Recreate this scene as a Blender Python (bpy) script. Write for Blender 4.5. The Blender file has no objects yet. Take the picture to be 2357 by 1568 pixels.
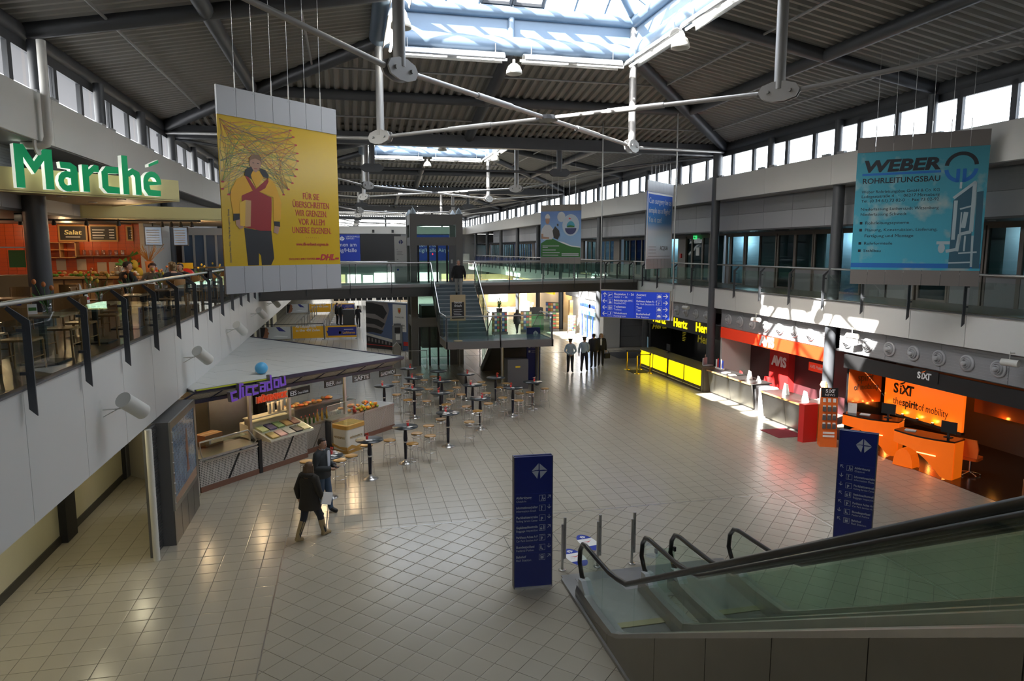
import bpy, math, random
from mathutils import Vector, Matrix
random.seed(7)
SC = bpy.context.scene
COL = SC.collection
PI = math.pi
# ---------------------------------------------------------------- camera
cam = bpy.data.objects.new('camera', bpy.data.cameras.new('camera'))
COL.objects.link(cam)
cam.data.sensor_width = 36.0
cam.data.lens = 36.0 * 1600.0 / 2357.0
cam.data.clip_end = 400
cam.location = (0, 0, 6.2)
YAW, PITCH = math.radians(13.1012), math.radians(7.4069)
cam.rotation_euler = (PI / 2 - PITCH, 0, -YAW)
SC.camera = cam
# ---------------------------------------------------------------- world, sun, exposure
SC.view_settings.view_transform = 'Standard'
SC.view_settings.look = 'None'
SC.view_settings.exposure = 1.0
SC.view_settings.gamma = 1.0
SC.view_settings.use_curve_mapping = False
world = bpy.data.worlds.new('world'); SC.world = world
world.use_nodes = True
wn = world.node_tree.nodes; wl = world.node_tree.links
bg = wn['Background']
sky = wn.new('ShaderNodeTexSky'); sky.sky_type = 'NISHITA'; sky.sun_disc = False
sky.sun_elevation = math.radians(41.5); sky.sun_rotation = math.radians(-118)
sky.air_density = 1.0; sky.dust_density = 4.0; sky.ozone_density = 1.0
mixw = wn.new('ShaderNodeMix'); mixw.data_type = 'RGBA'; mixw.inputs[0].default_value = 0.45
wl.new(sky.outputs[0], mixw.inputs[6]); mixw.inputs[7].default_value = (9.6, 9.6, 9.4, 1)
wl.new(mixw.outputs[2], bg.inputs[0]); bg.inputs[1].default_value = 0.62
SUN = bpy.data.lights.new('sun', 'SUN'); SUN.energy = 26.0; SUN.angle = 0.009; SUN.color = (1.0, 0.95, 0.87)
so = bpy.data.objects.new('sun', SUN); COL.objects.link(so)
so.rotation_euler = Vector((1.0, 0.53, -1.0)).to_track_quat('-Z', 'Y').to_euler()
def area(name, loc, rot, sx, sy, energy=0, color=(1, 1, 1), portal=False):
    l = bpy.data.lights.new(name, 'AREA'); l.shape = 'RECTANGLE'; l.size = sx; l.size_y = sy
    l.energy = energy; l.color = color
    if portal: l.cycles.is_portal = True
    o = bpy.data.objects.new(name, l); COL.objects.link(o); o.location = loc; o.rotation_euler = rot
    return o
MODC = [-6.25, 17.45, 41.15, 64.85, 88.55]           # centres of the five roof modules along the hall
for yc in MODC:
    area('skylight_portal', (4.96, yc, 13.3), (0, 0, 0), 7.9, 7.9, portal=True)
area('clerestory_portal', (-6.3, 41, 10.05), (0, -PI / 2, 0), 0.9, 118, portal=True)
area('clerestory_portal', (16.3, 41, 10.05), (0, PI / 2, 0), 0.9, 118, portal=True)
def point(loc, e, color=(1, .8, .55), r=.06, name='spot_glow'):
    l = bpy.data.lights.new(name, 'POINT'); l.energy = e; l.color = color; l.shadow_soft_size = r
    o = bpy.data.objects.new(name, l); COL.objects.link(o); o.location = loc
    return o
SC.cycles.use_denoising = True
SC.cycles.max_bounces = 8
SC.cycles.diffuse_bounces = 4
SC.cycles.glossy_bounces = 3
SC.cycles.transmission_bounces = 4
SC.cycles.transparent_max_bounces = 16
SC.cycles.sample_clamp_indirect = 6.0
SC.cycles.caustics_reflective = False
SC.cycles.caustics_refractive = False
# ---------------------------------------------------------------- materials
MATS = {}
def mat(name, col=(.5, .5, .5), rough=.5, metal=0., emit=0., ecol=None, var=0., scale=3., spec=.5, coat=0., bump=0.):
    if name in MATS: return MATS[name]
    m = bpy.data.materials.new(name); m.use_nodes = True; MATS[name] = m
    nt = m.node_tree; b = nt.nodes['Principled BSDF']
    b.inputs['Base Color'].default_value = (*col, 1)
    b.inputs['Roughness'].default_value = rough
    b.inputs['Metallic'].default_value = metal
    b.inputs['Specular IOR Level'].default_value = spec
    b.inputs['Coat Weight'].default_value = coat
    if emit:
        b.inputs['Emission Color'].default_value = (*(ecol or col), 1)
        b.inputs['Emission Strength'].default_value = emit
    if var or bump:
        tc = nt.nodes.new('ShaderNodeNewGeometry')
        n = nt.nodes.new('ShaderNodeTexNoise'); n.inputs['Scale'].default_value = scale; n.inputs['Detail'].default_value = 4
        nt.links.new(tc.outputs['Position'], n.inputs['Vector'])
        if var:
            hsv = nt.nodes.new('ShaderNodeMix'); hsv.data_type = 'RGBA'
            hsv.inputs[6].default_value = (*[c * (1 - var) for c in col], 1)
            hsv.inputs[7].default_value = (*[min(1, c * (1 + var)) for c in col], 1)
            nt.links.new(n.outputs[0], hsv.inputs[0]); nt.links.new(hsv.outputs[2], b.inputs['Base Color'])
        if bump:
            bp = nt.nodes.new('ShaderNodeBump'); bp.inputs['Strength'].default_value = bump; bp.inputs['Distance'].default_value = .02
            nt.links.new(n.outputs[0], bp.inputs['Height']); nt.links.new(bp.outputs[0], b.inputs['Normal'])
    return m
def glass(name, tint=(.92, .97, .95), refl=.10, rough=.0):
    if name in MATS: return MATS[name]
    m = bpy.data.materials.new(name); m.use_nodes = True; MATS[name] = m
    nt = m.node_tree; nt.nodes.clear()
    out = nt.nodes.new('ShaderNodeOutputMaterial'); mx = nt.nodes.new('ShaderNodeMixShader')
    tr = nt.nodes.new('ShaderNodeBsdfTransparent'); tr.inputs[0].default_value = (*tint, 1)
    gl = nt.nodes.new('ShaderNodeBsdfGlossy'); gl.inputs['Roughness'].default_value = rough
    lw = nt.nodes.new('ShaderNodeLayerWeight'); lw.inputs[0].default_value = .5
    pw = nt.nodes.new('ShaderNodeMath'); pw.operation = 'POWER'; pw.inputs[1].default_value = 4.0
    ma = nt.nodes.new('ShaderNodeMath'); ma.operation = 'MULTIPLY_ADD'; ma.inputs[1].default_value = min(.6, refl * 6); ma.inputs[2].default_value = refl * .45
    nt.links.new(lw.outputs['Facing'], pw.inputs[0]); nt.links.new(pw.outputs[0], ma.inputs[0])
    nt.links.new(ma.outputs[0], mx.inputs[0]); nt.links.new(tr.outputs[0], mx.inputs[1]); nt.links.new(gl.outputs[0], mx.inputs[2])
    nt.links.new(mx.outputs[0], out.inputs[0])
    return m
# ---------------------------------------------------------------- geometry helpers
class MB:
    def __init__(s): s.v = []; s.f = []; s.m = []; s.s = []
    def add(s, vs, fs, mi=0, sm=False):
        o = len(s.v); s.v += [tuple(v) for v in vs]
        for f in fs: s.f.append([i + o for i in f]); s.m.append(mi); s.s.append(sm)
        return s
    def box(s, x0, y0, z0, x1, y1, z1, mi=0, M=None):
        vs = [Vector(p) for p in ((x0, y0, z0), (x1, y0, z0), (x1, y1, z0), (x0, y1, z0), (x0, y0, z1), (x1, y0, z1), (x1, y1, z1), (x0, y1, z1))]
        if M is not None: vs = [M @ v for v in vs]
        return s.add(vs, [(0, 3, 2, 1), (4, 5, 6, 7), (0, 1, 5, 4), (1, 2, 6, 5), (2, 3, 7, 6), (3, 0, 4, 7)], mi)
    def rbox(s, x0, y0, z0, x1, y1, z1, r, mi=0, n=3):   # box with rounded vertical edges and chamfered top
        pts = []
        for cx, cy, a in ((x1 - r, y0 + r, -PI / 2), (x1 - r, y1 - r, 0), (x0 + r, y1 - r, PI / 2), (x0 + r, y0 + r, PI)):
            for k in range(n + 1):
                t = a + PI / 2 * k / n; pts.append((cx + r * math.cos(t), cy + r * math.sin(t)))
        return s.prism(pts, (0, 0, z0), (1, 0, 0), (0, 1, 0), (0, 0, z1 - z0), mi)
    def tube(s, a, b, r, seg=8, mi=0, r2=None, caps=True, sm=True):
        a = Vector(a); b = Vector(b); d = (b - a)
        if d.length < 1e-6: return s
        d.normalize(); u = d.orthogonal().normalized(); w = d.cross(u); r2 = r if r2 is None else r2
        vs = []
        for p, rr in ((a, r), (b, r2)):
            for k in range(seg):
                t = 2 * PI * k / seg; vs.append(p + u * math.cos(t) * rr + w * math.sin(t) * rr)
        s.add(vs, [(k, (k + 1) % seg, seg + (k + 1) % seg, seg + k) for k in range(seg)], mi, sm)
        if caps: s.add(vs, [tuple(range(seg))[::-1], tuple(range(seg, 2 * seg))], mi)
        return s
    def path(s, pts, r, seg=8, mi=0, closed=False, caps=True):
        pts = [Vector(p) for p in pts]; n = len(pts); vs = []; prev = None
        for i, p in enumerate(pts):
            if closed: d = pts[(i + 1) % n] - pts[i - 1]
            else: d = pts[min(i + 1, n - 1)] - pts[max(i - 1, 0)]
            d.normalize()
            if prev is None: u = d.orthogonal().normalized()
            else:
                u = prev - d * prev.dot(d)
                u = u.normalized() if u.length > 1e-5 else d.orthogonal().normalized()
            prev = u; w = d.cross(u); rr = r[i] if isinstance(r, (list, tuple)) else r
            for k in range(seg):
                t = 2 * PI * k / seg; vs.append(p + u * math.cos(t) * rr + w * math.sin(t) * rr)
        fs = []
        for i in range(n if closed else n - 1):
            a = i * seg; b = ((i + 1) % n) * seg
            for k in range(seg): fs.append((a + k, a + (k + 1) % seg, b + (k + 1) % seg, b + k))
        s.add(vs, fs, mi, True)
        if caps and not closed: s.add(vs, [tuple(range(seg))[::-1], tuple(range((n - 1) * seg, n * seg))], mi)
        return s
    def lathe(s, prof, c=(0, 0, 0), seg=16, mi=0, sm=True, M=None):
        vs = []; n = len(prof); c = Vector(c)
        for r, z in prof:
            for k in range(seg):
                t = 2 * PI * k / seg; p = Vector((r * math.cos(t), r * math.sin(t), z))
                vs.append((M @ p if M is not None else p) + c)
        fs = [(i * seg + k, i * seg + (k + 1) % seg, (i + 1) * seg + (k + 1) % seg, (i + 1) * seg + k) for i in range(n - 1) for k in range(seg)]
        s.add(vs, fs, mi, sm)
        caps = []
        if prof[0][0] > 1e-4: caps.append(tuple(range(seg))[::-1])
        if prof[-1][0] > 1e-4: caps.append(tuple(range((n - 1) * seg, n * seg)))
        if caps: s.add(vs, caps, mi)
        return s
    def prism(s, poly, o, u, v, d, mi=0, sm=False):
        o = Vector(o); u = Vector(u); v = Vector(v); d = Vector(d); n = len(poly)
        a = [o + u * p[0] + v * p[1] for p in poly]; vs = a + [p + d for p in a]
        s.add(vs, [tuple(range(n))[::-1], tuple(range(n, 2 * n))], mi)
        s.add(vs, [(k, (k + 1) % n, n + (k + 1) % n, n + k) for k in range(n)], mi, sm)
        return s
    def ball(s, c, r, mi=0, seg=12, rings=8, sc=(1, 1, 1), M=None):
        prof = [(max(1e-5, r * math.sin(PI * i / rings)), -r * math.cos(PI * i / rings)) for i in range(rings + 1)]
        S = Matrix.Diagonal((*sc, 1)); S = (M @ S) if M is not None else S
        return s.lathe(prof, c, seg, mi, True, S)
    def build(s, name, mats, parent=None, loc=None, rotz=None):
        me = bpy.data.meshes.new(name); me.from_pydata(s.v, [], s.f)
        if not isinstance(mats, (list, tuple)): mats = [mats]
        for m in mats: me.materials.append(m)
        if len(mats) > 1: me.polygons.foreach_set('material_index', s.m)
        me.polygons.foreach_set('use_smooth', s.s)
        me.update()
        return link(name, me, parent, loc, rotz)
def link(name, data, parent=None, loc=None, rotz=None):
    o = bpy.data.objects.new(name, data); COL.objects.link(o)
    if parent is not None: o.parent = parent
    if loc is not None: o.location = loc
    if rotz is not None: o.rotation_euler = (0, 0, rotz)
    return o
def tag(o, label, cat, group=None):
    o['label'] = label; o['category'] = cat
    if group: o['group'] = group
    return o
def thing(name, label, cat, loc=(0, 0, 0), rotz=0, group=None):
    o = bpy.data.objects.new(name, None); COL.objects.link(o); o.location = loc; o.rotation_euler = (0, 0, rotz)
    o.empty_display_size = .1
    return tag(o, label, cat, group)
def struct(o, kind='structure'): o['kind'] = kind; return o
def sgroup(name, loc=(0, 0, 0)):
    o = bpy.data.objects.new(name, None); COL.objects.link(o); o.location = loc; o['kind'] = 'structure'; return o
def dup(root, loc, rotz=None, label=None, parent=None):
    r = root.copy(); COL.objects.link(r)
    if loc is not None: r.location = loc
    if rotz is not None: r.rotation_euler = (0, 0, rotz)
    if label: r['label'] = label
    for ch in root.children:
        c = ch.copy(); COL.objects.link(c); c.parent = r
        for g in ch.children:
            d = g.copy(); COL.objects.link(d); d.parent = c
    return r
FITS = []
def text(body, size, loc, parent, m, rot=(PI / 2, 0, 0), align='LEFT', bold=0., shear=0., ext=.002, fit=None, name='lettering', va='BOTTOM_BASELINE', sp=1.0, lead=1.0):
    c = bpy.data.curves.new(name, 'FONT'); c.body = body; c.size = size; c.align_x = align; c.align_y = va
    c.extrude = ext; c.offset = bold; c.shear = shear; c.space_character = sp; c.space_line = lead; c.resolution_u = 3
    c.materials.append(m)
    o = link(name, c, parent, loc); o.rotation_euler = rot
    if fit: FITS.append((o, fit))
    return o
def poly(parent, name, pts, o, u, v, d, m):
    return MB().prism(pts, o, u, v, d).build(name, m, parent)
def panel(x0, z0, x1, z1, y, t, m, name, parent):
    return MB().box(x0, y, z0, x1, y + t, z1).build(name, m, parent)
X3, Y3, Z3 = (1, 0, 0), (0, 1, 0), (0, 0, 1)
# common materials
M_steel = mat('dark_grey_steel', (.075, .08, .09), .45, .2, var=.1)
M_steelb = mat('blue_grey_steel', (.125, .18, .25), .4, .1)
M_deck = mat('roof_decking', (.27, .265, .245), .6, .0, var=.06, scale=.5)
M_white = mat('white_panel', (.62, .62, .60), .45, var=.03, scale=.6)
M_cream = mat('cream_wall', (.62, .585, .40), .6, var=.03)
M_greyp = mat('grey_panel', (.22, .225, .235), .5, var=.04)
M_greyd = mat('dark_panel', (.11, .11, .115), .5)
M_black = mat('black_matte', (.012, .012, .013), .55)
M_blackg = mat('black_gloss', (.008, .008, .009), .15)
M_chrome = mat('chrome', (.72, .72, .72), .16, 1.)
M_inox = mat('brushed_steel', (.50, .49, .47), .32, 1., var=.06, scale=14)
M_inoxd = mat('dull_steel', (.33, .33, .32), .38, 1., var=.08, scale=6)
M_rail = mat('satin_rail', (.58, .58, .57), .3, .9)
M_glass = glass('clear_glass')
M_glassg = glass('green_glass', (.80, .90, .86), .10)
M_win = glass('window_glass', (.96, .98, 1.0), .004)
M_blue = mat('sign_blue', (.012, .022, .16), .3)
M_blueL = mat('sign_blue_light', (.02, .05, .38), .3)
M_txtw = mat('print_white', (.78, .80, .82), .5)
M_txtg = mat('print_grey', (.5, .53, .58), .5)
M_red = mat('red_paint', (.62, .03, .03), .35)
M_orange = mat('orange_paint', (.85, .17, .02), .35)
M_yellow = mat('yellow_print', (.85, .60, .03), .4)
M_wood = mat('beech_wood', (.42, .24, .09), .4, var=.2, scale=9)
M_woodd = mat('brown_wood', (.20, .10, .045), .4, var=.2, scale=9)
M_paper = mat('paper_white', (.8, .8, .78), .6)
M_fabricb = mat('black_cloth', (.016, .016, .018), .85)
# ================================================================ floor
CY, SY = math.cos(YAW), math.sin(YAW)
M_tile = mat('floor_tile', (.40, .365, .295), .22, var=.07, scale=.9, spec=.5)
M_grout = mat('floor_grout', (.13, .12, .10), .7)
FLOOR = sgroup('floor')
MB().box(-16, -16, -.25, 24, 100.4, -.012).build('slab', M_grout, FLOOR)
def floorpatch():
    m = bpy.data.materials.new('far_floor_tile'); m.use_nodes = True; nt = m.node_tree; b = nt.nodes['Principled BSDF']
    b.inputs['Roughness'].default_value = .25
    g = nt.nodes.new('ShaderNodeNewGeometry'); br = nt.nodes.new('ShaderNodeTexBrick')
    br.offset = 0; br.inputs['Scale'].default_value = 1.0; br.inputs['Brick Width'].default_value = .4; br.inputs['Row Height'].default_value = .4
    br.inputs['Mortar Size'].default_value = .006
    br.inputs['Color1'].default_value = (.40, .365, .295, 1); br.inputs['Color2'].default_value = (.385, .355, .285, 1); br.inputs['Mortar'].default_value = (.16, .15, .13, 1)
    nt.links.new(g.outputs['Position'], br.inputs['Vector']); nt.links.new(br.outputs[0], b.inputs['Base Color'])
    return m
MB().box(-16, 40.3, -.012, 24, 100.4, 0).build('far_tiling', floorpatch(), FLOOR)
def pillow(pts, z0=-.011, c=None):     # a tile: side skirt plus a very slightly domed top with its own normals
    n = len(pts); cx = sum(p[0] for p in pts) / n; cy = sum(p[1] for p in pts) / n
    ins = [(cx + (p[0] - cx) * .94, cy + (p[1] - cy) * .94) for p in pts]
    vs = [(p[0], p[1], z0) for p in pts] + [(p[0], p[1], -.0012) for p in pts] + [(p[0], p[1], -.0002) for p in ins] + [(cx, cy, .0004)]
    fs = [(k, (k + 1) % n, n + (k + 1) % n, n + k) for k in range(n)]
    fs += [(n + k, n + (k + 1) % n, 2 * n + (k + 1) % n, 2 * n + k) for k in range(n)]
    top = [(2 * n + k, 2 * n + (k + 1) % n, 3 * n) for k in range(n)]
    return vs, fs, top
def clip(poly, a, b, c):               # keep a*x+b*y<=c
    out = []
    for i, p in enumerate(poly):
        q = poly[(i + 1) % len(poly)]; dp = a * p[0] + b * p[1] - c; dq = a * q[0] + b * q[1] - c
        if dp <= 0: out.append(p)
        if dp * dq < 0: t = dp / (dp - dq); out.append((p[0] + (q[0] - p[0]) * t, p[1] + (q[1] - p[1]) * t))
    return out
RX0, RX1, RY = -1.5, 10.45, 15.2        # the inner field of diagonal tiles
tiles = []
G = .0045
x0, y0 = -2.677 + .4 * -15, 12.155 - .4 * 20
for i in range(0, 62):
    for j in range(0, 92):
        ax, ay = x0 + i * .4, y0 + j * .4
        if ax + .4 > 19.4 or ay + .4 > 40.4 or ax < -6.3: continue
        p = [(ax + G, ay + G), (ax + .4 - G, ay + G), (ax + .4 - G, ay + .4 - G), (ax + G, ay + .4 - G)]
        if ax + .4 > RX0 and ax < RX1 and ay < RY:
            if ax >= RX0 - .02 and ax + .4 <= RX1 + .02 and ay + .4 <= RY + .02: continue
            pieces = []
            if ax < RX0: pieces.append(clip(p, 1, 0, RX0 - .008))
            elif ax + .4 > RX1: pieces.append(clip(p, -1, 0, -RX1 - .008))
            if ay + .4 > RY and ax + .4 > RX0 and ax < RX1:
                q = clip(clip(clip(p, 0, -1, -RY - .008), -1, 0, -RX0 if ax < RX0 else 1e9), 1, 0, RX1 if ax + .4 > RX1 else 1e9); pieces.append(q)
            for q in pieces:
                if len(q) > 2: tiles.append((q, None))
        else: tiles.append((p, 0))
D = .4 / math.sqrt(2)
for i in range(-60, 61):
    for j in range(-60, 61):
        cx = .268 + (i + j) * D; cy = 12.15 + (i - j) * D
        if cx < RX0 - .5 or cx > RX1 + .5 or cy > RY + .5 or cy < 3.9: continue
        g = D - G * 1.4
        p = [(cx, cy - g), (cx + g, cy), (cx, cy + g), (cx - g, cy)]
        q = clip(clip(clip(p, -1, 0, -RX0 - .008), 1, 0, RX1 - .008), 0, 1, RY - .008)
        if len(q) < 3: continue
        tiles.append((q, 45 if len(q) == 4 and q == p else None))
def inview(p):
    cx = sum(q[0] for q in p) / len(p); cy = sum(q[1] for q in p) / len(p)
    d = cx * SY + cy * CY; s = cx * CY - cy * SY; dz = -6.2
    f = d * math.cos(PITCH) - dz * math.sin(PITCH); u = d * math.sin(PITCH) + dz * math.cos(PITCH)
    return f, (abs(s / f) < .75 and abs(u / f) < .5)
near = sorted([(inview(p)[0], k) for k, (p, kind) in enumerate(tiles) if kind is not None and inview(p)[1]])[:300]
near = set(k for _, k in near)
proto = {}
stuff = MB()
for k, (p, kind) in enumerate(tiles):
    cx = sum(q[0] for q in p) / len(p); cy = sum(q[1] for q in p) / len(p)
    if k in near:
        if kind not in proto:
            vs, fs, top = pillow([(q[0] - cx, q[1] - cy) for q in p]); mb = MB(); mb.add(vs, fs); mb.add(vs, top, 0, True)
            proto[kind] = mb.build('tile', M_tile, FLOOR, (cx, cy, 0)); o = proto[kind]
        else:
            o = proto[kind].copy(); COL.objects.link(o); o.location = (cx, cy, 0)
        o.rotation_euler = (random.gauss(0, .0016), random.gauss(0, .0016), 0)
    else:
        vs, fs, top = pillow(p); stuff.add(vs, fs); stuff.add(vs, top, 0, True)
o = stuff.build('tile', M_tile, FLOOR); o['kind'] = 'stuff'
sb = MB(); sb.box(RX0 - .012, 3, -.011, RX0 + .012, RY + .012, .001); sb.build('joint_strip', M_inoxd, FLOOR)
sb = MB(); sb.box(RX0, RY - .012, -.011, RX1, RY + .012, .001); sb.build('joint_strip', M_inox, FLOOR)
sb = MB(); sb.box(RX1 - .012, 9, -.011, RX1 + .012, RY + .012, .001); sb.build('joint_strip', M_inox, FLOOR)
M_hatch = mat('hatch_frame', (.06, .055, .05), .5)
for (hx, hy, w, d) in ((-5.75, 13.6, .75, 1.1), (-5.95, 21.1, .7, 1.2), (3.1, 13.2, 1.1, 1.0)):
    hb = MB(); t = .012
    for b in ((hx, hy, hx + w, hy + t), (hx, hy + d - t, hx + w, hy + d), (hx, hy, hx + t, hy + d), (hx + w - t, hy, hx + w, hy + d)):
        hb.box(b[0], b[1], -.004, b[2], b[3], .0015)
    hb.build('hatch_frame', M_hatch, FLOOR)
# ================================================================ ground floor walls
W = sgroup('wall_left')
MB().box(-6.5, -16, 0, -6.17, 62, 2.75).build('wall_face', M_cream, W)
struct(MB().box(-6.17, -16, 0, -6.14, 62, .17).build('baseboard_left', mat('dark_skirting', (.04, .038, .03), .5)))
d = sgroup('door_1'); MB().box(-6.17, 20.2, 0, -6.10, 21.5, 2.15).build('door_frame', M_black, d)
MB().box(-6.10, 20.3, .02, -6.07, 21.4, 2.08).build('door_leaf', M_greyd, d)
MB().box(-6.07, 20.55, .15, -6.055, 21.1, .6).build('vent_grille', M_black, d)
MB().tube((-6.0, 20.4, 1.0), (-6.0, 20.52, 1.0), .012).tube((-6.07, 20.41, 1.0), (-6.0, 20.41, 1.0), .012).build('handle', M_inox, d)
struct(MB().box(-6.17, 15.95, 0, -6.02, 16.5, 2.72).build('trim_1', M_black))
# fascias (balcony edges): separate panels with open joints
P0, PD = 9.65, 1.93
def fascia(name, x, z0, z1, t, ys, m, skip=()):
    g = sgroup(name); first = {}
    for a, b in zip(ys[:-1], ys[1:]):
        if any(a < s < b for s in skip): 
            s = [s for s in skip if a < s < b][0]; segs = [(a, s - .24), (s + .24, b)]
        else: segs = [(a, b)]
        for c, e in segs:
            if e - c < .05: continue
            key = round(e - c, 3)
            if key not in first:
                mb = MB(); mb.box(min(0, t), .006, z0, max(0, t), e - c - .006, z1); first[key] = mb.build('panel', m, g, (x, c, 0))
            else:
                o = first[key].copy(); COL.objects.link(o); o.location = (x, c, 0)
    return g
ysL = [P0 + PD * k for k in range(-6, 46)]
gL = fascia('trim_2', -4.0, 2.73, 4.47, -.04, ysL, M_white)
MB().box(-6.2, -8, 2.745, -4.05, 97, 4.44).build('slab_core', M_greyd, gL)
MB().box(-4.06, -8, 4.47, -3.96, 97, 4.5).build('edge_strip', M_greyd, gL)
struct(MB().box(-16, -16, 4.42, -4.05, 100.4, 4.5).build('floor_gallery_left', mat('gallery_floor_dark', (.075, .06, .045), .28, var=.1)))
struct(MB().box(-6.17, -16, 2.70, -4.06, 97, 2.735).build('ceiling_soffit_left', mat('soffit_cream', (.5, .47, .34), .6)))
ysR = [P0 + PD * k for k in range(0, 46)]
gR = fascia('trim_3', 16.2, 3.585, 4.47, .04, ysR, M_white, skip=(29.0, 52.6))
MB().box(16.14, 4, 4.47, 16.24, 97, 4.5).build('edge_strip', M_greyd, gR)
MB().box(16.56, 4, 3.62, 16.9, 97, 4.42).build('slab_core', M_greyd, gR)
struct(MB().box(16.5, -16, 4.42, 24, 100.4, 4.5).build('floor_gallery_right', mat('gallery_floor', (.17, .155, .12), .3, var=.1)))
struct(MB().box(16.24, 4, 3.57, 24, 97, 3.6).build('ceiling_soffit_right', M_greyp))
# ventilation band under the right gallery
VB = sgroup('trim_4')
M_perf = mat('ribbed_grey', (.28, .285, .30), .45)
for a, b in ((12.2, 20.75), (21.4, 28.7), (29.3, 36.5), (37.2, 44.4), (45.0, 52.4)):
    n = max(1, round((b - a) / 1.93)); s = (b - a) / n
    for k in range(n):
        mb = MB(); mb.box(16.52, a + k * s + .006, 2.74, 16.56, a + (k + 1) * s - .006, 3.57)
        for q in range(9): mb.box(16.510, a + k * s + .01, 2.80 + q * .085, 16.525, a + (k + 1) * s - .01, 2.835 + q * .085)
        mb.build('ribbed_panel', M_perf, VB)
M_noz = mat('nozzle_grey', (.42, .43, .45), .4)
Vring = None
for k, y in enumerate([14.62, 15.58, 16.52, 17.46, 18.42, 19.38, 20.34] + [22.3 + .955 * i for i in range(7)] + [30.0, 31.05, 32.1, 33.1, 34.05, 35.0] + [38 + .96 * i for i in range(6)]):
    if Vring is None:
        R = Matrix.Rotation(-PI / 2, 4, 'Y')
        Vring = thing('air_nozzle', '', 'air nozzle', (16.51, y, 3.11), 0, 'round air nozzles under the right gallery')
        MB().lathe([(.235, 0), (.235, .03), (.2, .05), (.18, .05), (.17, .02), (0, .02)], seg=20, M=R).build('collar', M_noz, Vring)
        for r, h in ((.195, .05), (.150, .085), (.108, .12)):
            MB().lathe([(r, .03), (r, h), (r - .018, h), (r - .018, .03)], seg=18, M=R).build('ring', M_noz, Vring)
        MB().lathe([(.066, .03), (.066, .16), (.0, .16)], seg=16, M=R).build('core', M_noz, Vring); o = Vring
    else: o = dup(Vring, (16.51, y, 3.11))
    sec = 'above the orange rental desks' if y < 21 else 'above the red rental counter' if y < 29 else 'above the yellow rental counter' if y < 37 else 'beyond the yellow rental counter'
    o['label'] = 'grey round air nozzle with stepped rings, one of the row ' + sec
    o['group'] = 'air nozzles ' + sec
# ================================================================ columns
cols = []
for k in range(0, 11):
    y = 13.3 + 7.85 * k
    c = struct(MB().lathe([(.19, 0), (.19, 8.45)], (16.45, y, 0), 20).build('column_right', M_steel))
    if k in (2, 5): 
        bpy.data.objects.remove(c)
        c = struct(MB().lathe([(.19, 0), (.19, 10.6)], (16.2, y, 0), 20).build('column_right', M_steel))
    if k == 0:
        MB().lathe([(.24, 0), (.24, .5)], (16.45, y, 0), 20).build('collar', M_inoxd, c)
for k in range(8):
    struct(MB().lathe([(.235, 4.5), (.235, 8.42)], (-6.8, 17.75 + 11.85 * k, 0), 22).build('column_left', M_steel))
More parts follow.
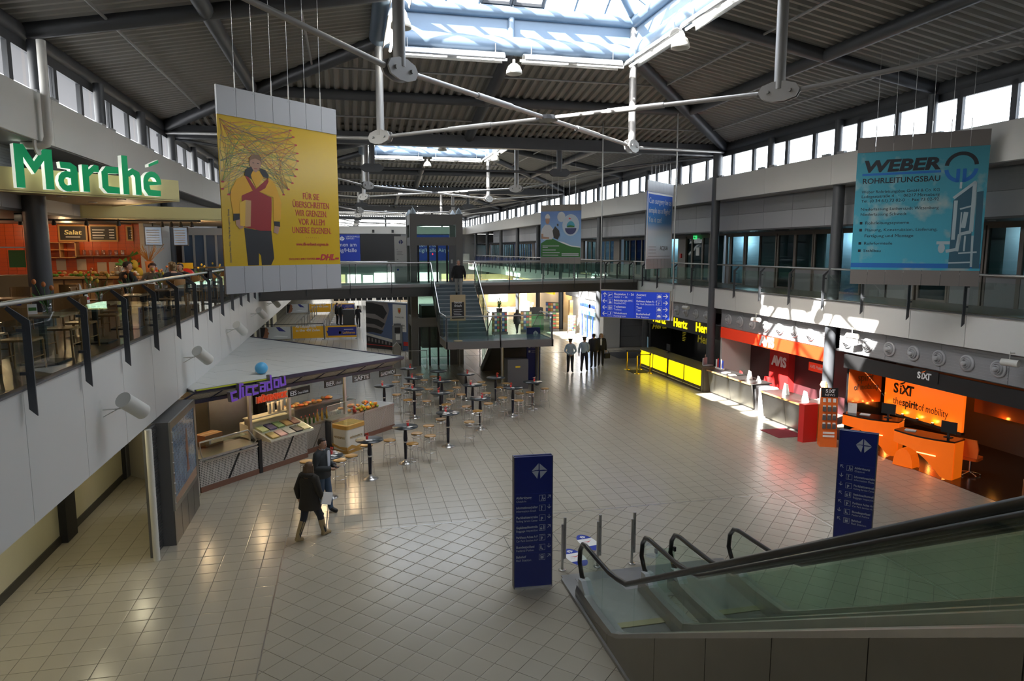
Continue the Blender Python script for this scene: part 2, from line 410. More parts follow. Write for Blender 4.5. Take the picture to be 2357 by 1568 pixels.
# ================================================================ upper walls
for side, xb, sg in (('left', -6.1, -1), ('right', 16.1, 1)):
    ys = [29.0 + 7.85 * k / 2 for k in range(-11, 19)]
    g = fascia('wall_band_' + side, xb, 8.42, 9.40, .05 * sg, ys, M_white, skip=())
    MB().box(min(xb + .05 * sg, xb + .6 * sg), -16, 9.36, max(xb + .05 * sg, xb + .6 * sg), 100.4, 9.42).build('sill', M_greyp, g)
    MB().box(min(xb + .06 * sg, xb + 1.0 * sg), -16, 8.40, max(xb + .06 * sg, xb + 1.0 * sg), 100.4, 8.46).build('soffit', M_greyp, g)
    xg = xb + .5 * sg
    # clerestory bays
    bays = [29.1 - 3.93 * k for k in range(-18, 9)]
    fr = None
    for k, y in enumerate(bays):
        if fr is None:
            fr = sgroup('window_%s' % ('1' if sg < 0 else '2'), (xg, y, 0))
            mb = MB()
            for a, b in ((.66, .84), (2.30, 2.48)): mb.box(-.05, -b, 9.42, .05, -a, 10.5)
            mb.box(-.05, -3.93, 9.42, .05, 0, 9.50); mb.box(-.05, -3.93, 10.38, .05, 0, 10.52); mb.build('frame', M_steel, fr)
            MB().tube((-.22 * sg, 0, 9.36), (-.22 * sg, 0, 10.6), .13, 12).build('post', M_steel, fr)
            for a, b in ((.1, .66), (.84, 2.30), (2.48, 3.83)): MB().box(-.008, -b, 9.5, .008, -a, 10.38).build('pane', M_win, fr)
            MB().box(-.35 * sg - .06, -.55, 9.43, -.35 * sg + .06, -.2, 9.50).build('actuator', M_noz, fr)
            MB().box(-.35 * sg - .06, -3.7, 9.43, -.35 * sg + .06, -3.35, 9.50).build('actuator', M_noz, fr)
        else: dup(fr, (xg, y, 0))
    b = MB().tube((xg + .14 * sg, -16, 10.78), (xg + .14 * sg, 100.4, 10.78), .24, 14); struct(b.build('trim_eave_' + side, M_steel))
    b = MB().box(xg - .04, -16, 10.52, xg + .04, 100.4, 10.6); struct(b.build('trim_head_' + side, M_steel))
    # grey ribbed / smooth panels below the band
    xs = xb + .9 * sg
    g2 = sgroup('wall_upper_' + side)
    step = 1.95
    for k in range(-1, 40):
        y = 5.0 + step * k
        if side == 'left' and y > 30: m1 = M_greyp
        mb = MB(); mb.box(min(xs, xs + .05 * sg), y + .006, 7.78, max(xs, xs + .05 * sg), y + step - .006, 8.42)
        for q in range(10): mb.box(min(xs - .012 * sg, xs), y + .01, 7.80 + q * .062, max(xs - .012 * sg, xs), y + step - .01, 7.832 + q * .062)
        mb.build('ribbed_panel', M_greyp, g2)
        MB().box(min(xs, xs + .05 * sg), y + .006, 7.1, max(xs, xs + .05 * sg), y + step - .006, 7.77).build('panel', mat('mid_grey_panel', (.30, .31, .33), .5), g2)
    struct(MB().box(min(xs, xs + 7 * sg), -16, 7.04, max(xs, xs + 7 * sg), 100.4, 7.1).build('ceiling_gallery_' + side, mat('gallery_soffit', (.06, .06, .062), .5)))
    struct(MB().box(min(xb + .05 * sg, xb + 8 * sg), -16, 10.9, max(xb + .6 * sg, xb + 8 * sg), 100.4, 11.1).build('roof_edge_' + side, M_greyd)) if 0 else None
    struct(MB().box(min(xs + .05 * sg, xs + 7 * sg), -16, 8.5, max(xs + .05 * sg, xs + 7 * sg), 100.4, 8.6).build('roof_aisle_' + side, M_greyd))
    struct(MB().box(min(xb + .62 * sg, xb + (2.3 if sg < 0 else .9) * sg), -16, 10.62, max(xb + .62 * sg, xb + (2.3 if sg < 0 else .9) * sg), 100.4, 10.8).build('added_sun_eave_' + side, M_greyd))  # unseen overhang added outside to keep direct sun off the clerestory panes
# outer walls and ends
struct(MB().box(-16.2, -16, 0, -16, 100.4, 8.6).build('wall_outer_left', M_greyd))
struct(MB().box(24, -16, 0, 24.2, 100.4, 8.6).build('wall_outer_right', M_greyd))
struct(MB().box(-16, -18.2, 0, 24, -16, 11.2).build('wall_near', M_greyp))
# end wall with its clerestory strip and blue/black panels
we = sgroup('wall_far')
MB().box(-16, 98.0, 0, 24, 98.3, 8.42).build('wall_face', M_greyp, we)
MB().box(-6.6, 97.7, 8.42, 16.6, 98.0, 9.42).build('band', M_white, we)
MB().box(-6.6, 97.9, 4.4, 16.6, 98.0, 5.7).build('parapet', mat('pale_green_panel', (.42, .47, .46), .5), we)
wf = sgroup('window_3')
for k in range(6):
    MB().box(-6.6 + 3.87 * k + .1, 97.9, 9.5, -6.6 + 3.87 * (k + 1) - .1, 97.92, 10.4).build('pane', M_win, wf)
    MB().box(-6.6 + 3.87 * k - .1, 97.8, 9.4, -6.6 + 3.87 * k + .1, 98.0, 10.9).build('mullion', M_steel, wf)
MB().box(-6.6, 97.8, 9.86, 16.6, 97.98, 9.93).build('transom', M_steel, wf)
M_bb = mat('backlit_blue', (.015, .035, .24), .4, emit=.1, ecol=(.02, .05, .42))
bl = thing('blue_wall_banner', 'blue backlit welcome banner with white lettering on the far end wall', 'banner', (0, 97.6, 0))
MB().box(-7.2, 0, 4.75, 1.5, .15, 8.3).build('panel_left', M_bb, bl)
MB().box(7.9, 0, 4.75, 15.5, .15, 8.3).build('panel_right', M_bb, bl)
text('Willkommen am\nFlughafen Leipzig/Halle', .75, (1.05, -.02, 5.95), bl, M_txtw, align='RIGHT')
text('LEIPZIG/HALLE\nAIRPORT', .28, (-.35, -.02, 7.65), bl, M_txtw)
text('Welcome to\nLeipzig/Halle Airport', .75, (8.1, -.02, 5.95), bl, M_txtw)
def airport_logo(parent, c, s, m, u=(1, 0, 0), v=(0, 0, 1), n=(0, -1, 0), name='emblem'):
    mb = MB(); c = Vector(c); n = Vector(n)
    A = [[(-1, 0.02), (-.12, .98), (-.12, .14), (-.5, .12)], [(.02, .95), (.02, .10), (.55, .12), (1, .06)],
         [(-.95, -.08), (-.45, .02), (-.1, 0), (-.28, -1.0)], [(.06, -.04), (1, -.03), (.12, -.98)]]
    for p in A: mb.prism([(a * s, b * s) for a, b in p], c, u, v, n * .003)
    return mb.build(name, m, parent)
airport_logo(bl, (-.85, -.01, 7.75), .35, M_txtw)
tag(MB().box(1.55, 97.5, 4.75, 7.0, 97.7, 8.35).build('black_wall_panel', M_black), 'large blank black panel on the far end wall beside the blue banner', 'display panel')
for px in (3.3, 5.9):
    s = thing('wall_projector', 'small dark projector on the far end wall, ' + ('left' if px < 4 else 'right') + ' one of the pair', 'projector', (px, 97.4, 8.9), 0, 'projectors above the black panel')
    MB().box(-.14, -.5, -.35, .14, .1, .05).build('housing', M_black, s); MB().box(-.04, .1, -.1, .04, .3, .0).build('bracket', M_black, s)
# ================================================================ roof modules
HC, RH, MXC = 11.85, 3.95, 4.96
ZE, ZR = 10.98, 12.42
CEIL = sgroup('ceiling')
def face(yc, d):                       # d 0..3 : +Y,-Y,+X,-X face
    vs = []; fs = []; n = 79; pitch = .3
    prof = [(0, 0), (.10, 0), (.15, -.09), (.25, -.09)]
    ss = []
    k0 = -int(HC / pitch) - 1
    for k in range(k0, -k0 + 1):
        for a, h in prof:
            s = k * pitch + a
            if -HC <= s <= HC: ss.append((s, h))
    for s, h in ss:
        ti = max(abs(s), RH - .1); to = HC
        for t in (to, ti):
            z = ZE + (ZR - ZE) * (HC - t) / (HC - RH) + h
            p = {0: (s, t), 1: (-s, -t), 2: (t, -s), 3: (-t, s)}[d]
            vs.append((MXC + p[0], yc + p[1], z))
    for i in range(len(ss) - 1): fs.append((2 * i, 2 * i + 2, 2 * i + 3, 2 * i + 1))
    return MB().add(vs, fs).build('deck_panel', M_deck, CEIL)
for yc in MODC:
    for d in range(4): face(yc, d)
# sealing sheet above the decking keeps daylight out of the joints
struct(MB().add([(MXC + a * h, b * h, z) for h, z in ((12.6, ZE + .05), (RH, ZR + .14)) for a, b in ((-1, -1), (1, -1), (1, 1), (-1, 1))], [(0, 1, 5, 4), (1, 2, 6, 5), (2, 3, 7, 6), (3, 0, 4, 7)]).build('roof_sheet', M_greyd, None, (0, MODC[0], 0)))
rs = bpy.data.objects['roof_sheet']
for yc in MODC[1:]:
    o = rs.copy(); COL.objects.link(o); o.location = (0, yc, 0)
M_node = mat('node_grey', (.33, .33, .33), .4, .3)
def tube_obj(name, a, b, r, par, m=None, seg=12): return MB().tube(a, b, r, seg).build(name, m or M_steel, par)
def roof_frame(par):
    B = lambda x, y, z: (x, y, z)
    zb = lambda t: ZE - .22 + (ZR - ZE) * (HC - t) / (HC - RH)
    for sx in (-1, 1):
        for sy in (-1, 1):
            tube_obj('hip_beam', (sx * HC * .985, sy * HC * .985, zb(HC)), (sx * RH, sy * RH, zb(RH)), .21, par)
            tube_obj('hanger_post', (sx * RH, sy * RH, 13.2), (sx * RH, sy * RH, 9.55), .115, par, M_node)
            nd = MB(); a = math.atan2(sy, sx); R = Matrix.Rotation(a, 4, 'Z')
            pr = [(-.42, .0), (-.34, .13), (-.12, .2), (.12, .2), (.34, .13), (.42, .0), (.34, -.13), (.12, -.2), (-.12, -.2), (-.34, -.13)]
            for off in (-.10, .06):
                nd.prism([(p[0], p[1]) for p in pr], R @ Vector((0, off, 9.5)) + Vector((sx * RH, sy * RH, 0)), R.to_3x3() @ Vector((1, 0, 0)), (0, 0, 1), R.to_3x3() @ Vector((0, .04, 0)))
            for e in (-.22, .22): nd.tube(R @ Vector((e, -.14, 9.5)) + Vector((sx * RH, sy * RH, 0)), R @ Vector((e, .14, 9.5)) + Vector((sx * RH, sy * RH, 0)), .04, 8)
            nd.build('node_plate', M_node, par)
            k = (RH - .3) / RH; k2 = (RH + .3) / RH
            tube_obj('tie_rod', (sx * RH * k, sy * RH * k, 9.5), (sx * .15, sy * .15, 9.5), .055, par, M_node, 8)
            tube_obj('tie_rod', (sx * RH * k2, sy * RH * k2, 9.5), (sx * HC * .97, sy * HC * .97, 10.55), .055, par, M_node, 8)
            tube_obj('tie_sleeve', (sx * RH * .55, sy * RH * .55, 9.5), (sx * RH * .3, sy * RH * .3, 9.5), .072, par, M_node, 8)
    MB().lathe([(.28, -.05), (.28, .05)], (0, 0, 9.5), 16).build('centre_plate', M_steel, par)
    for a, b in (((0, 1)), ((0, -1)), ((1, 0)), ((-1, 0))):
        tube_obj('rib_beam', (a * HC, b * HC, zb(HC) + .02), (a * RH, b * RH, zb(RH)), .19, par)
        t = 7.9
        tube_obj('purlin', (a * t - b * t, b * t + a * t, zb(t) + .0), (a * t + b * t, b * t - a * t, zb(t)), .18, par)
        for t in (5.9, 9.9):
            tube_obj('sprinkler_pipe', (a * t - b * t, b * t + a * t, zb(t) + .02), (a * t + b * t, b * t - a * t, zb(t) + .02), .035, par, M_node, 6)
    MB().box(-HC, HC - .2, 10.42, HC, HC + .2, 10.88).build('valley_beam', M_steel, par)
    for sx in (-1, 1):
        tube_obj('valley_post', (sx * RH, HC, 10.5), (sx * RH, HC, 9.55), .12, par)
        nd = MB()
        for off in (-.1, .06): nd.prism([(-.5, 0), (-.3, .16), (.3, .16), (.5, 0), (.3, -.16), (-.3, -.16)], (sx * RH, HC + off, 9.5), X3, Z3, (0, .04, 0))
        nd.build('valley_node', M_steel, par)
        tube_obj('valley_tie', (sx * (RH + .4), HC, 9.5), (sx * HC * .97, HC, 10.4), .05, par, None, 8)
    tube_obj('valley_tie', (-RH + .4, HC, 9.5), (RH - .4, HC, 9.5), .05, par, None, 8)
RF = None
names = ['over the near end of the hall behind the viewer', 'over the escalators and rental counters, nearest full one', 'over the bridge and lift tower, second along the hall', 'third along the hall', 'at the far end of the hall']
for k, yc in enumerate(MODC):
    if RF is None: RF = thing('roof_frame', '', 'roof frame', (MXC, yc, 0), 0, 'steel roof frames'); roof_frame(RF); o = RF
    else: o = dup(RF, (MXC, yc, 0))
    o['label'] = 'dark steel roof frame with hip beams and crossed ties ' + names[k]
# ---- skylights
SK = sgroup('window_4', (MXC, MODC[0], 0))
for a, b in ((0, 1), (0, -1), (1, 0), (-1, 0)):
    e = RH
    A = Vector((a * e - b * e, b * e + a * e, 0)); Bv = Vector((a * e + b * e, b * e - a * e, 0)); up = Vector((0, 0, 1))
    tube_obj('lower_ring', A + up * 12.30, Bv + up * 12.30, .27, SK, M_steelb, 16)
    tube_obj('upper_ring', A + up * 13.27, Bv + up * 13.27, .18, SK, M_steelb, 14)
    tube_obj('strut', Vector((a * e, b * e, 12.4)), Vector((a * e, b * e, 13.2)), .10, SK, M_steelb, 10)
    o2 = 1.02; n = Vector((a, b, 0)) * .03
    MB().add([A * 1.01 + up * 12.5, Bv * 1.01 + up * 12.5, Bv * 1.01 + up * 13.2, A * 1.01 + up * 13.2, A * 1.02 + up * 12.5, Bv * 1.02 + up * 12.5, Bv * 1.02 + up * 13.2, A * 1.02 + up * 13.2],
             [(0, 1, 2, 3), (7, 6, 5, 4), (0, 4, 5, 1), (3, 2, 6, 7), (0, 3, 7, 4), (1, 5, 6, 2)]).build('curb_panel', M_steelb, SK)
    ap = 2.45; N = 8; u = (Bv - A).normalized(); mid = Vector((a * e, b * e, 0))
    def pt(s, f):                       # s along the edge, f 0 base..1 apex
        return mid * (1 - f) + u * s + up * (13.46 + ap * f)
    mull = MB()
    for k in range(N + 1):
        s = -e + 2 * e * k / N
        if 0 < k < N:
            mull.tube(pt(s, 0), pt(s, 1 - abs(s) / e), .045, 6, sm=False)
    mull.build('glazing_bar', M_steelb, SK)
    for k in range(N):
        s0 = -e + 2 * e * k / N + .05; s1 = s0 + 2 * e / N - .1
        f0 = 1 - abs(s0) / e; f1 = 1 - abs(s1) / e
        vs = [pt(s0, .01), pt(s1, .01)] + ([pt(s1, f1)] if f1 > .03 else []) + ([pt(s0, f0)] if f0 > .03 else [])
        MB().add(vs, [tuple(range(len(vs)))]).build('pane', M_win, SK)
        if k in (3, 4):
            fb = MB(); q = [pt(s0, .02), pt(s1, .02), pt(s1, .42), pt(s0, .42)]
            for i in range(4): fb.tube(q[i], q[(i + 1) % 4], .075, 6, sm=False)
            fb.build('vent_frame', M_steel, SK)
    tube_obj('hip_bar', Vector((a * e - b * e, b * e + a * e, 13.35)), Vector((0, 0, 13.46 + ap)), .11, SK, M_steelb, 10)
for yc in MODC[1:]: dup(SK, (MXC, yc, 0))
# ---- light troughs and pendant lamps inside each skylight ring
M_refl = mat('trough_reflector', (.80, .82, .84), .22, .85)
M_tube = mat('lamp_tube', (1, .96, .86), .4, emit=26., ecol=(1, .95, .82))
M_tubel = mat('lamp_tube_dim', (1, .96, .86), .4, emit=5., ecol=(1, .97, .9))
M_lampw = mat('lamp_white', (.72, .72, .66), .35)
sides = {'far': (0, 1), 'near': (0, -1), 'right': (1, 0), 'left': (-1, 0)}
TP = {}
for mi, yc in enumerate(MODC):
    for nm, (a, b) in sides.items():
        for h in (-1, 1):
            rz = math.atan2(b, a) - PI / 2
            cx = MXC + a * (RH - .30) + (-b) * h * 1.85; cy = yc + b * (RH - .30) + a * h * 1.85
            bright = nm == 'left'
            if bright not in TP:
                t = thing('light_trough', '', 'trough light', (0, 0, 0), 0, 'reflector trough lights around the skylights')
                arc = [(.24 * math.cos(q), .25 * math.sin(q)) for q in [PI * i / 8 for i in range(9)]]
                sh = [(p[0], p[1]) for p in arc] + [(p[0] * .9, p[1] * .9) for p in arc[::-1]]
                MB().prism(sh, (-1.55, 0, 0), Y3, Z3, (3.1, 0, 0), 0, True).build('reflector', M_refl, t)
                for e in (-.9, .9): MB().tube((e - .75, 0, .05), (e + .75, 0, .05), .035, 8).build('lamp_tube', M_tube if bright else M_tubel, t)
                for e in (-1.3, 1.3): MB().tube((e, 0, .24), (e, 0, .5), .015, 6).build('hanger', M_node, t)
                TP[bright] = t; t.location = (cx, cy, 11.78); t.rotation_euler = (0, 0, rz); o = t
            else: o = dup(TP[bright], (cx, cy, 11.78), rz)
            o['label'] = 'silver trough light under the %s edge of skylight number %d along the hall' % (nm, mi + 1)
        px, py = MXC + a * (RH - .35), yc + b * (RH - .35)
        if 'dome' not in TP:
            t = thing('dome_lamp', '', 'pendant lamp', (px, py, 11.42), 0, 'white dome lamps under the skylights')
            MB().lathe([(.06, .30), (.10, .29), (.18, .22), (.235, .10), (.245, 0), (.225, 0), (.16, .19), (.06, .26), (0, .26)], seg=20).build('shade', M_lampw, t)
            MB().tube((0, 0, .26), (0, 0, .42), .04, 8).build('stem', M_lampw, t); TP['dome'] = t; o = t
        else: o = dup(TP['dome'], (px, py, 11.42))
        o['label'] = 'white dome pendant lamp below the %s edge of skylight number %d along the hall' % (nm, mi + 1)
# ================================================================ glass railings of the galleries
def railing(name, label, xb, sg, y0, n, skip=()):
    t = thing(name, label, 'railing', (xb, y0, 4.5))
    L = PD * n
    MB().tube((-.20 * sg, -PD, 1.05), (-.20 * sg, L, 1.05), .036, 10).build('handrail', M_rail, t)
    first = None; g1 = None
    prof = [(.045, -.36), (.045, .84), (-.185 , 1.02), (-.215, .985), (-.045, .80), (-.045, -.27)]
    for k in range(n + 1):
        y = PD * k
        if any(abs(y + y0 - s) < .3 for s in skip): continue
        if first is None:
            mb = MB(); mb.prism([(p[0] * sg, p[1]) for p in prof], (0, -.012, 0), X3, Z3, (0, .024, 0))
            for z in (.18, .72): mb.box(min(0, -.11 * sg), -.02, z - .02, max(0, -.11 * sg), .02, z + .02)
            first = mb.build('post', M_steel, t, (0, y, 0))
            g1 = MB().box(-.10 * sg - .006, -PD + .03, .03, -.10 * sg + .006, -.03, .86).build('glass_pane', M_glass, t, (0, y, 0))
        else:
            o = first.copy(); COL.objects.link(o); o.location = (0, y, 0)
            o = g1.copy(); COL.objects.link(o); o.location = (0, y, 0)
    return t
railing('glass_railing', 'long glass railing with dark blade posts along the left gallery by the restaurant', -3.9, 1, P0 - 2 * PD, 44)
railing('glass_railing', 'long glass railing with dark blade posts along the right gallery by the offices', 16.1, -1, 15.44 - 3 * PD, 42, skip=(29.0,))
# wall spotlights along both galleries
M_spot = mat('spot_white', (.62, .62, .58), .4)
SP = None
nm_pos = ['nearest', 'second nearest', 'third nearest', 'fourth', 'fifth', 'sixth']
for k, y in enumerate([12.3, 18.0, 24.1, 29.9, 35.7, 41.5]):
    if SP is None:
        SP = thing('wall_spotlight', '', 'spotlight', (-3.98, y, 3.62), 0, 'spotlights on the left gallery fascia')
        d = Vector((.25, .55, -.42)).normalized()
        c = Vector((.42, .12, .02))
        MB().tube(c - d * .26, c + d * .26, .135, 16).build('housing', M_spot, SP)
        MB().tube((0, 0, 0), (.22, .02, .0), .012, 6).tube((.22, .02, 0), tuple(c), .012, 6).tube((0, 0, -.12), (.22, .02, 0), .009, 6).build('bracket', M_spot, SP); o = SP
    else: o = dup(SP, (-3.98, y, 3.62))
    o['label'] = 'off-white cylindrical spotlight on the left gallery fascia, %s along it' % nm_pos[k]
SR = None
for k, y in enumerate([13.95, 19.6, 25.2, 31.3]):
    if SR is None:
        SR = thing('wall_spotlight', '', 'spotlight', (16.12, y, 3.44), 0, 'spotlights on the right gallery fascia')
        MB().tube((-.12, .16, -.04), (-.02, -.22, -.04), .09, 14).build('housing', M_spot, SR)
        MB().tube((-.06, 0, .04), (-.06, 0, .24), .012, 6).tube((-.06, 0, .2), (.1, 0, .2), .012, 6).build('bracket', M_spot, SR); o = SR
    else: o = dup(SR, (16.12, y, 3.44))
    o['label'] = 'grey cylindrical spotlight hung from the right gallery fascia, %s along it' % nm_pos[k]

# downlights under the left overhang
M_dlw = mat('overhang_lamp', (1, .92, .7), .4, emit=7, ecol=(1, .88, .6))
od = None
for k in range(8):
    y = 8.2 + 3.1 * k
    if od is None:
        od = thing('overhang_downlight', '', 'downlight', (-5.1, y, 2.70), 0, 'downlights under the left overhang')
        MB().lathe([(.11, 0), (.11, -.012), (.09, -.016)], seg=14).build('bezel', M_noz, od); MB().lathe([(.088, -.012), (0, -.012)], seg=14).build('lens', M_dlw, od); o = od
    else: o = dup(od, (-5.1, y, 2.70))
    o['label'] = 'round downlight in the soffit under the left gallery overhang'
    point((-5.1, y, 2.5), 9, (1, .90, .62), .1)
# ================================================================ right gallery offices
M_offr = mat('office_wall', (.33, .40, .45), .6)
M_frame = mat('office_frame', (.16, .135, .115), .45)
M_teal = glass('office_glass', (.62, .76, .76), .06)
M_teald = glass('office_glass_door', (.50, .64, .66), .07)
OW = sgroup('wall_offices')
MB().box(21.5, 3, 4.5, 21.6, 98, 7.1).build('office_back', M_offr, OW)
MB().box(18.86, 3, 6.95, 18.96, 98, 7.1).build('head_rail', M_frame, OW)
panes = []   # (y_hi, y_lo, kind)  kind: p pane with spandrel, d door, s solid
bay = [(29.95, 29.65, 'p'), (29.6, 28.4, 'd'), (28.3, 27.1, 'p')]
P7 = [(0, .33, 'n'), (.47, 1.62, 'd'), (1.82, 2.98, 'p'), (3.02, 4.25, 'p'), (4.45, 5.6, 'd'), (5.72, 6.85, 'p'), (7.0, 8.05, 'p')]
off = []
for y_top in (32.55, 24.45, 16.3):
    for a, b, k in P7: off.append((y_top - b, y_top - a, k))
off += [(33.6, 34.2, 's'), (34.25, 35.0, 'w'), (35.1, 36.2, 'd'), (36.3, 36.9, 'w'), (36.95, 37.8, 's'), (37.9, 39.0, 'w')]
y = 39.2
while y < 96:
    for w, k in ((1.1, 's'), (1.0, 'd'), (1.0, 'p'), (1.0, 'p'), (1.0, 'd'), (1.0, 'p'), (1.05, 'p')):
        off.append((y, y + w - .1, k)); y += w
    y += .7
for i, (a, b, k) in enumerate(off):
    g = sgroup('window_%d' % (5 + i)) if k != 's' else OW
    if k == 's':
        MB().box(18.8, a - .05, 4.5, 18.95, b + .05, 6.95).build('pier', M_frame, OW); continue
    z0 = 5.45 if k in ('p', 'n') else 4.58
    f = MB()
    for q in ((a - .05, a + .02), (b - .02, b + .05)): f.box(18.86, q[0], 4.5, 18.96, q[1], 6.95)
    f.box(18.86, a, 6.86, 18.96, b, 6.95); f.box(18.86, a, z0 - .08, 18.96, b, z0)
    f.build('frame', M_frame, g)
    if z0 > 5: MB().box(18.88, a, 4.5, 18.95, b, z0 - .08).build('spandrel', M_greyp, g)
    MB().box(18.90, a + .02, z0, 18.915, b - .02, 6.86).build('pane', M_teald if k == 'd' else M_teal, g)
    if k == 'd':
        MB().tube((18.8, a + .1, 5.5), (18.8, a + .24, 5.5), .014, 6).tube((18.9, a + .1, 5.5), (18.8, a + .1, 5.5), .01, 6).build('handle', M_chrome, g)
for y in range(8, 97, 8):
    point((20.3, y + .5, 6.7), 45, (.75, .88, 1.0), .2)
# interior partitions and doors seen through the glass
for k, y in enumerate((17, 21.5, 25, 29.5, 33, 37, 41, 46, 52)):
    MB().box(19.0, y, 4.5, 21.5, y + .08, 7.05).build('partition', M_offr, OW)
for k, y in enumerate((30.3, 26.1, 18.2)):
    MB().box(21.44, y, 4.5, 21.5, y + .95, 6.6).build('inner_door', M_wood, OW)
# downlights in the gallery soffit
M_dl = mat('downlight', (1, .95, .8), .4, emit=9, ecol=(1, .93, .78))
DL = None
for k in range(26):
    y = 15.0 + 1.31 * k
    if DL is None:
        DL = thing('downlight', '', 'downlight', (17.7, y, 7.04), 0, 'downlights over the right gallery walkway')
        MB().lathe([(.10, 0), (.10, -.015), (.085, -.02)], seg=12).build('bezel', M_noz, DL)
        MB().lathe([(.08, -.016), (0, -.016)], seg=12).build('lens', M_dl, DL); o = DL
    else: o = dup(DL, (17.7, y, 7.04))
    o['label'] = 'small round downlight in the dark soffit above the right gallery offices'
ex = thing('exit_sign', 'small green emergency exit sign above the office doors on the right gallery', 'sign', (18.7, 35.6, 6.9), -PI / 2)
MB().box(-.18, -.03, -.1, .18, .03, .1).build('panel', mat('exit_green', (.03, .45, .12), .4, emit=.8), ex)
MB().box(-.10, -.035, -.05, -.02, -.03, .05).box(.0, -.035, -.02, .1, -.03, .02).build('pictogram', M_txtw, ex)
tag(MB().box(18.72, 37.3, 5.75, 18.8, 37.45, 6.0).build('fire_alarm_box', M_red), 'small red fire alarm box on the brown pier of the right gallery', 'alarm')
tag(MB().box(18.85, 35.4, 5.9, 18.89, 35.75, 6.35).build('paper_notice', M_paper), 'white paper notice on a glass office door of the right gallery', 'notice')
# ================================================================ ground floor on the right: back walls and partitions
GR = sgroup('wall_right')
MB().box(19.6, 6, 0, 19.8, 98, 3.6).build('back_wall', M_greyd, GR)
MB().box(16.7, 20.3, 0, 18.5, 20.5, 2.74).build('partition', M_blackg, GR)
MB().box(16.56, 28.62, 0, 18.2, 28.75, 2.74).build('partition', mat('warm_white', (.74, .72, .68), .5), GR)
MB().box(16.7, 36.7, 0, 19.6, 36.95, 2.74).build('partition', M_black, GR)
MB().box(16.7, 12.9, 0, 19.6, 13.05, 2.74).build('partition', M_black, GR)
MB().box(16.57, 12.0, 2.70, 19.6, 52.4, 2.76).build('shop_ceiling', M_greyd, GR)
# grey tiled wall beyond the yellow counter, built as slabs
ti = None
for k in range(5):
    for j in range(4):
        if ti is None: ti = MB().box(0, 0, 0, 1.35, .05, .665).build('wall_slab', M_greyp, GR, (15.1, 40.5, .02)); o = ti
        else: o = ti.copy(); COL.objects.link(o)
        o.location = (16.86 + 1.36 * k - .0, 41.6, .02 + .68 * j)
MB().box(16.8, 41.66, 0, 24, 41.8, 2.74).build('wall_core', M_greyd, GR)
# ---------------------------------------------------------------- orange rental area
M_sor = mat('backlit_orange', (.90, .16, .015), .35, emit=.42, ecol=(1.0, .16, .008))
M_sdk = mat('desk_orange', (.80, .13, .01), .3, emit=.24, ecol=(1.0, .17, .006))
struct(MB().box(15.5, 13.05, 0, 19.6, 20.3, .008).build('floor_black_area', mat('black_tile', (.012, .011, .010), .18)))
tag(MB().box(16.46, 13.05, 2.20, 16.56, 20.4, 2.66).build('black_fascia', M_black), 'black fascia beam over the orange rental desks', 'fascia')
fs = thing('fascia_sign', 'small white letters sign on the black fascia over the orange rental area', 'sign', (16.44, 16.95, 2.36), -PI / 2)
def sixt(par, s, m, mo, x0=0, y=-.01, z=0):
    text('S', s, (x0, y, z), par, m, bold=.035 * s); text('i', s * .9, (x0 + .58 * s, y, z), par, m, bold=.03 * s)
    text('X', s * .95, (x0 + .78 * s, y, z), par, m, bold=.035 * s); text('T', s, (x0 + 1.28 * s, y, z), par, m, bold=.035 * s)
    MB().prism([(.50, .66), (.72, .80), (1.12, .98), (1.0, .80), (.72, .68)], (x0, y, z), (s, 0, 0), (0, 0, s), (0, -.004, 0)).build('swoosh', mo, par)
MB().box(-.42, 0, 0, .52, .02, .34).build('backing', M_black, fs)
sixt(fs, .27, M_txtw, M_orange, -.24, -.006, .06)
so2 = thing('backlit_sign', 'large backlit orange wall panel with black lettering above the rental desks', 'sign', (17.95, 20.12, 0), -PI / 2)
MB().box(0, 0, .70, 3.18, .08, 2.13).build('panel', M_sor, so2)
MB().box(-.02, -.02, .62, 3.2, .10, .70).build('lamp_ledge', M_black, so2)
M_blk3 = mat('letter_black', (.015, .012, .01), .5)
sixt(so2, .46, M_blk3, M_blk3, .42, -.03, 1.42)
text('the', .34, (.42, -.03, 1.03), so2, M_blk3, fit=.40)
text('spirit', .36, (.84, -.03, 1.03), so2, M_blk3, bold=.012, fit=.66)
text('of mobility', .34, (1.52, -.03, 1.03), so2, M_blk3, fit=1.15)
for k in range(5):
    l = tag(MB().lathe([(.05, 0), (.05, .06), (.035, .07)], seg=10).lathe([(.034, .071), (0, .071)], seg=10, mi=1).build('panel_uplight', [M_black, mat('lamp_amber', (1, .55, .1), .4, emit=12, ecol=(1, .5, .1))]), 'small amber uplight on the ledge below the backlit orange panel', 'uplight', 'uplights below the orange panel')
    l.location = (17.87, 19.8 - .62 * k, .70)
    point((17.85, 19.8 - .62 * k, .80), 2.2, (1, .42, .08), .03)
rf = thing('orange_reflection_strip', 'dark brown wall strip glowing orange right of the backlit rental panel', 'wall panel', (18.3, 16.9, 0), -PI / 2)
MB().box(0, 0, 1.35, 3.6, .06, 2.14).build('panel', mat('reflected_orange_gloss', (.22, .05, .012), .2), rf)  # orange reflection put into the brown colour of the strip
for k in range(3): point((18.15, 15.9 - .95 * k, 1.35), 2.4, (1, .38, .05), .04)
bw = thing('mirrored_panel', 'dark brown glossy side wall panel left of the orange sign', 'wall panel', (16.6, 20.28, 0), 0)
MB().box(0, -.02, .95, 1.32, .0, 2.15).build('panel', mat('reflected_orange_gloss', (.22, .05, .012), .2), bw)  # reflected orange of the sign put into the panel colour
for k in range(3): point((16.9 + .4 * k, 20.15, .98), .9, (1, .38, .05), .03)
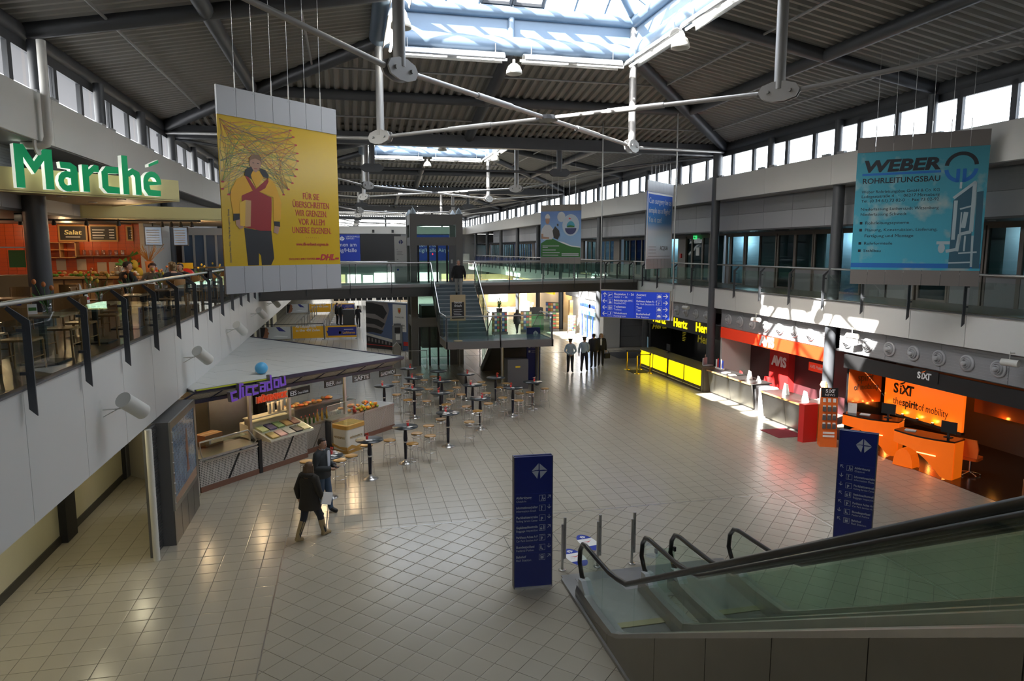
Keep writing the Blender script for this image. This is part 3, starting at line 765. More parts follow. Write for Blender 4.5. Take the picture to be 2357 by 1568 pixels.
text('spirit', .4, (.35, -.03, 1.72), bw, M_blk3, fit=.62); text('of mobility', .3, (.2, -.03, 1.42), bw, M_blk3, fit=1.0)  # reflected words of the orange sign set as dark letters
def arch_desk(name, label, loc, rz):
    t = thing(name, label, 'desk', loc, rz, 'curved orange rental desks')
    # local: x along the front (0..1.62), front face toward -y, bowed front
    N = 12; L = 1.62
    def fr(u): return -.22 * math.sin(PI * min(1, u * .9 + .05)) 
    top = [(L * i / N, fr(i / N)) for i in range(N + 1)] + [(L, .55), (0, .45)]
    MB().prism(top, (0, 0, 1.03), X3, Y3, (0, 0, .045)).build('desk_top', M_blackg, t)
    vs = []
    for i in range(N + 1):
        u = i / N; x = L * u; lo = .72 - .1 * u if u < .2 else max(.0, .70 * (1 - ((u - .2) / .66) ** 2.2)) if u < .86 else 0.0
        for dy in (0, .05): vs += [(x, fr(u) + dy, lo), (x, fr(u) + dy, 1.03)]
    fs = []
    for i in range(N):
        a = 4 * i; b = a + 4
        fs += [(a, b, b + 1, a + 1), (a + 2, a + 3, b + 3, b + 2), (a, a + 2, b + 2, b), (a + 1, b + 1, b + 3, a + 3)]
    fs += [(0, 1, 3, 2), (4 * N, 4 * N + 2, 4 * N + 3, 4 * N + 1)]
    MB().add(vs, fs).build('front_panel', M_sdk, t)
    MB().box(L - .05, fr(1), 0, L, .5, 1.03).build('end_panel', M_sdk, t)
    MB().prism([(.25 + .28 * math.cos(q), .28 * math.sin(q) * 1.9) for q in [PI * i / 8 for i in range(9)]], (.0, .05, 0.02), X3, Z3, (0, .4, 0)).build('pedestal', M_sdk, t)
    MB().box(.75, fr(.6) - .012, .60, 1.25, fr(.6) - .0, .63).build('slot_light', mat('slot_glow', (1, .5, .2), .4, emit=1.2), t)
    return t
D1 = arch_desk('rental_desk', 'curved orange rental desk with black top beside the brochure stand', (15.12, 18.62, .008), math.radians(-58))
D2 = dup(D1, (15.2, 16.55, .008), math.radians(-70), 'curved orange rental desk with black top, closer to the escalators')
def monitor(name, label, loc, rz, grp=None, s=1.0):
    t = thing(name, label, 'monitor', loc, rz, grp)
    MB().box(-.2 * s, -.02, .12 * s, .2 * s, .02, .44 * s).build('screen', M_black, t)
    MB().box(-.03, -.02, .01, .03, .02, .14 * s).build('stem', M_black, t)
    MB().box(-.1, -.07, 0, .1, .07, .015).build('base', M_black, t)
    return t
monitor('monitor', 'black monitor on the orange desk beside the brochure stand', (16.02, 17.75, 1.084), math.radians(120))
monitor('monitor', 'black monitor on the orange desk closer to the escalators', (15.95, 15.45, 1.084), math.radians(110))
def chair(name, label, loc, rz, m):
    t = thing(name, label, 'chair', loc, rz)
    MB().rbox(-.24, -.24, .46, .24, .24, .54, .08).build('seat', m, t)
    MB().prism([(-.24, 0), (-.26, .25), (-.2, .5), (.2, .5), (.26, .25), (.24, 0)], (0, .22, .56), X3, Z3, (0, .06, 0)).build('backrest', m, t)
    MB().tube((0, 0, .1), (0, 0, .46), .03, 10).build('stem', M_chrome, t)
    b = MB()
    for k in range(5):
        a = 2 * PI * k / 5; b.tube((0, 0, .1), (.26 * math.cos(a), .26 * math.sin(a), .05), .016, 6); b.ball((.26 * math.cos(a), .26 * math.sin(a), .03), .03, seg=6, rings=4)
    b.build('star_base', M_chrome, t)
    return t
chair('office_chair', 'orange office chair behind the rental desk closer to the escalators', (16.6, 15.3, .008), 2.0, M_orange)
bs = thing('brochure_display', 'white framed notice standing on the orange desk by the brochure stand', 'notice', (15.38, 18.55, 1.084), math.radians(-50))
MB().box(-.13, 0, 0, .13, .015, .36).build('card', M_paper, bs); MB().box(-.13, -.003, .32, .13, 0, .36).build('header', M_orange, bs)
text('--- ---\n-- ----\n--- --', .05, (-.1, -.004, .24), bs, M_greyd)
for k, (bx, by, r, w) in enumerate(((15.62, 18.25, -.9, 'beside the framed notice on the orange desk'), (15.5, 16.3, -.9, 'on the orange desk closer to the escalators'))):
    tag(MB().box(-.14, -.1, 0, .14, .1, .02).build('leaflet_pile', M_paper, None, (bx, by, 1.084), r), 'small pile of white leaflets ' + w, 'leaflets')
# brochure stand
ns = thing('brochure_stand', 'orange brochure stand with black header next to the rental desks', 'brochure stand', (14.52, 18.98, 0), math.radians(-24))
MB().prism([(-.30, 0), (.02, 0), (.08, .0), (-.02, 1.86), (-.10, 1.86)], (0, 0, 0), Y3, Z3, (.50, 0, 0)).build('body', mat('orange_sheet', (.82, .17, .025), .4), ns)

def onstand(x, h, dx, dh, t, m, name, par):
    o = MB().box(-dx / 2, -t, 0, dx / 2, 0, dh).build(name, m, par, (x, -.302 + .2 * h / 1.86, h)); o.rotation_euler = (-math.atan2(.2, 1.86), 0, 0); return o
onstand(.25, 1.58, .50, .30, .012, M_black, 'header', ns)
hd = text('NEWS', .11, (.25, -.155, 1.62), ns, M_txtw, align='CENTER'); sixt(ns, .15, M_txtw, M_orange, .12, -.15, 1.73)
for r in range(4):
    for c in range(3):
        h = 1.40 - .27 * r
        if r == 0:
            onstand(.10 + .15 * c, h + .02, .085, .12, .012, M_paper, 'leaflet', ns)
        else:
            onstand(.10 + .15 * c, h, .095, .15, .05, M_greyd, 'pocket', ns); onstand(.10 + .15 * c, h + .04, .08, .15, .03, M_paper, 'leaflet', ns)
for h in (.32, .42): onstand(.25, h, .34, .06, .02, M_paper, 'newspaper', ns)
tag(MB().prism([(-.25, -.1), (.25, -.1), (.3, .1), (-.3, .1)], (0, 0, 0), X3, Y3, (0, 0, 1.25)).build('red_pillar_stand', M_red, None, (14.42, 19.35, 0), 0), 'red freestanding display column between brochure stand and red counter', 'display')
# ---------------------------------------------------------------- red rental area
M_redg = mat('red_fascia', (.80, .045, .012), .3, emit=.12, ecol=(1, .06, .02))
M_maroon = mat('maroon_wall', (.07, .022, .026), .35)
tag(MB().box(16.46, 21.35, 2.24, 16.56, 28.6, 2.72).build('red_fascia', M_redg), 'bright red fascia beam over the red rental counter', 'fascia')
av = thing('fascia_letters', 'white letters on the red fascia over the red rental counter', 'sign', (16.45, 25.45, 2.28), -PI / 2)
def avis(par, x0, z, s, m=M_txtw, y=-.01):
    text('A', s, (x0, y, z), par, m, bold=.05 * s); text('V', s, (x0 + .52 * s, y, z), par, m, bold=.05 * s)
    text('I', s, (x0 + 1.10 * s, y, z), par, m, bold=.05 * s); text('S', s, (x0 + 1.36 * s, y, z), par, m, bold=.05 * s)
avis(av, 0, .04, .55)
MB().box(18.05, 20.6, 0, 18.2, 28.62, 2.7).build('red_shop_back', M_maroon, GR)
rp = thing('red_pillar', 'glossy red pillar with white lettering behind the red rental counter', 'pillar', (17.75, 26.65, 0), -PI / 2)
MB().box(0, 0, 0, 1.35, .3, 2.35).build('body', mat('red_gloss', (.42, .02, .02), .18), rp)
avis(rp, .18, 1.30, .56)
pr = thing('wall_sign', 'small red sign with white lettering on the maroon wall', 'sign', (18.0, 24.35, 1.38), -PI / 2)
MB().rbox(0, 0, 0, 1.2, .05, .34, .02).build('panel', M_redg, pr); text('AVIS Preferred', .2, (.1, -.004, .12), pr, M_txtw, fit=1.0)
def counter(name, label, loc, rz, L, m_front, m_top, grp, n=2, lean=.12):
    t = thing(name, label, 'counter', loc, rz, grp)
    MB().box(0, .1, 0, L, .75, .10).build('plinth', M_greyd, t)
    for k in range(n):
        MB().prism([(.02, .1), (-.0 - lean, 1.02), (.06 - lean, 1.02), (.08, .1)], (L * k / n + .008, 0, 0), Y3, Z3, (L / n - .016, 0, 0)).build('front_panel', m_front, t)
    MB().box(0, .1, .1, L, .72, 1.0).build('body', M_greyd, t)
    MB().box(-.02, -.16, 1.03, L + .02, .78, 1.07).build('worktop', M_inoxd, t)
    MB().box(-.02, -.18, 1.02, L + .02, -.16, 1.075).build('wood_edge', m_top, t)
    return t
c1 = counter('service_counter', 'brushed metal counter of the red rental desk next to the yellow one', (15.12, 27.0, 0), -PI / 2, 3.35, M_inoxd, M_wood, 'metal rental counters')
c2 = counter('service_counter', 'brushed metal counter of the red rental desk closer to the red mat', (14.78, 22.45, 0), -PI / 2, 2.75, M_inoxd, M_wood, 'metal rental counters')
tag(MB().lathe([(.36, 0), (.36, 1.0), (.33, 1.03)], seg=20).build('curved_white_pier', mat('pier_white', (.66, .66, .64), .4), None, (15.35, 23.0, 0)), 'white rounded pier between the two metal rental counters', 'pier')
tag(MB().box(14.6, 19.62, 0, 15.4, 19.70, 1.15).build('counter_end_board', M_wood), 'pale wooden end board of the red rental counter', 'board')
tag(MB().box(13.74, 19.9, 0, 14.72, 21.0, .012).build('red_mat', mat('red_carpet', (.22, .02, .03), .9, bump=.4, scale=60)), 'dark red doormat in front of the metal counter', 'mat')
chair('rental_chair', 'red chair behind the metal counter next to the white partition', (16.4, 26.2, 0), 1.2, M_red)
chair('rental_chair', 'red chair in front of the glossy red pillar', (16.8, 24.9, 0), 1.6, M_red)
for k, (x, y, lab) in enumerate(((15.45, 24.6, 'white counter display by the middle of the first metal counter'), (15.5, 24.05, 'small white counter display beside the white pier'), (15.1, 21.7, 'white counter display in the middle of the second metal counter'), (15.1, 20.6, 'white counter display by the wooden end board'))):
    b = thing('counter_display', lab, 'display', (x, y, 1.07), -PI / 2 - .2)
    s = (.8, .5, .9, .75)[k]
    MB().prism([(0, 0), (.14, 0), (.06, .42 * s)], (-.17 * s, 0, 0), Y3, Z3, (.34 * s, 0, 0)).build('card', M_paper, b)
    text('--', .12 * s, (-.1 * s, .02, .14 * s), b, M_greyd, rot=(PI / 2 - .15, 0, 0))
for k, (x, y, lab) in enumerate(((15.35, 26.1, 'by the yellow counter'), (15.3, 25.5, 'in the middle of the metal counter'))):
    tag(MB().box(-.15, -.12, 0, .15, .12, .025).build('paper_pile', M_paper, None, (x, y, 1.07), .4 + k), 'stack of white papers ' + lab, 'papers')
lf = thing('leaflet_rack', 'white leaflet rack with red and blue cards on the counter corner', 'leaflet rack', (15.5, 27.0, 1.07), -PI / 2)
MB().box(-.3, 0, 0, .3, .12, .06).build('tray', M_paper, lf)
for k, m in enumerate((M_paper, M_red, M_blueL, M_paper, M_blueL)):
    MB().box(-.28 + .115 * k, .02 + .01 * k, .06, -.18 + .115 * k, .03 + .01 * k, .4 + .05 * (k % 2)).build('leaflet', m, lf)
# ---------------------------------------------------------------- yellow rental area
M_yel = mat('backlit_yellow', (1, .72, .01), .3, emit=1.15, ecol=(1, .76, .0))
M_yl = mat('sign_yellow', (.95, .78, .02), .4, emit=.75, ecol=(1, .80, .0))
M_brz = mat('bronze_panel', (.13, .115, .075), .4, .3)
tag(MB().box(16.46, 28.75, 2.10, 16.56, 36.7, 2.73).build('black_fascia', M_black), 'black fascia beam over the yellow rental counter', 'fascia')
for k, (ya, yb, nmm) in enumerate(((35.9, 34.3, 'far'), (33.35, 31.85, 'middle'), (30.95, 29.4, 'near'))):
    t = thing('yellow_letters', 'glowing yellow lettering on the black fascia, %s one of three' % nmm, 'sign', (16.45, ya, 2.22), -PI / 2, 'yellow letterings on the black fascia')
    text('Hertz', .62, (0, -.01, .05), t, M_yl, bold=.014, fit=ya - yb, ext=.01)
MB().box(18.0, 28.75, 0, 18.1, 36.7, 2.70).build('yellow_shop_back', M_blackg, GR)
t = thing('yellow_letters', 'dim yellow lettering on the black side wall of the yellow rental shop', 'sign', (16.75, 36.68, 1.75), 0)
text('Hertz', .42, (0, -.01, 0), t, mat('dull_yellow', (.45, .37, .02), .5, emit=.12), bold=.01, shear=.3, fit=.95)
t = thing('yellow_letters', 'large dim yellow lettering on the black back wall of the yellow rental shop', 'sign', (17.98, 33.6, 1.35), -PI / 2)
text('Hertz', .62, (0, -.01, 0), t, MATS['dull_yellow'], bold=.014, shear=.1, fit=1.7)  # reflection of the front sign put in as dim glowing letters
t = thing('price_list', 'narrow list of small yellow lines on the black back wall', 'sign', (17.98, 35.3, 1.2), -PI / 2)
for k in range(9): MB().box(0, -.008, .09 * k, .28 + .05 * (k % 3), 0, .09 * k + .035).build('line', MATS['dull_yellow'], t)
for k, (ya, lab) in enumerate(((34.15, 'farther section of the bronze counter with two glowing yellow panels'), (30.75, 'nearer section of the bronze counter with two glowing yellow panels'))):
    t = thing('yellow_counter', lab, 'counter', (14.95, ya, 0), -PI / 2, 'yellow rental counters')
    L = 3.35
    MB().box(0, .08, 0, L, .7, 1.02).build('body', M_brz, t)
    MB().box(-.03, -.04, 1.02, L + .03, .75, 1.08).build('worktop', M_brz, t)
    for q in range(2):
        x0 = .06 + q * 1.65; 
        fpn = MB().box(x0 - .04, 0, 0, x0 + 1.6, .08, 1.02).build('frame_panel', M_brz, t)
        MB().box(x0 + .03, -.025, .26, x0 + 1.52, -.001, .94).build('light_panel', M_yel, fpn)
        MB().tube((x0, -.07, .13), (x0 + 1.55, -.07, .13), .022, 8).tube((x0 + .1, -.07, .13), (x0 + .1, 0, .13), .012, 6).tube((x0 + 1.4, -.07, .13), (x0 + 1.4, 0, .13), .012, 6).build('foot_rail', M_inoxd, fpn)
tag(MB().box(15.0, 30.78, 0, 15.7, 30.82, 1.05).build('counter_divider', M_brz), 'bronze divider panel between the two yellow counter sections', 'panel') if 0 else None
cd = thing('poster_stand', 'light blue card in a stand at the far end of the yellow counter', 'poster', (15.3, 34.0, 1.08), -PI / 2 - .3)
MB().box(-.18, 0, 0, .18, .02, .55).build('card', mat('pale_blue', (.25, .55, .75), .5), cd); text('---\n--', .1, (-.12, -.003, .3), cd, M_txtw)
monitor('monitor', 'black monitor on the yellow counter near its farther section', (15.5, 31.9, 1.08), -PI / 2)
lt = thing('desk_laptop', 'grey office terminal at the near end of the yellow counter', 'monitor', (15.5, 27.9, 1.08), .6)
MB().box(-.2, -.14, 0, .2, .14, .03).build('keyboard_base', M_noz, lt); MB().prism([(-.2, 0), (.2, 0), (.18, .32), (-.18, .32)], (0, .14, .02), X3, Z3, (0, .05, .0)).build('screen', M_noz, lt)
# rope barrier posts by the yellow counter
bpst = None
for k, (x, y) in enumerate(((13.99, 33.6), (13.97, 32.25), (14.66, 33.4), (14.68, 32.25))):
    lab = ['gold barrier post far left by the yellow counter', 'gold barrier post near left by the yellow counter', 'gold barrier post far right against the yellow counter', 'gold barrier post near right against the yellow counter'][k]
    if bpst is None:
        bpst = thing('barrier_post', lab, 'barrier post', (x, y, 0), 0, 'gold barrier posts')
        mg = mat('gold_metal', (.75, .52, .06), .25, .9)
        MB().lathe([(.16, 0), (.16, .02), (.05, .05)], seg=16).build('base', mg, bpst)
        MB().tube((0, 0, .04), (0, 0, .98), .035, 12).build('pole', mg, bpst); MB().lathe([(.04, .93), (.045, 1.03), (.0, 1.03)], seg=12).build('head', M_black, bpst)
    else: dup(bpst, (x, y, 0), None, lab)
for k, (a, b, lab) in enumerate((((13.99, 33.6), (14.66, 33.4), 'far black belt between gold barrier posts'), ((13.97, 32.25), (14.68, 32.25), 'near black belt between gold barrier posts'))):
    tag(MB().box(0, 0, 0, 1, .006, .05).build('barrier_belt', M_black, None, (a[0] + .045, a[1], .95)), lab, 'belt')
    o = bpy.data.objects['barrier_belt' if k == 0 else 'barrier_belt.001']; o.scale = (math.hypot(b[0] - a[0], b[1] - a[1]) - .09, 1, 1); o.rotation_euler = (0, 0, math.atan2(b[1] - a[1], b[0] - a[0]))
tag(MB().box(13.85, 32.45, 0, 14.78, 33.35, .012).build('dark_mat', M_fabricb), 'dark mat between the gold barrier posts', 'mat')
tag(MB().box(15.0, 37.2, 0, 19.0, 39.6, .012).build('entrance_mat', mat('grey_mat', (.09, .09, .095), .9)), 'large grey entrance mat beyond the yellow counter', 'mat')
wc = thing('white_cabinet', 'tall white cabinet with a grey lower door beyond the yellow counter', 'cabinet', (15.55, 41.35, 0), 0)
MB().box(0, 0, 0, 1.15, .6, 2.1).build('body', M_white, wc); wdoor = MB().box(.03, -.02, .1, 1.12, 0, 1.38).build('door', M_white, wc); MB().box(.03, -.02, 1.42, 1.12, 0, 2.05).build('upper_panel', M_white, wc)
MB().box(.08, -.04, .7, .11, -.02, .85).build('handle', M_inox, wdoor)
# ================================================================ footbridge
BA = math.atan(.229); BL = 20.78
M_girder = mat('girder_grey', (.085, .082, .08), .45, .2)
M_tread = mat('stair_tread', (.15, .19, .22), .4)
BR = thing('footbridge', 'grey steel footbridge with round web openings crossing the hall at gallery level', 'footbridge', (-4.03, 32.98, 0), BA)
MB().box(0, .05, 4.38, BL, 3.3, 4.5).build('deck', mat('bridge_deck', (.22, .22, .22), .4), BR)
MB().box(0, -.02, 4.36, BL, .06, 4.52).build('edge_trim', mat('edge_grey', (.36, .36, .36), .4), BR)
def girder(y, name='girder'):
    mb = MB(); w, h, r = .52, .215, .125; zc = 4.155
    n = int(BL / (2 * w)); w = BL / n / 2
    for c in range(n):
        cx = w * (2 * c + 1)
        angs = sorted([PI * i / 8 for i in range(16)] + [math.atan2(h, w) * s + o for s, o in ((1, 0), (-1, PI), (1, PI), (-1, 2 * PI))])
        for yy, flip in ((y, 0), (y + .03, 1)):
            vs = []
            for a in angs:
                ca, sa = math.cos(a), math.sin(a); k = min(w / max(1e-6, abs(ca)), h / max(1e-6, abs(sa)))
                vs += [(cx + ca * k, yy, zc + sa * k), (cx + ca * r, yy, zc + sa * r)]
            m = len(angs)
            fs = [(2 * i, 2 * ((i + 1) % m), 2 * ((i + 1) % m) + 1, 2 * i + 1) for i in range(m)]
            mb.add(vs, [f[::-1] for f in fs] if flip else fs)
        mb.lathe([(r, 0), (r, .03)], (cx, y, zc), 16, M=Matrix.Rotation(-PI / 2, 4, 'X'))
    mb.box(0, y - .06, 4.37, BL, y + .1, 4.39).box(0, y - .06, 3.92, BL, y + .1, 3.95)
    return mb.build(name, M_girder, BR)
girder(.02)
MB().box(0, 3.1, 4.22, BL, 3.3, 4.39).build('rear_beam', M_girder, BR)
def rail_bits(par, x0, x1, y, inward, gap=1.93, z=4.5, end=False):
    MB().tube((x0, y + .12 * inward, z + 1.08), (x1, y + .12 * inward, z + 1.08), .03, 10).build('handrail', M_rail, par)
    n = max(1, round((x1 - x0) / gap)); s = (x1 - x0) / n
    for k in range(n + 1):
        x = x0 + s * k
        mb = MB(); p = [(-.02, -.42), (.03, -.36), (.03, .82), (.13, 1.03), (.09, 1.05), (-.02, .86)]
        mb.prism([(q[0] * inward, q[1]) for q in p], (x - .012, y, z), Y3, Z3, (.024, 0, 0))
        for q in (.2, .7): mb.box(x - .015, min(0, .09 * inward) + y, z + q - .02, x + .015, max(0, .09 * inward) + y, z + q + .02)
        mb.build('post', M_steel, par)
        if k < n: MB().box(x + .04, y + .08 * inward - .006, z + .06, x + s - .04, y + .08 * inward + .006, z + .92).build('glass_pane', M_glassg, par)
ca = math.cos(BA)
xs0, xs1 = (4.0 + 4.03) / ca, (6.2 + 4.03) / ca
rl = thing('glass_railing', 'glass railing on the near edge of the footbridge left of the stairs', 'railing', (-4.03, 32.98, 0), BA, 'footbridge railings')
rail_bits(rl, .1, xs0 - .05, -.03, 1)
rl = thing('glass_railing', 'glass railing on the near edge of the footbridge right of the stairs', 'railing', (-4.03, 32.98, 0), BA, 'footbridge railings')
rail_bits(rl, xs1 + .05, BL - .3, -.03, 1)
rl = thing('glass_railing', 'glass railing on the far edge of the footbridge left of the lift tower', 'railing', (-4.03, 32.98, 0), BA, 'footbridge railings')
rail_bits(rl, .1, 6.9, 3.33, -1)
rl = thing('glass_railing', 'glass railing on the far edge of the footbridge right of the lift tower', 'railing', (-4.03, 32.98, 0), BA, 'footbridge railings')
rail_bits(rl, 10.3, BL - .3, 3.33, -1)
# ================================================================ stairs and landing
ST = thing('staircase', 'dark steel staircase with glass sides coming down from the footbridge to a landing', 'staircase', (4.0, 29.65, 0))
NS = 13; RI = 2.25 / NS; GO = 3.45 / NS
y_l = 2.05                                        # landing depth
for k in range(NS):
    zt = 2.25 + RI * (k + 1); y = y_l + GO * k
    mb = MB(); mb.box(.05, y, zt - .04, 2.15, y + GO + .02, zt); mb.box(.05, y, zt - RI, 2.15, y + .012, zt - .04); mb.box(.05, y - .006, zt - .025, 2.15, y + .0, zt + .002, 1)
    mb.build('tread', [M_tread, mat('nosing', (.45, .47, .5), .4)], ST)
def stringer(x, y0, z0, y1, z1, name='stringer'):
    MB().prism([(y0, z0 - .3), (y0, z0 + .08), (y1, z1 + .08), (y1, z1 - .3)], (x, 0, 0), Y3, Z3, (.05, 0, 0)).build(name, M_girder, ST)
for x in (0, 2.15): stringer(x, y_l, 2.25, y_l + 3.45, 4.45)
MB().box(0, 0, 2.20, 4.75, y_l, 2.25).build('landing', mat('landing_floor', (.13, .17, .19), .22), ST)
MB().box(-.04, -.04, 1.93, 4.8, .0, 2.26).box(-.04, 0, 1.93, 0, y_l, 2.26).box(4.75, 0, 1.93, 4.8, y_l, 2.26).build('landing_edge', mat('landing_edge', (.15, .15, .15), .4), ST)
MB().box(.1, .3, 2.0, 4.65, y_l - .1, 2.19).build('landing_underside', M_black, ST)
NL = 13; RL = 2.25 / NL
for k in range(NL):
    zt = 2.25 - RL * (k + 1); y = y_l + GO * k
    mb = MB(); mb.box(2.55, y, zt - .04, 4.7, y + GO + .02, zt); mb.box(2.55, y, zt, 4.7, y + .012, zt + RL); mb.build('lower_tread', mat('lower_tread', (.035, .035, .038), .5), ST)
for x in (2.5, 4.7): stringer(x, y_l, 2.2, y_l + 3.45, .1, 'lower_stringer')
MB().tube((2.45, -.0, 0), (2.45, 0, 1.95), .055, 12).build('post', M_inoxd, ST)
MB().tube((4.3, .9, 0), (4.3, .9, 1.95), .09, 12).build('post', M_girder, ST)
for x, nm in ((-.02, 'left'), (2.22, 'right')):
    MB().path([(x, y_l + 3.5, 5.58), (x, y_l + 3.3, 5.5), (x, y_l + .05, 3.36), (x, y_l - .35, 3.34)], .028, 8).build('handrail', M_rail, ST)
    for k in range(3):
        ya, yb = y_l + 1.15 * k, y_l + 1.15 * (k + 1); za, zb2 = 2.35 + .75 * k, 2.35 + .75 * (k + 1)
        MB().prism([(ya + .03, za), (yb - .03, zb2 - .02), (yb - .03, zb2 + .82), (ya + .03, za + .84)], (x - .006, 0, 0), Y3, Z3, (.012, 0, 0)).build('glass_pane', M_glassg, ST)
        MB().box(x - .02, ya - .02, za - .3, x + .02, ya + .04, za + .95).build('rail_post', M_steel, ST)
for x in (2.52, 4.74):
    MB().path([(x, y_l - .1, 3.3), (x, y_l + .1, 3.3), (x, y_l + 3.4, 1.1), (x, y_l + 3.7, 1.1), (x, y_l + 3.7, .3)], .024, 8).build('handrail', M_rail, ST)
    MB().prism([(y_l + .1, 2.4), (y_l + 3.2, .42), (y_l + 3.2, 1.15), (y_l + .1, 3.2)], (x, 0, 0), Y3, Z3, (.012, 0, 0)).build('glass_pane', M_glassg, ST)
MB().path([(-.0, y_l, 3.34), (-.0, .02, 3.34), (4.76, .02, 3.34), (4.76, y_l, 3.34)], .03, 8).build('handrail', M_rail, ST)
for x0, x1 in ((.08, 2.35), (2.42, 4.66)): MB().box(x0, 0, 2.35, x1, .012, 3.18).build('glass_pane', M_glassg, ST)
for x in (0, 2.38, 4.74): MB().box(x - .025, -.04, 1.95, x + .025, .04, 3.3).build('rail_post', M_steel, ST)
for x in (.0, 4.76): MB().box(x - .006, .08, 2.35, x + .006, y_l - .1, 3.18).build('glass_pane', M_glassg, ST)
MB().box(-.02, .05, 2.3, .02, .2, 3.15).box(4.74, .05, 2.3, 4.78, .2, 3.15).build('corner_plate', mat('corner_plate', (.42, .42, .45), .4), ST)
tag(MB().box(0, 0, 0, .95, .75, 1.35).box(.36, -.004, .98, .58, 0, 1.05, 1).build('black_cabinet', [M_greyd, M_yellow], None, (6.75, 29.85, 0)), 'dark grey cabinet with a yellow label standing under the stair landing', 'cabinet')
cb = thing('menu_board', 'chalk menu board in a pale wooden frame on a stand on the stair landing', 'menu board', (4.55, 29.95, 2.255), 0)
mg2 = mat('pale_gold', (.5, .38, .2), .4)
MB().lathe([(.2, 0), (.2, .02), (.03, .04)], seg=14).tube((0, .03, .03), (0, .03, 1.0), .018, 8).build('stand', mg2, cb)
MB().box(-.34, 0, .88, .34, .04, 2.02).build('frame', mat('pale_wood', (.42, .34, .2), .5), cb); MB().box(-.27, -.008, .98, .27, 0, 1.70).build('slate', M_black, cb)
text('heute\nfrisch', .15, (0, -.012, 1.5), cb, M_txtw, align='CENTER', shear=.2)
for k in range(5): MB().box(-.2 + .02 * (k % 2), -.011, 1.08 + .07 * k, .2 - .05 * (k % 3), -.008, 1.095 + .07 * k).build('chalk_line', M_txtw, cb)
# ================================================================ lift tower
LT = thing('lift_tower', 'grey steel and glass lift tower standing behind the stairs and footbridge', 'lift', (3.15, 37.2, 0))
M_tow = mat('tower_grey', (.15, .148, .142), .45, .1)
LW, LD = 2.80, 2.6
for x in (0, LW - .36):
    for y in (0, LD - .36):
        MB().box(x, y, 0, x + .36, y + .36, 8.1).build('corner_column', M_tow, LT)
        MB().lathe([(.16, 0), (.16, .12), (.0, .36)], (x + .18, y + .18, 8.1), 12).build('cap', mat('cap_pale', (.3, .36, .42), .5), LT)
for z0, z1 in ((7.55, 8.08), (6.45, 6.88), (3.85, 4.45), (2.1, 2.6)):
    MB().box(.36, .02, z0, LW - .36, .16, z1).box(.36, LD - .16, z0, LW - .36, LD - .02, z1).box(.02, .36, z0, .16, LD - .36, z1).box(LW - .16, .36, z0, LW - .02, LD - .36, z1).build('ring_beam', M_tow, LT)
for z0, z1 in ((6.9, 7.53), (4.55, 6.43), (2.62, 3.83), (.05, 2.08)):
    for y in (.08, LD - .1): MB().box(.38, y, z0, LW - .38, y + .012, z1).build('glass_pane', M_glassg, LT)
    for x in (.08, LW - .1): MB().box(x, .38, z0, x + .012, LD - .38, z1).build('glass_pane', M_glassg, LT)
for z0, z1 in ((4.5, 6.45), (0, 2.1)):
    for x in (.42, .95, 1.42, 1.95): MB().box(x - .05, .03, z0, x + .05, .075, z1).build('door_frame', M_black, LT)
    MB().box(2.05, .02, z0, 2.42, .07, z1).build('control_panel', M_greyd, LT)
    MB().box(2.15, .012, z0 + 1.0, 2.25, .02, z0 + 1.2).build('call_button', M_inox, LT)
text('0', .12, (1.18, .01, 5.95), LT, mat('red_led', (.9, .03, .02), .4, emit=2), align='CENTER')
MB().box(.6, .5, .9, LW - .6, LD - .5, 3.2).build('lift_car', mat('car_frame', (.10, .10, .10), .4), LT)
wt = thing('white_totem', 'tall white information totem with the diamond emblem on the footbridge beside the lift', 'totem', (2.35, 37.35, 4.5), 0)
MB().box(0, 0, 0, .62, .14, 2.42).build('panel', M_white, wt); MB().box(.02, -.004, 0, .6, 0, .28).build('base_panel', mat('totem_base', (.5, .52, .5), .5), wt)
airport_logo(wt, (.33, -.002, 2.13), .13, M_blue)
for k, (z, w) in enumerate(((1.72, .06), (1.6, .3), (1.53, .26), (1.46, .34), (1.2, .08), (1.0, .2), (.8, .3))): MB().box(.1, -.003, z, .1 + w, 0, z + .022).build('print_line', M_greyp, wt)
MB().box(.1, -.003, .62, .2, 0, .72).build('pictogram', M_blueL, wt)
# info post and bin near the tower, blue totem behind the stairs
bt = thing('blue_totem', 'tall dark blue information totem standing behind the stair landing', 'totem', (8.12, 31.75, 0), 0)
MB().box(0, 0, 0, .66, .16, 2.55).build('panel', M_blue, bt)
airport_logo(bt, (.42, -.002, 2.28), .13, M_txtw)
for k, (a, b) in enumerate((('Informationsschalter', 'Information Desk'), ('Toiletten', 'Toilets'), ('Gepäckaufbewahrung', 'Left Luggage'))):
    text(a, .055, (.22, -.004, 1.86 - .22 * k), bt, M_txtg, bold=.001, fit=.4); text(b, .05, (.22, -.004, 1.79 - .22 * k), bt, M_txtg, fit=.34)
    MB().box(.08, -.003, 1.8 - .22 * k, .17, 0, 1.9 - .22 * k).build('pictogram', M_txtg, bt)
bn = thing('waste_bin', 'tall grey metal waste bin beside the lift tower', 'bin', (2.1, 36.6, 0)); MB().rbox(0, 0, 0, .42, .42, 1.15, .06).build('body', M_inoxd, bn); MB().prism([(0, 1.15), (.42, 1.15), (.21, 1.38)], (0, 0, 0), X3, Z3, (0, .42, 0)).build('lid', M_inoxd, bn)
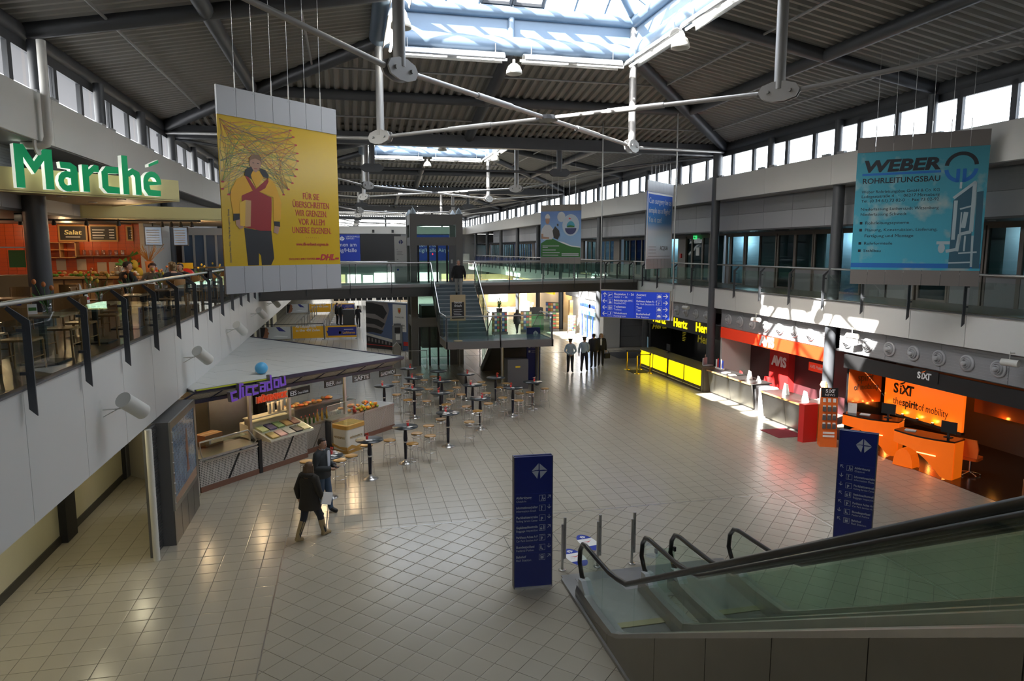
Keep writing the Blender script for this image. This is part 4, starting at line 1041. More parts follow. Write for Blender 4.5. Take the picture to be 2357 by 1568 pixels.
for k, x in enumerate((2.75, 5.6)):
    t = thing('guard_rail', 'low steel guard rail in front of the lift tower on its %s side' % ('left' if k == 0 else 'right'), 'guard rail', (x, 36.4, 0))
    MB().path([(0, 0, 0), (0, 0, .95), (1.1, 0, .95), (1.1, 0, 0)], .025, 8).build('hoop', M_inox, t)
    MB().lathe([(.06, 0), (.06, .01)], (0, 0, 0), 10).lathe([(.06, 0), (.06, .01)], (1.1, 0, 0), 10).build('flange', M_inox, t)
# ================================================================ far ground floor, left: check-in hall
ba = math.atan2(42.4 - 45.2, 3.58 - .96)
bb = thing('car_billboard', 'tall billboard with curved dark building picture, crest and slogan beyond the kiosk', 'billboard', (.94, 45.25, 0), ba)
LB = 3.75
MB().box(0, 0, 0, LB, .15, 3.0).build('panel', mat('billboard_blue', (.10, .15, .30), .5), bb)
MB().box(0, -.02, 2.96, LB, .17, 3.02).build('top_edge', M_txtw, bb)
M_pb = mat('poster_dark', (.02, .02, .025), .5); M_pg = mat('poster_grey', (.23, .21, .22), .5)
MB().prism([(0, .95), (0, 2.95), (1.9, 2.95), (2.05, 2.5), (1.8, 1.9), (1.5, 1.25)], (0, -.004, 0), X3, Z3, (0, .004, 0)).build('tower_print', M_pg, bb)
for p in ([(0, 2.2), (.8, 2.2), (1.55, 1.9), (1.85, 2.3), (1.5, 2.75), (.6, 2.9), (0, 2.9)], [(0, 1.55), (.7, 1.55), (1.4, 1.35), (1.65, 1.62), (1.1, 1.85), (0, 1.95)], [(0, 1.0), (.6, 1.02), (1.3, .95), (1.5, 1.15), (.9, 1.3), (0, 1.35)]):
    MB().prism(p, (0, -.008, 0), X3, Z3, (0, .004, 0)).build('dark_band', M_pb, bb)
MB().prism([(0, .95), (0, .8), (2.7, .42), (2.7, .62)], (0, -.008, 0), X3, Z3, (0, .004, 0)).build('white_band', M_white, bb)
MB().prism([(0, .78), (2.7, .40), (2.7, 0), (0, 0)], (0, -.006, 0), X3, Z3, (0, .002, 0)).build('street_print', M_pb, bb)
for k in range(8): MB().box(.15 + .3 * k, -.009, .42 - .02 * k, .28 + .3 * k, -.006, .66 - .03 * k).build('window_print', M_pg, bb)
MB().box(0, -.01, .2, 2.7, -.006, .24).build('red_line', M_red, bb)
MB().box(2.35, -.012, 1.2, 3.45, -.004, 2.88).build('white_field', M_paper, bb)
MB().prism([(-.13, .16), (.13, .16), (.12, -.06), (0, -.2), (-.12, -.06)], (2.9, -.016, 2.5), X3, Z3, (0, .003, 0)).build('crest', mat('crest_gold', (.55, .33, .08), .4), bb)
MB().prism([(-.06, .06), (.06, .06), (.05, -.06), (0, -.1), (-.05, -.06)], (2.9, -.019, 2.49), X3, Z3, (0, .003, 0)).build('crest_centre', M_red, bb)
text('PORSCHE', .12, (2.9, -.015, 2.05), bb, M_greyd, align='CENTER', fit=.72); text('Follow me.', .2, (2.5, -.015, 1.55), bb, M_black, fit=.85); MB().box(2.75, -.014, 1.42, 3.3, -.012, 1.45).build('print_line', M_greyp, bb)
MB().box(3.2, -.012, .35, 3.75, -.004, .6).build('red_block', M_red, bb)
it = thing('info_terminal', 'grey telephone terminal standing before the billboard', 'terminal', (2.45, 42.9, 0))
MB().rbox(0, 0, 0, .62, .3, 1.62, .05).build('body', M_greyp, it); MB().box(.1, -.02, 1.62, .52, .3, 1.72).build('head', M_greyd, it)
MB().box(.14, -.01, 1.15, .48, 0, 1.5).build('screen', M_black, it); MB().box(.2, -.015, .72, .46, 0, 1.08).build('notice', M_paper, it); MB().box(.08, -.01, .1, .54, 0, .5).build('lower_panel', M_black, it)
M_ban_o = mat('banner_orange', (.80, .42, .02), .5); M_ban_b = mat('banner_blue', (.03, .035, .22), .5); M_skin = mat('print_skin', (.33, .14, .08), .6); M_skyp = mat('print_sky', (.55, .58, .6), .6)
def banner(row, kind, x0, x1, y, lab):
    t = thing('barrier_banner', lab, 'barrier banner', (x0, y, 0), 0, 'banner barriers in the check-in hall')
    w = x1 - x0
    for x in (0, w): MB().tube((x, 0, 0), (x, 0, 1.0), .03, 8).lathe([(.16, 0), (.16, .02), (.03, .04)], (x, 0, 0), 12).build('post', M_inoxd, t)
    base = {'p': M_skyp, 'o': M_ban_o, 'l': M_ban_o}[kind]
    MB().box(.05, -.01, .12, w - .05, .01, .95).build('sheet', base, t)
    if kind == 'o': text('Ab Leipzig/Halle\nzu über 400 Zielen.', .24, (.25, -.014, .60), t, M_txtw, bold=.004, fit=w - .5, lead=1.1)
    if kind == 'l':
        MB().box(.2, -.013, .25, w - .05, -.01, .85).build('blue_field', M_ban_b, t); text('Lufthansa', .22, (w - 1.0, -.016, .38), t, M_ban_o, bold=.004, fit=.85)
        MB().lathe([(.09, 0), (.07, 0)], (w - 1.18, -.017, .46), 16, M=Matrix.Rotation(PI / 2, 4, 'X')).build('ring_emblem', M_ban_o, t)
        MB().box(w - .9, -.016, .66, w - .25, -.012, .69).build('print_line', M_txtw, t)
        MB().prism([(.1, .6), (.22, .6), (.55, .25), (.25, .25)], (0, -.016, 0), X3, Z3, (0, .003, 0)).build('tail_fin', M_ban_b, t)
    if kind == 'p':
        MB().prism([(.1, .13), (.1, .94), (.5, .94), (.62, .75), (.56, .68), (.66, .5), (.58, .42), (.58, .25), (.4, .13)], (0, -.014, 0), X3, Z3, (0, .003, 0)).build('face_profile', M_skin, t)
        MB().prism([(.08, .13), (.08, .94), (.42, .94), (.34, .5), (.2, .13)], (0, -.017, 0), X3, Z3, (0, .003, 0)).build('hair_print', M_pb, t)
        MB().prism([(1.1, .94), (1.35, .94), (1.75, .62), (1.3, .66)], (0, -.014, 0), X3, Z3, (0, .003, 0)).build('tail_fin', M_ban_b, t)
        MB().prism([(.9, .3), (1.2, .36), (1.9, .28), (1.8, .22)], (0, -.014, 0), X3, Z3, (0, .003, 0)).build('aircraft_print', M_txtw, t)
for r, (y, wd) in enumerate(((50.0, 'nearer'), (71.0, 'farther'))):
    for kind, x0, x1, nm in (('p', -6.15, -4.05, 'with a face and aircraft tail'), ('o', -4.0, -1.85, 'orange with white two-line slogan'), ('l', -1.8, .4, 'orange and blue with airline lettering')):
        banner(r, kind, x0, x1, y, 'low barrier banner %s in the %s check-in row' % (nm, wd))
sp = None
for ln, (xa, ya, xb, yb, n, lab) in enumerate(((-3.9, 52, -3.2, 69, 9, 'left'), (-1.95, 52, -1.5, 69, 10, 'right'))):
    for k in range(n):
        f = k / (n - 1); p = (xa + (xb - xa) * f, ya + (yb - ya) * f, 0)
        if sp is None:
            sp = thing('queue_post', '', 'barrier post', p, 0, 'queue posts of the left line'); MB().lathe([(.17, 0), (.17, .02), (.03, .05)], seg=12).build('base', M_inoxd, sp); MB().tube((0, 0, .04), (0, 0, 1.0), .032, 8).build('pole', M_inoxd, sp); o = sp
        else: o = dup(sp, p)
        o['label'] = 'steel queue post in the %s line of the check-in hall' % lab; o['group'] = 'queue posts of the %s line' % lab
    tag(MB().box(0, 0, 0, math.hypot(xb - xa, yb - ya), .008, .05).build('queue_belt', M_black, None, (xa, ya, .92), math.atan2(yb - ya, xb - xa)), 'black queue belt along the %s line of posts' % lab, 'belt')
tag(MB().box(-6.0, 51.9, .90, -1.95, 51.91, .95).build('queue_belt', M_black), 'black queue belt crossing in front of the two lines of posts', 'belt')
tag(MB().box(-.65, 58.6, 0, .3, 59.3, 1.35).build('steel_desk', mat('podium_grey', (.06, .065, .07), .4)), 'dark grey check-in podium beside the standing staff', 'desk')
tag(MB().box(-1.6, 57.9, 0, .5, 60.4, .05).build('podium_floor', M_greyp), 'low grey platform under the check-in podium', 'platform')
ch = None
for k in range(14):
    x = -1.6 + .64 * k + (.35 if k > 6 else 0)
    if ch is None:
        ch = thing('terminal_seat', '', 'seat', (x, 83, 0), 0, 'black waiting seats at the far end')
        MB().box(-.27, -.25, .38, .27, .25, .46).build('seat', M_black, ch); MB().prism([(-.27, 0), (-.29, .5), (.29, .5), (.27, 0)], (0, .24, .46), X3, Z3, (0, .06, .06)).build('backrest', M_black, ch); MB().box(-.02, -.2, 0, .02, .2, .38).build('leg', M_inoxd, ch); o = ch
    else: o = dup(ch, (x, 83, 0))
    o['label'] = 'black waiting seat in the long row far down the hall'
lw = sgroup('wall_checkin')
MB().box(-9.5, 62, 0, -9.4, 98, 4.4).build('wall_face', M_cream, lw)
for k in range(5): MB().box(-6.17, 46 + 2.8 * k, 0, -6.0, 46.4 + 2.8 * k, 2.72).build('pier', M_greyd, lw)
M_lit = mat('lit_window', (.9, .9, .85), .5, emit=2.2, ecol=(1, .97, .88))
M_litw = mat('lit_shop', (.9, .75, .5), .5, emit=.9, ecol=(1, .72, .38))
for k, (x0, x1, z0, z1, m) in enumerate(((-5, -2.6, 1.3, 2.7, M_lit), (-2.3, -.6, 1.4, 2.9, M_litw), (-.3, 1.5, 1.5, 2.9, M_lit), (1.8, 3.1, 1.4, 2.8, M_lit), (3.3, 6.0, 1.6, 3.1, M_lit), (6.4, 8.6, 1.4, 2.9, M_litw), (9.0, 12.2, 1.3, 3.1, M_lit), (12.6, 15.5, 1.3, 2.9, M_litw))):
    g = tag(MB().box(x0, 97.85, z0, x1, 97.98, z1).build('lit_shop_window', m), 'brightly lit shop window low on the far end wall', 'shop window', 'lit shop windows on the far end wall')
# ================================================================ far ground floor, right: shops
SHW = sgroup('wall_shops')
M_shopy = mat('shop_cream_wall', (.62, .48, .27), .6)
MB().box(11.5, 75, 0, 19.5, 75.2, 3.6).build('back_wall', M_shopy, SHW)
MB().box(18.0, 53, 0, 18.2, 75, 3.6).build('back_wall', M_shopy, SHW)
MB().box(16.8, 45.2, 0, 16.9, 51.6, 2.7).build('back_wall', M_white, SHW)
for y in (56, 61, 66, 71): point((16.8, y, 3.2), 80, (1, .88, .72), .3)
for y in (47, 49.5): point((16.2, y, 2.5), 30, (1, .97, .9), .2)
point((13.5, 72, 3.2), 80, (1, .95, .88), .3)
bs2 = thing('shop_fascia', 'blue shop fascia with white words and a yellow end panel beyond the bridge', 'shop sign', (16.35, 66.5, 2.55), -PI / 2)
MB().box(0, 0, 0, 8.6, .2, .75).build('blue_panel', mat('shop_blue', (.05, .07, .42), .4, emit=.25), bs2); MB().box(8.6, 0, 0, 11.2, .2, .8).build('yellow_panel', mat('shop_yellow', (.9, .6, .02), .4, emit=.5), bs2); MB().box(-3.2, 0, .05, 0, .2, .8).build('white_panel', M_lit, bs2)
text('Presse', .5, (1.0, -.01, .15), bs2, M_txtw); text('Buch', .5, (4.6, -.01, .15), bs2, M_txtw)
bk = thing('bank_kiosk', 'white and blue bank shopfront in the sunlight beyond the bridge', 'shopfront', (16.45, 48.6, 0), -PI / 2)
MB().box(0, 0, 1.9, 3.2, .25, 2.65).build('fascia', M_white, bk); MB().box(0, -.01, 2.15, 3.2, 0, 2.42).build('blue_stripe', M_blueL, bk); MB().box(0, -.02, 1.62, 3.2, 0, 1.9).build('light_blue_stripe', mat('sky_blue', (.1, .35, .8), .4), bk)
MB().lathe([(.16, 0), (0, .0)], (2.2, -.03, 2.28), 14, M=Matrix.Rotation(PI / 2, 4, 'X')).build('yellow_disc', M_yellow, bk)
for x in (.4, 1.5, 2.6): MB().box(x, 0, 0, x + .12, .06, 1.62).build('blue_post', M_blueL, bk)
MB().box(.5, .1, .0, 2.7, .14, 1.6).build('glass_front', M_glassg, bk)
M_mag = mat('magazine_mix', (.35, .28, .22), .5, var=.9, scale=7)
RK = [mat('mag_%d' % i, c, .5) for i, c in enumerate(((.5, .1, .08), (.08, .15, .4), (.7, .6, .3), (.15, .35, .15), (.6, .6, .6), (.5, .25, .08)))]
def rack(name, label, loc, rz, w, h, rows, cols, grp='display racks by the shops', body=M_greyd):
    t = thing(name, label, 'display rack', loc, rz, grp)
    MB().box(-w / 2, 0, 0, w / 2, .35, .18).box(-w / 2, .3, .1, w / 2, .34, h).build('frame', body, t)
    for r in range(rows):
        for c in range(cols):
            x = -w / 2 + w * (c + .08) / cols; z = .2 + (h - .25) * r / rows
            MB().box(x, .27 - .0 * r, z, x + w / cols * .84, .30, z + (h - .25) / rows * .85).build('magazine', RK[(r * 3 + c * 5 + int(w * 10)) % 6], t)
    return t
rack('magazine_rack', 'tall rack of colourful cards seen under the bridge left of the walking woman', (10.75, 50.0, 0), 0, 1.15, 1.65, 7, 6)
rack('magazine_rack', 'rack of books right of the walking woman in black', (13.05, 51.0, 0), 0, .85, 1.6, 6, 4)
rack('magazine_rack', 'narrow rack of dark magazines beside the shop column', (15.2, 51.0, 0), -.3, .75, 1.5, 8, 3)
rack('magazine_rack', 'rack of postcards standing at the sunlit shop corner', (16.0, 49.3, 0), -.5, .6, 1.35, 8, 4)
rack('magazine_rack', 'rack of newspapers in the lit shop behind the column', (17.0, 58.0, 0), -.9, 1.6, 1.7, 6, 6)
tag(MB().box(13.7, 52.2, 0, 14.7, 53.0, 1.25).box(13.75, 52.25, 1.25, 14.65, 52.95, 1.75, 1).build('green_stall', [mat('green_panel', (.04, .22, .06), .5), M_black]), 'dark green sales stall in front of the shops', 'stall')
tag(MB().box(16.1, 49.95, 0, 16.35, 50.3, 2.45).build('wood_board', M_wood), 'tall pale wooden panel at the sunlit shop corner', 'panel')
rs2 = thing('red_shop_sign', 'small red and white shop sign deep in the lit passage beyond the bridge', 'shop sign', (12.6, 74.8, 1.9))
MB().box(0, 0, 0, 1.9, .1, .7).build('panel', mat('red_lit', (.8, .05, .04), .4, emit=.8), rs2); MB().box(.1, -.01, .25, 1.8, 0, .45).build('word_band', M_txtw, rs2)
tag(MB().box(14.8, 74.8, .6, 16.9, 74.95, 3.0).build('lit_passage', M_lit), 'bright lit passage opening at the back of the shops', 'lit panel')
pp = thing('potted_plant', 'potted green plant in the lit passage beyond the bridge', 'plant', (14.1, 66, 0))
MB().lathe([(.25, 0), (.32, .6), (.28, .6)], seg=12).build('pot', M_black, pp)
lv = MB(); random.seed(3)
for k in range(40):
    a = random.random() * 6.28; h = .7 + random.random() * .9; r = .15 + random.random() * .45
    lv.add([(0, 0, .6), (r * .5 * math.cos(a + .2), r * .5 * math.sin(a + .2), h), (r * math.cos(a), r * math.sin(a), h + .1), (r * .5 * math.cos(a - .2), r * .5 * math.sin(a - .2), h)], [(0, 1, 2, 3)])
lv.build('leaves', mat('leaf_green', (.06, .2, .04), .6), pp)
# ================================================================ snack kiosk
def perf_mat(name, c1, c2, scale, thr, rough=.42, metal=.45):
    m = bpy.data.materials.new(name); m.use_nodes = True; nt = m.node_tree; b = nt.nodes['Principled BSDF']
    b.inputs['Roughness'].default_value = rough; b.inputs['Metallic'].default_value = metal
    tc = nt.nodes.new('ShaderNodeTexCoord'); sx = nt.nodes.new('ShaderNodeSeparateXYZ'); cx = nt.nodes.new('ShaderNodeCombineXYZ')
    v = nt.nodes.new('ShaderNodeTexVoronoi'); v.voronoi_dimensions = '2D'; v.inputs['Randomness'].default_value = 0; v.inputs['Scale'].default_value = scale
    lt = nt.nodes.new('ShaderNodeMath'); lt.operation = 'LESS_THAN'; lt.inputs[1].default_value = thr
    mx = nt.nodes.new('ShaderNodeMix'); mx.data_type = 'RGBA'; mx.inputs[6].default_value = (*c1, 1); mx.inputs[7].default_value = (*c2, 1)
    nt.links.new(tc.outputs['Object'], sx.inputs[0]); nt.links.new(sx.outputs[0], cx.inputs[0]); nt.links.new(sx.outputs[2], cx.inputs[1])
    nt.links.new(cx.outputs[0], v.inputs['Vector']); nt.links.new(v.outputs['Distance'], lt.inputs[0]); nt.links.new(lt.outputs[0], mx.inputs[0]); nt.links.new(mx.outputs[2], b.inputs['Base Color'])
    return m
M_pf = perf_mat('perforated_steel', (.66, .64, .60), (.05, .05, .05), 22, .30)
M_pf2 = perf_mat('perforated_dark', (.60, .56, .50), (.10, .08, .07), 34, .32)
KA = math.radians(46.5)
K = thing('snack_kiosk', 'triangular steel snack kiosk with white panelled roof and perforated counter fronts', 'kiosk', (-3.89, 18.61, 0), KA)
kM = Matrix.Translation((-3.89, 18.61, 0)) @ Matrix.Rotation(KA, 4, 'Z')
def kl(p): return kM.inverted() @ Vector(p)
kA, kB, kC = Vector((-.43, -.6, 2.81)), Vector((7.47, -.6, 2.59)), kl((-4.2, 29.9, 2.70))
kD = kl((-4.2, 18.6, 2.80))
M_roofw = mat('kiosk_roof_white', (.60, .61, .58), .5, var=.04)
M_navy = mat('navy_edge', (.02, .022, .06), .4)
# roof as a fan of rectangular panels clipped to the triangle
nrm = (kB - kA).cross(kC - kA).normalized()
def onroof(x, y): return Vector((x, y, kA.z - (nrm.x * (x - kA.x) + nrm.y * (y - kA.y)) / nrm.z))
tri = [(kA.x, kA.y), (kB.x, kB.y), (kC.x, kC.y), (kD.x, kD.y)]
def cliptri(pl):
    for i in range(len(tri)):
        p, q = tri[i], tri[(i + 1) % len(tri)]; a, b = q[1] - p[1], -(q[0] - p[0]); c = a * p[0] + b * p[1]
        pl = clip(pl, a, b, c)
        if len(pl) < 3: return None
    return pl
for j in range(9):
    for i in range(-3, 8):
        off = .65 * (j % 2); x = -1.0 + 1.3 * i + off; y = -.6 + .98 * j
        pl = cliptri([(x + .005, y + .005), (x + 1.295, y + .005), (x + 1.295, y + .975), (x + .005, y + .975)])
        if not pl: continue
        h = random.choice((0, 0, .003, .006)); vs = [onroof(*p) + Vector((0, 0, h)) for p in pl]; n = len(vs)
        MB().add(vs + [v - Vector((0, 0, .03)) for v in vs], [tuple(range(n)), tuple(range(n, 2 * n))[::-1]] + [(k, n + k, n + (k + 1) % n, (k + 1) % n) for k in range(n)]).build('roof_panel', M_roofw, K)
MB().add([onroof(*p) - Vector((0, 0, .05)) for p in tri] + [onroof(*p) - Vector((0, 0, .10)) for p in tri], [(0, 1, 2, 3), (7, 6, 5, 4)] + [(k, 4 + k, 4 + (k + 1) % 4, (k + 1) % 4) for k in range(4)]).build('roof_frame', M_greyd, K)
dn = Vector((0, 0, -1))
def edge(p, q, nm, m, h=.09, t=.05):
    p = Vector(p); q = Vector(q); n = (q - p).cross(Vector((0, 0, 1))).normalized() * t
    MB().add([p, q, q + dn * h, p + dn * h, p + n, q + n, q + n + dn * h, p + n + dn * h], [(3, 2, 1, 0), (4, 5, 6, 7), (0, 1, 5, 4), (2, 3, 7, 6), (1, 2, 6, 5), (3, 0, 4, 7)]).build(nm, m, K)
edge(kA + Vector((0, 0, .03)), kB + Vector((0, 0, .03)), 'edge_beam', M_navy); edge(kB + Vector((0, 0, .03)), kC + Vector((0, 0, .03)), 'edge_beam', M_navy)
edge(kA + Vector((0, -.06, .035)), kA + (kB - kA) * .27 + Vector((0, -.06, .035)), 'lime_edge', mat('lime', (.45, .50, .03), .5), .03)
# slanted fascia of perforated panels between diagonal bars
NP = 9
for k in range(NP):
    f0, f1 = k / NP, (k + 1) / NP
    t0, t1 = kA + (kB - kA) * f0, kA + (kB - kA) * f1
    sh = Vector((-.28, .30, -.31))
    q = [t0 + Vector((.03, 0, -.06)), t1 + Vector((-.02, 0, -.06)), t1 + sh + Vector((-.02, 0, 0)), t0 + sh + Vector((.03, 0, 0))]
    b = Vector((0, .02, .02))
    MB().add(q + [v + b for v in q], [(0, 3, 2, 1), (4, 5, 6, 7), (0, 1, 5, 4), (1, 2, 6, 5), (2, 3, 7, 6), (3, 0, 4, 7)]).build('fascia_panel', M_pf2, K)
    MB().tube(t0 + Vector((0, -.01, -.05)), t0 + sh, .022, 6).build('fascia_bar', M_navy, K)
edge(kA + sh + Vector((0, -.02, .03)), kB + sh + Vector((0, -.02, .03)), 'lower_beam', M_navy, .09, .05)
# counters
CH = .86
secs = [(0.0, 1.82, M_pf, 0), (1.95, 3.62, M_pf, 0), (3.66, 4.62, M_pf2, .25), (4.66, 6.1, M_pf2, 0), (6.13, 7.65, M_pf2, 0)]
for a, b, m, yy in secs:
    MB().box(a, yy, .14, b, yy + .03, CH).build('counter_front', m, K)
    MB().box(a, yy + .03, 0, b, yy + .7, CH - .02).build('counter_body', M_greyd, K)
    MB().box(a, yy - .03, 0, b, yy + .03, .14).build('plinth', mat('copper_plinth', (.22, .11, .075), .45, .2), K)
    MB().box(a, yy - .03, CH, b, yy + .75, CH + .04).build('counter_top', M_inox, K)
    MB().prism([(a + (b - a) * .45, .15), (a + (b - a) * .49, .15), (a + (b - a) * .49 + .42, CH), (a + (b - a) * .45 + .42, CH)], (0, yy - .004, 0), X3, Z3, (0, .003, 0)).build('diagonal_stripe', M_black if m is M_pf else M_inox, K)
MB().box(1.83, -.04, 0, 1.94, .3, CH + .1).build('divider_post', M_black, K)
for x in (1.85, 3.26, 5.57): MB().box(x - .04, .26, CH, x + .04, .34, 2.45).build('roof_post', M_inox, K)
MB().box(-.1, .0, 0, -.02, 3.2, 2.4).build('side_wall', mat('kiosk_side', (.45, .42, .36), .5), K)
MB().box(.0, 3.1, 0, 3.2, 3.2, 2.5).build('back_wall', mat('kiosk_back', (.30, .25, .19), .35, .5), K)
MB().box(1.95, 2.2, 0, 3.35, 2.28, 2.4).build('steel_partition', M_inoxd, K)
MB().box(3.4, 2.1, 0, 7.2, 2.2, 1.0).build('back_counter', M_inoxd, K); MB().box(3.4, 1.7, 1.0, 7.2, 2.5, 1.04).build('back_counter_top', M_inox, K)
pb = MB().box(-.015, .6, 1.0, -.01, 1.5, 2.2).build('food_poster', mat('food_poster', (.5, .12, .03), .4, var=.6, scale=5), K)
# tubular guard on the first counter and its board
MB().path([(.12, .0, CH), (.02, -.06, CH + .18), (.12, .12, CH + .42), (1.62, .12, CH + .42), (1.78, -.02, CH + .12), (1.72, .05, CH)], .022, 8).build('guard_tube', M_inox, K)
MB().box(.15, .1, CH + .30, 1.6, .5, CH + .32).build('guard_shelf', M_glassg, K)
MB().box(.1, -.12, CH - .06, 1.75, -.03, CH - .03).build('tray_rail', M_inox, K)
# letters and hanging signs
kp = thing('kiosk_letters', 'purple three-dimensional slanted letters sign on the kiosk roof edge', 'sign', tuple(kM @ Vector((.45, -.80, 2.42))), KA)
M_pur = mat('purple', (.17, .07, .50), .4, emit=.12, ecol=(.17, .06, .5)); M_purs = mat('letter_side', (.22, .21, .23), .5)
seg = {'c': [(0, 0, .5, .16), (0, .16, .16, .5), (0, .5, .5, .66)], 'l': [(0, 0, .17, 1.0)], 'i': [(0, 0, .17, .66), (0, .76, .17, .92)],
       'a': [(0, 0, .16, .42), (.16, 0, .34, .14), (.16, .3, .34, .42), (.34, 0, .5, .66), (0, .54, .34, .66)],
       'd': [(0, 0, .16, .66), (.16, 0, .34, .16), (.16, .5, .34, .66), (.34, 0, .5, 1.05)], 'o': [(0, 0, .16, .62), (.36, 0, .52, .62), (.16, 0, .36, .15), (.16, .47, .36, .62)], 'u': [(0, 0, .16, .66), (.36, 0, .52, .66), (.16, 0, .36, .16)]}
x = 0
for ci, chh in enumerate('cliccadou'):
    s = .40; w = max(q[2] for q in seg[chh]) * s; rot = (-.12, .05, -.03, .08, -.06, .06, -.05, .04, -.07)[ci]; dz = (-.04, .0, .02, .03, .0, .04, .02, .06, .06)[ci] + .02 * ci * .2
    R = Matrix.Translation((x, 0, dz)) @ Matrix.Rotation(rot, 4, 'Y'); mb = MB()
    for q in seg[chh]:
        mb.box(q[0] * s, 0, q[1] * s, q[2] * s, .13, q[3] * s, 1, R); mb.box(q[0] * s + .004, -.004, q[1] * s + .004, q[2] * s - .004, 0, q[3] * s - .004, 0, R)
    mb.build('letter', [M_pur, M_purs], kp); x += w + .028
ml = thing('kiosk_letters', 'red letters sign hung below the purple kiosk letters', 'sign', tuple(kM @ Vector((1.24, -.78, 2.20))), KA)
text('MÖVENPICK', .23, (0, 0, 0), ml, mat('red_lit_letter', (.75, .08, .02), .4, emit=.12), bold=.004, ext=.03, fit=1.0)
text('MÖVENPICK', .235, (-.01, .035, -.005), ml, mat('letter_halo', (.75, .5, .42), .4), bold=.012, ext=.01, fit=1.02)
def hang(x0, x1, z0, z1, big, small, lab, y=-.3, fb=.45):
    t = thing('hanging_sign', lab, 'sign', tuple(kM @ Vector((x0, y, z0))), KA, 'black hanging signs of the kiosk')
    w, h = x1 - x0, z1 - z0
    MB().box(0, 0, 0, w, .03, h).build('board', M_blackg, t)
    for q in (.1, w - .1): MB().tube((q, .015, h), (q, .015, h + .28), .006, 5).build('wire', M_inox, t)
    text(big, h * .8, (.05, -.006, h * .16), t, M_txtw, fit=w * fb, bold=.003)
    if small: text(small, h * .5, (w * fb + .1, -.006, h * .18), t, M_txtw, shear=.2, fit=w * (1 - fb) - .18)
hang(2.73, 3.54, 2.03, 2.25, 'EIS', 'Creme & Eskalte', 'black hanging kiosk sign for ice cream beside the red letters', fb=.28)
hang(4.13, 4.9, 2.06, 2.30, 'BIER', '& Brezeln', 'black hanging kiosk sign for beer and pretzels in the middle')
hang(5.35, 6.14, 2.03, 2.26, 'SÄFTE', '', 'black hanging kiosk sign for juices', fb=.85)
hang(6.67, 7.5, 1.98, 2.2, 'SANDWICH', '', 'grey hanging kiosk sign for sandwiches at the far corner', y=-.25, fb=.85)
bln = thing('balloon', 'light blue balloon lying on the kiosk roof', 'balloon', tuple(kM @ (onroof(2.2, .15) + Vector((0, 0, .005)))), .4)
MB().ball((0, 0, .17), .17, seg=16, rings=12, sc=(1.05, .95, 1)).build('body', mat('balloon_blue', (.10, .42, .72), .35), bln); MB().lathe([(.0, 0), (.02, -.03), (.012, -.03)], (-.17, 0, .1), 8).build('knot', MATS['balloon_blue'], bln)
# ice cream case
ic = thing('ice_cream_case', 'glass ice cream case with colourful tubs on the perforated counter', 'display case', tuple(kM @ Vector((1.98, -.08, CH + .04))), KA)
MB().prism([(0, 0), (1.0, .0), (1.0, .40), (.72, .36), (-.28, .06), (-.28, 0)], (0, 0, 0), Y3, Z3, (1.6, 0, 0)).build('case_body', mat('cream_shell', (.62, .58, .46), .35), ic)
k = 0
for i in range(5):
    for j in range(2):
        c = ((.45, .33, .12), (.55, .6, .3), (.6, .35, .33), (.12, .10, .2), (.5, .48, .4), (.25, .35, .15), (.05, .05, .06), (.5, .3, .12), (.65, .6, .35), (.3, .12, .1))[k]; k += 1
        M0 = Matrix.Translation((.2 + .29 * i, -.12 + .42 * j, .14 + .125 * j)) @ Matrix.Rotation(.29, 4, 'X')
        MB().box(-.12, -.16, -.02, .12, .16, .02, 0, M0).build('ice_tub', mat('ice_%d' % k, c, .5), ic)
MB().add([(0, -.28, .07), (1.6, -.28, .07), (1.6, .55, .55), (0, .55, .55)], [(0, 1, 2, 3)]).build('glass_cover', M_glass, ic)
MB().box(0, .5, .53, 1.6, .85, .56).build('top_shelf', MATS['cream_shell'], ic)
for x in (.02, 1.58): MB().box(x - .01, .5, .3, x + .01, .8, .54).build('support', M_inox, ic)
cupp = None
for k in range(5):
    p = tuple(kM @ Vector((2.75 + .17 * k, .55 + .05 * (k % 2), CH + .603)))
    if cupp is None: cupp = tag(MB().lathe([(.05, 0), (.055, .30), (.05, .30)], seg=12).build('cup_stack', mat('cup_cream', (.7, .62, .48), .5)), '', 'cup stack', 'stacks of cups on the ice cream case'); o = cupp
    else: o = cupp.copy(); COL.objects.link(o)
    o.location = p; o['label'] = 'cream paper cup stack on top of the ice cream case'
# bottles, glasses, fruit, pastries on the counter and behind it
random.seed(11)
def bottle(p, m, lab, grp, h=.26):
    b = thing('bottle', lab, 'bottle', p, 0, grp)
    MB().lathe([(.034, 0), (.036, .02), (.036, h * .62), (.014, h * .82), (.014, h)], seg=10).build('glass', m, b); MB().lathe([(.016, h), (.016, h + .015), (0, h + .015)], seg=8).build('cap', M_red, b); return b
MBG = [mat('bottle_%d' % i, c, .15) for i, c in enumerate(((.05, .12, .03), (.45, .10, .03), (.5, .3, .05), (.25, .35, .42), (.08, .05, .03)))]
for k in range(8): bottle(tuple(kM @ Vector((3.70 + .085 * (k % 8), .30 + .09 * (k % 2), CH + .04))), MBG[k % 2], 'small dark bottle with red cap in the row beside the ice cream case', 'dark bottles beside the ice cream case')
for k in range(6): bottle(tuple(kM @ Vector((4.42 + .10 * k, .36 + .09 * (k % 2), CH + .04))), MBG[2 + k % 2], 'clear or amber bottle in the row behind the wavy freezer', 'clear bottles behind the freezer', .32)
gl = None; M_gl = glass('tumbler_glass', (.82, .86, .86), .3)
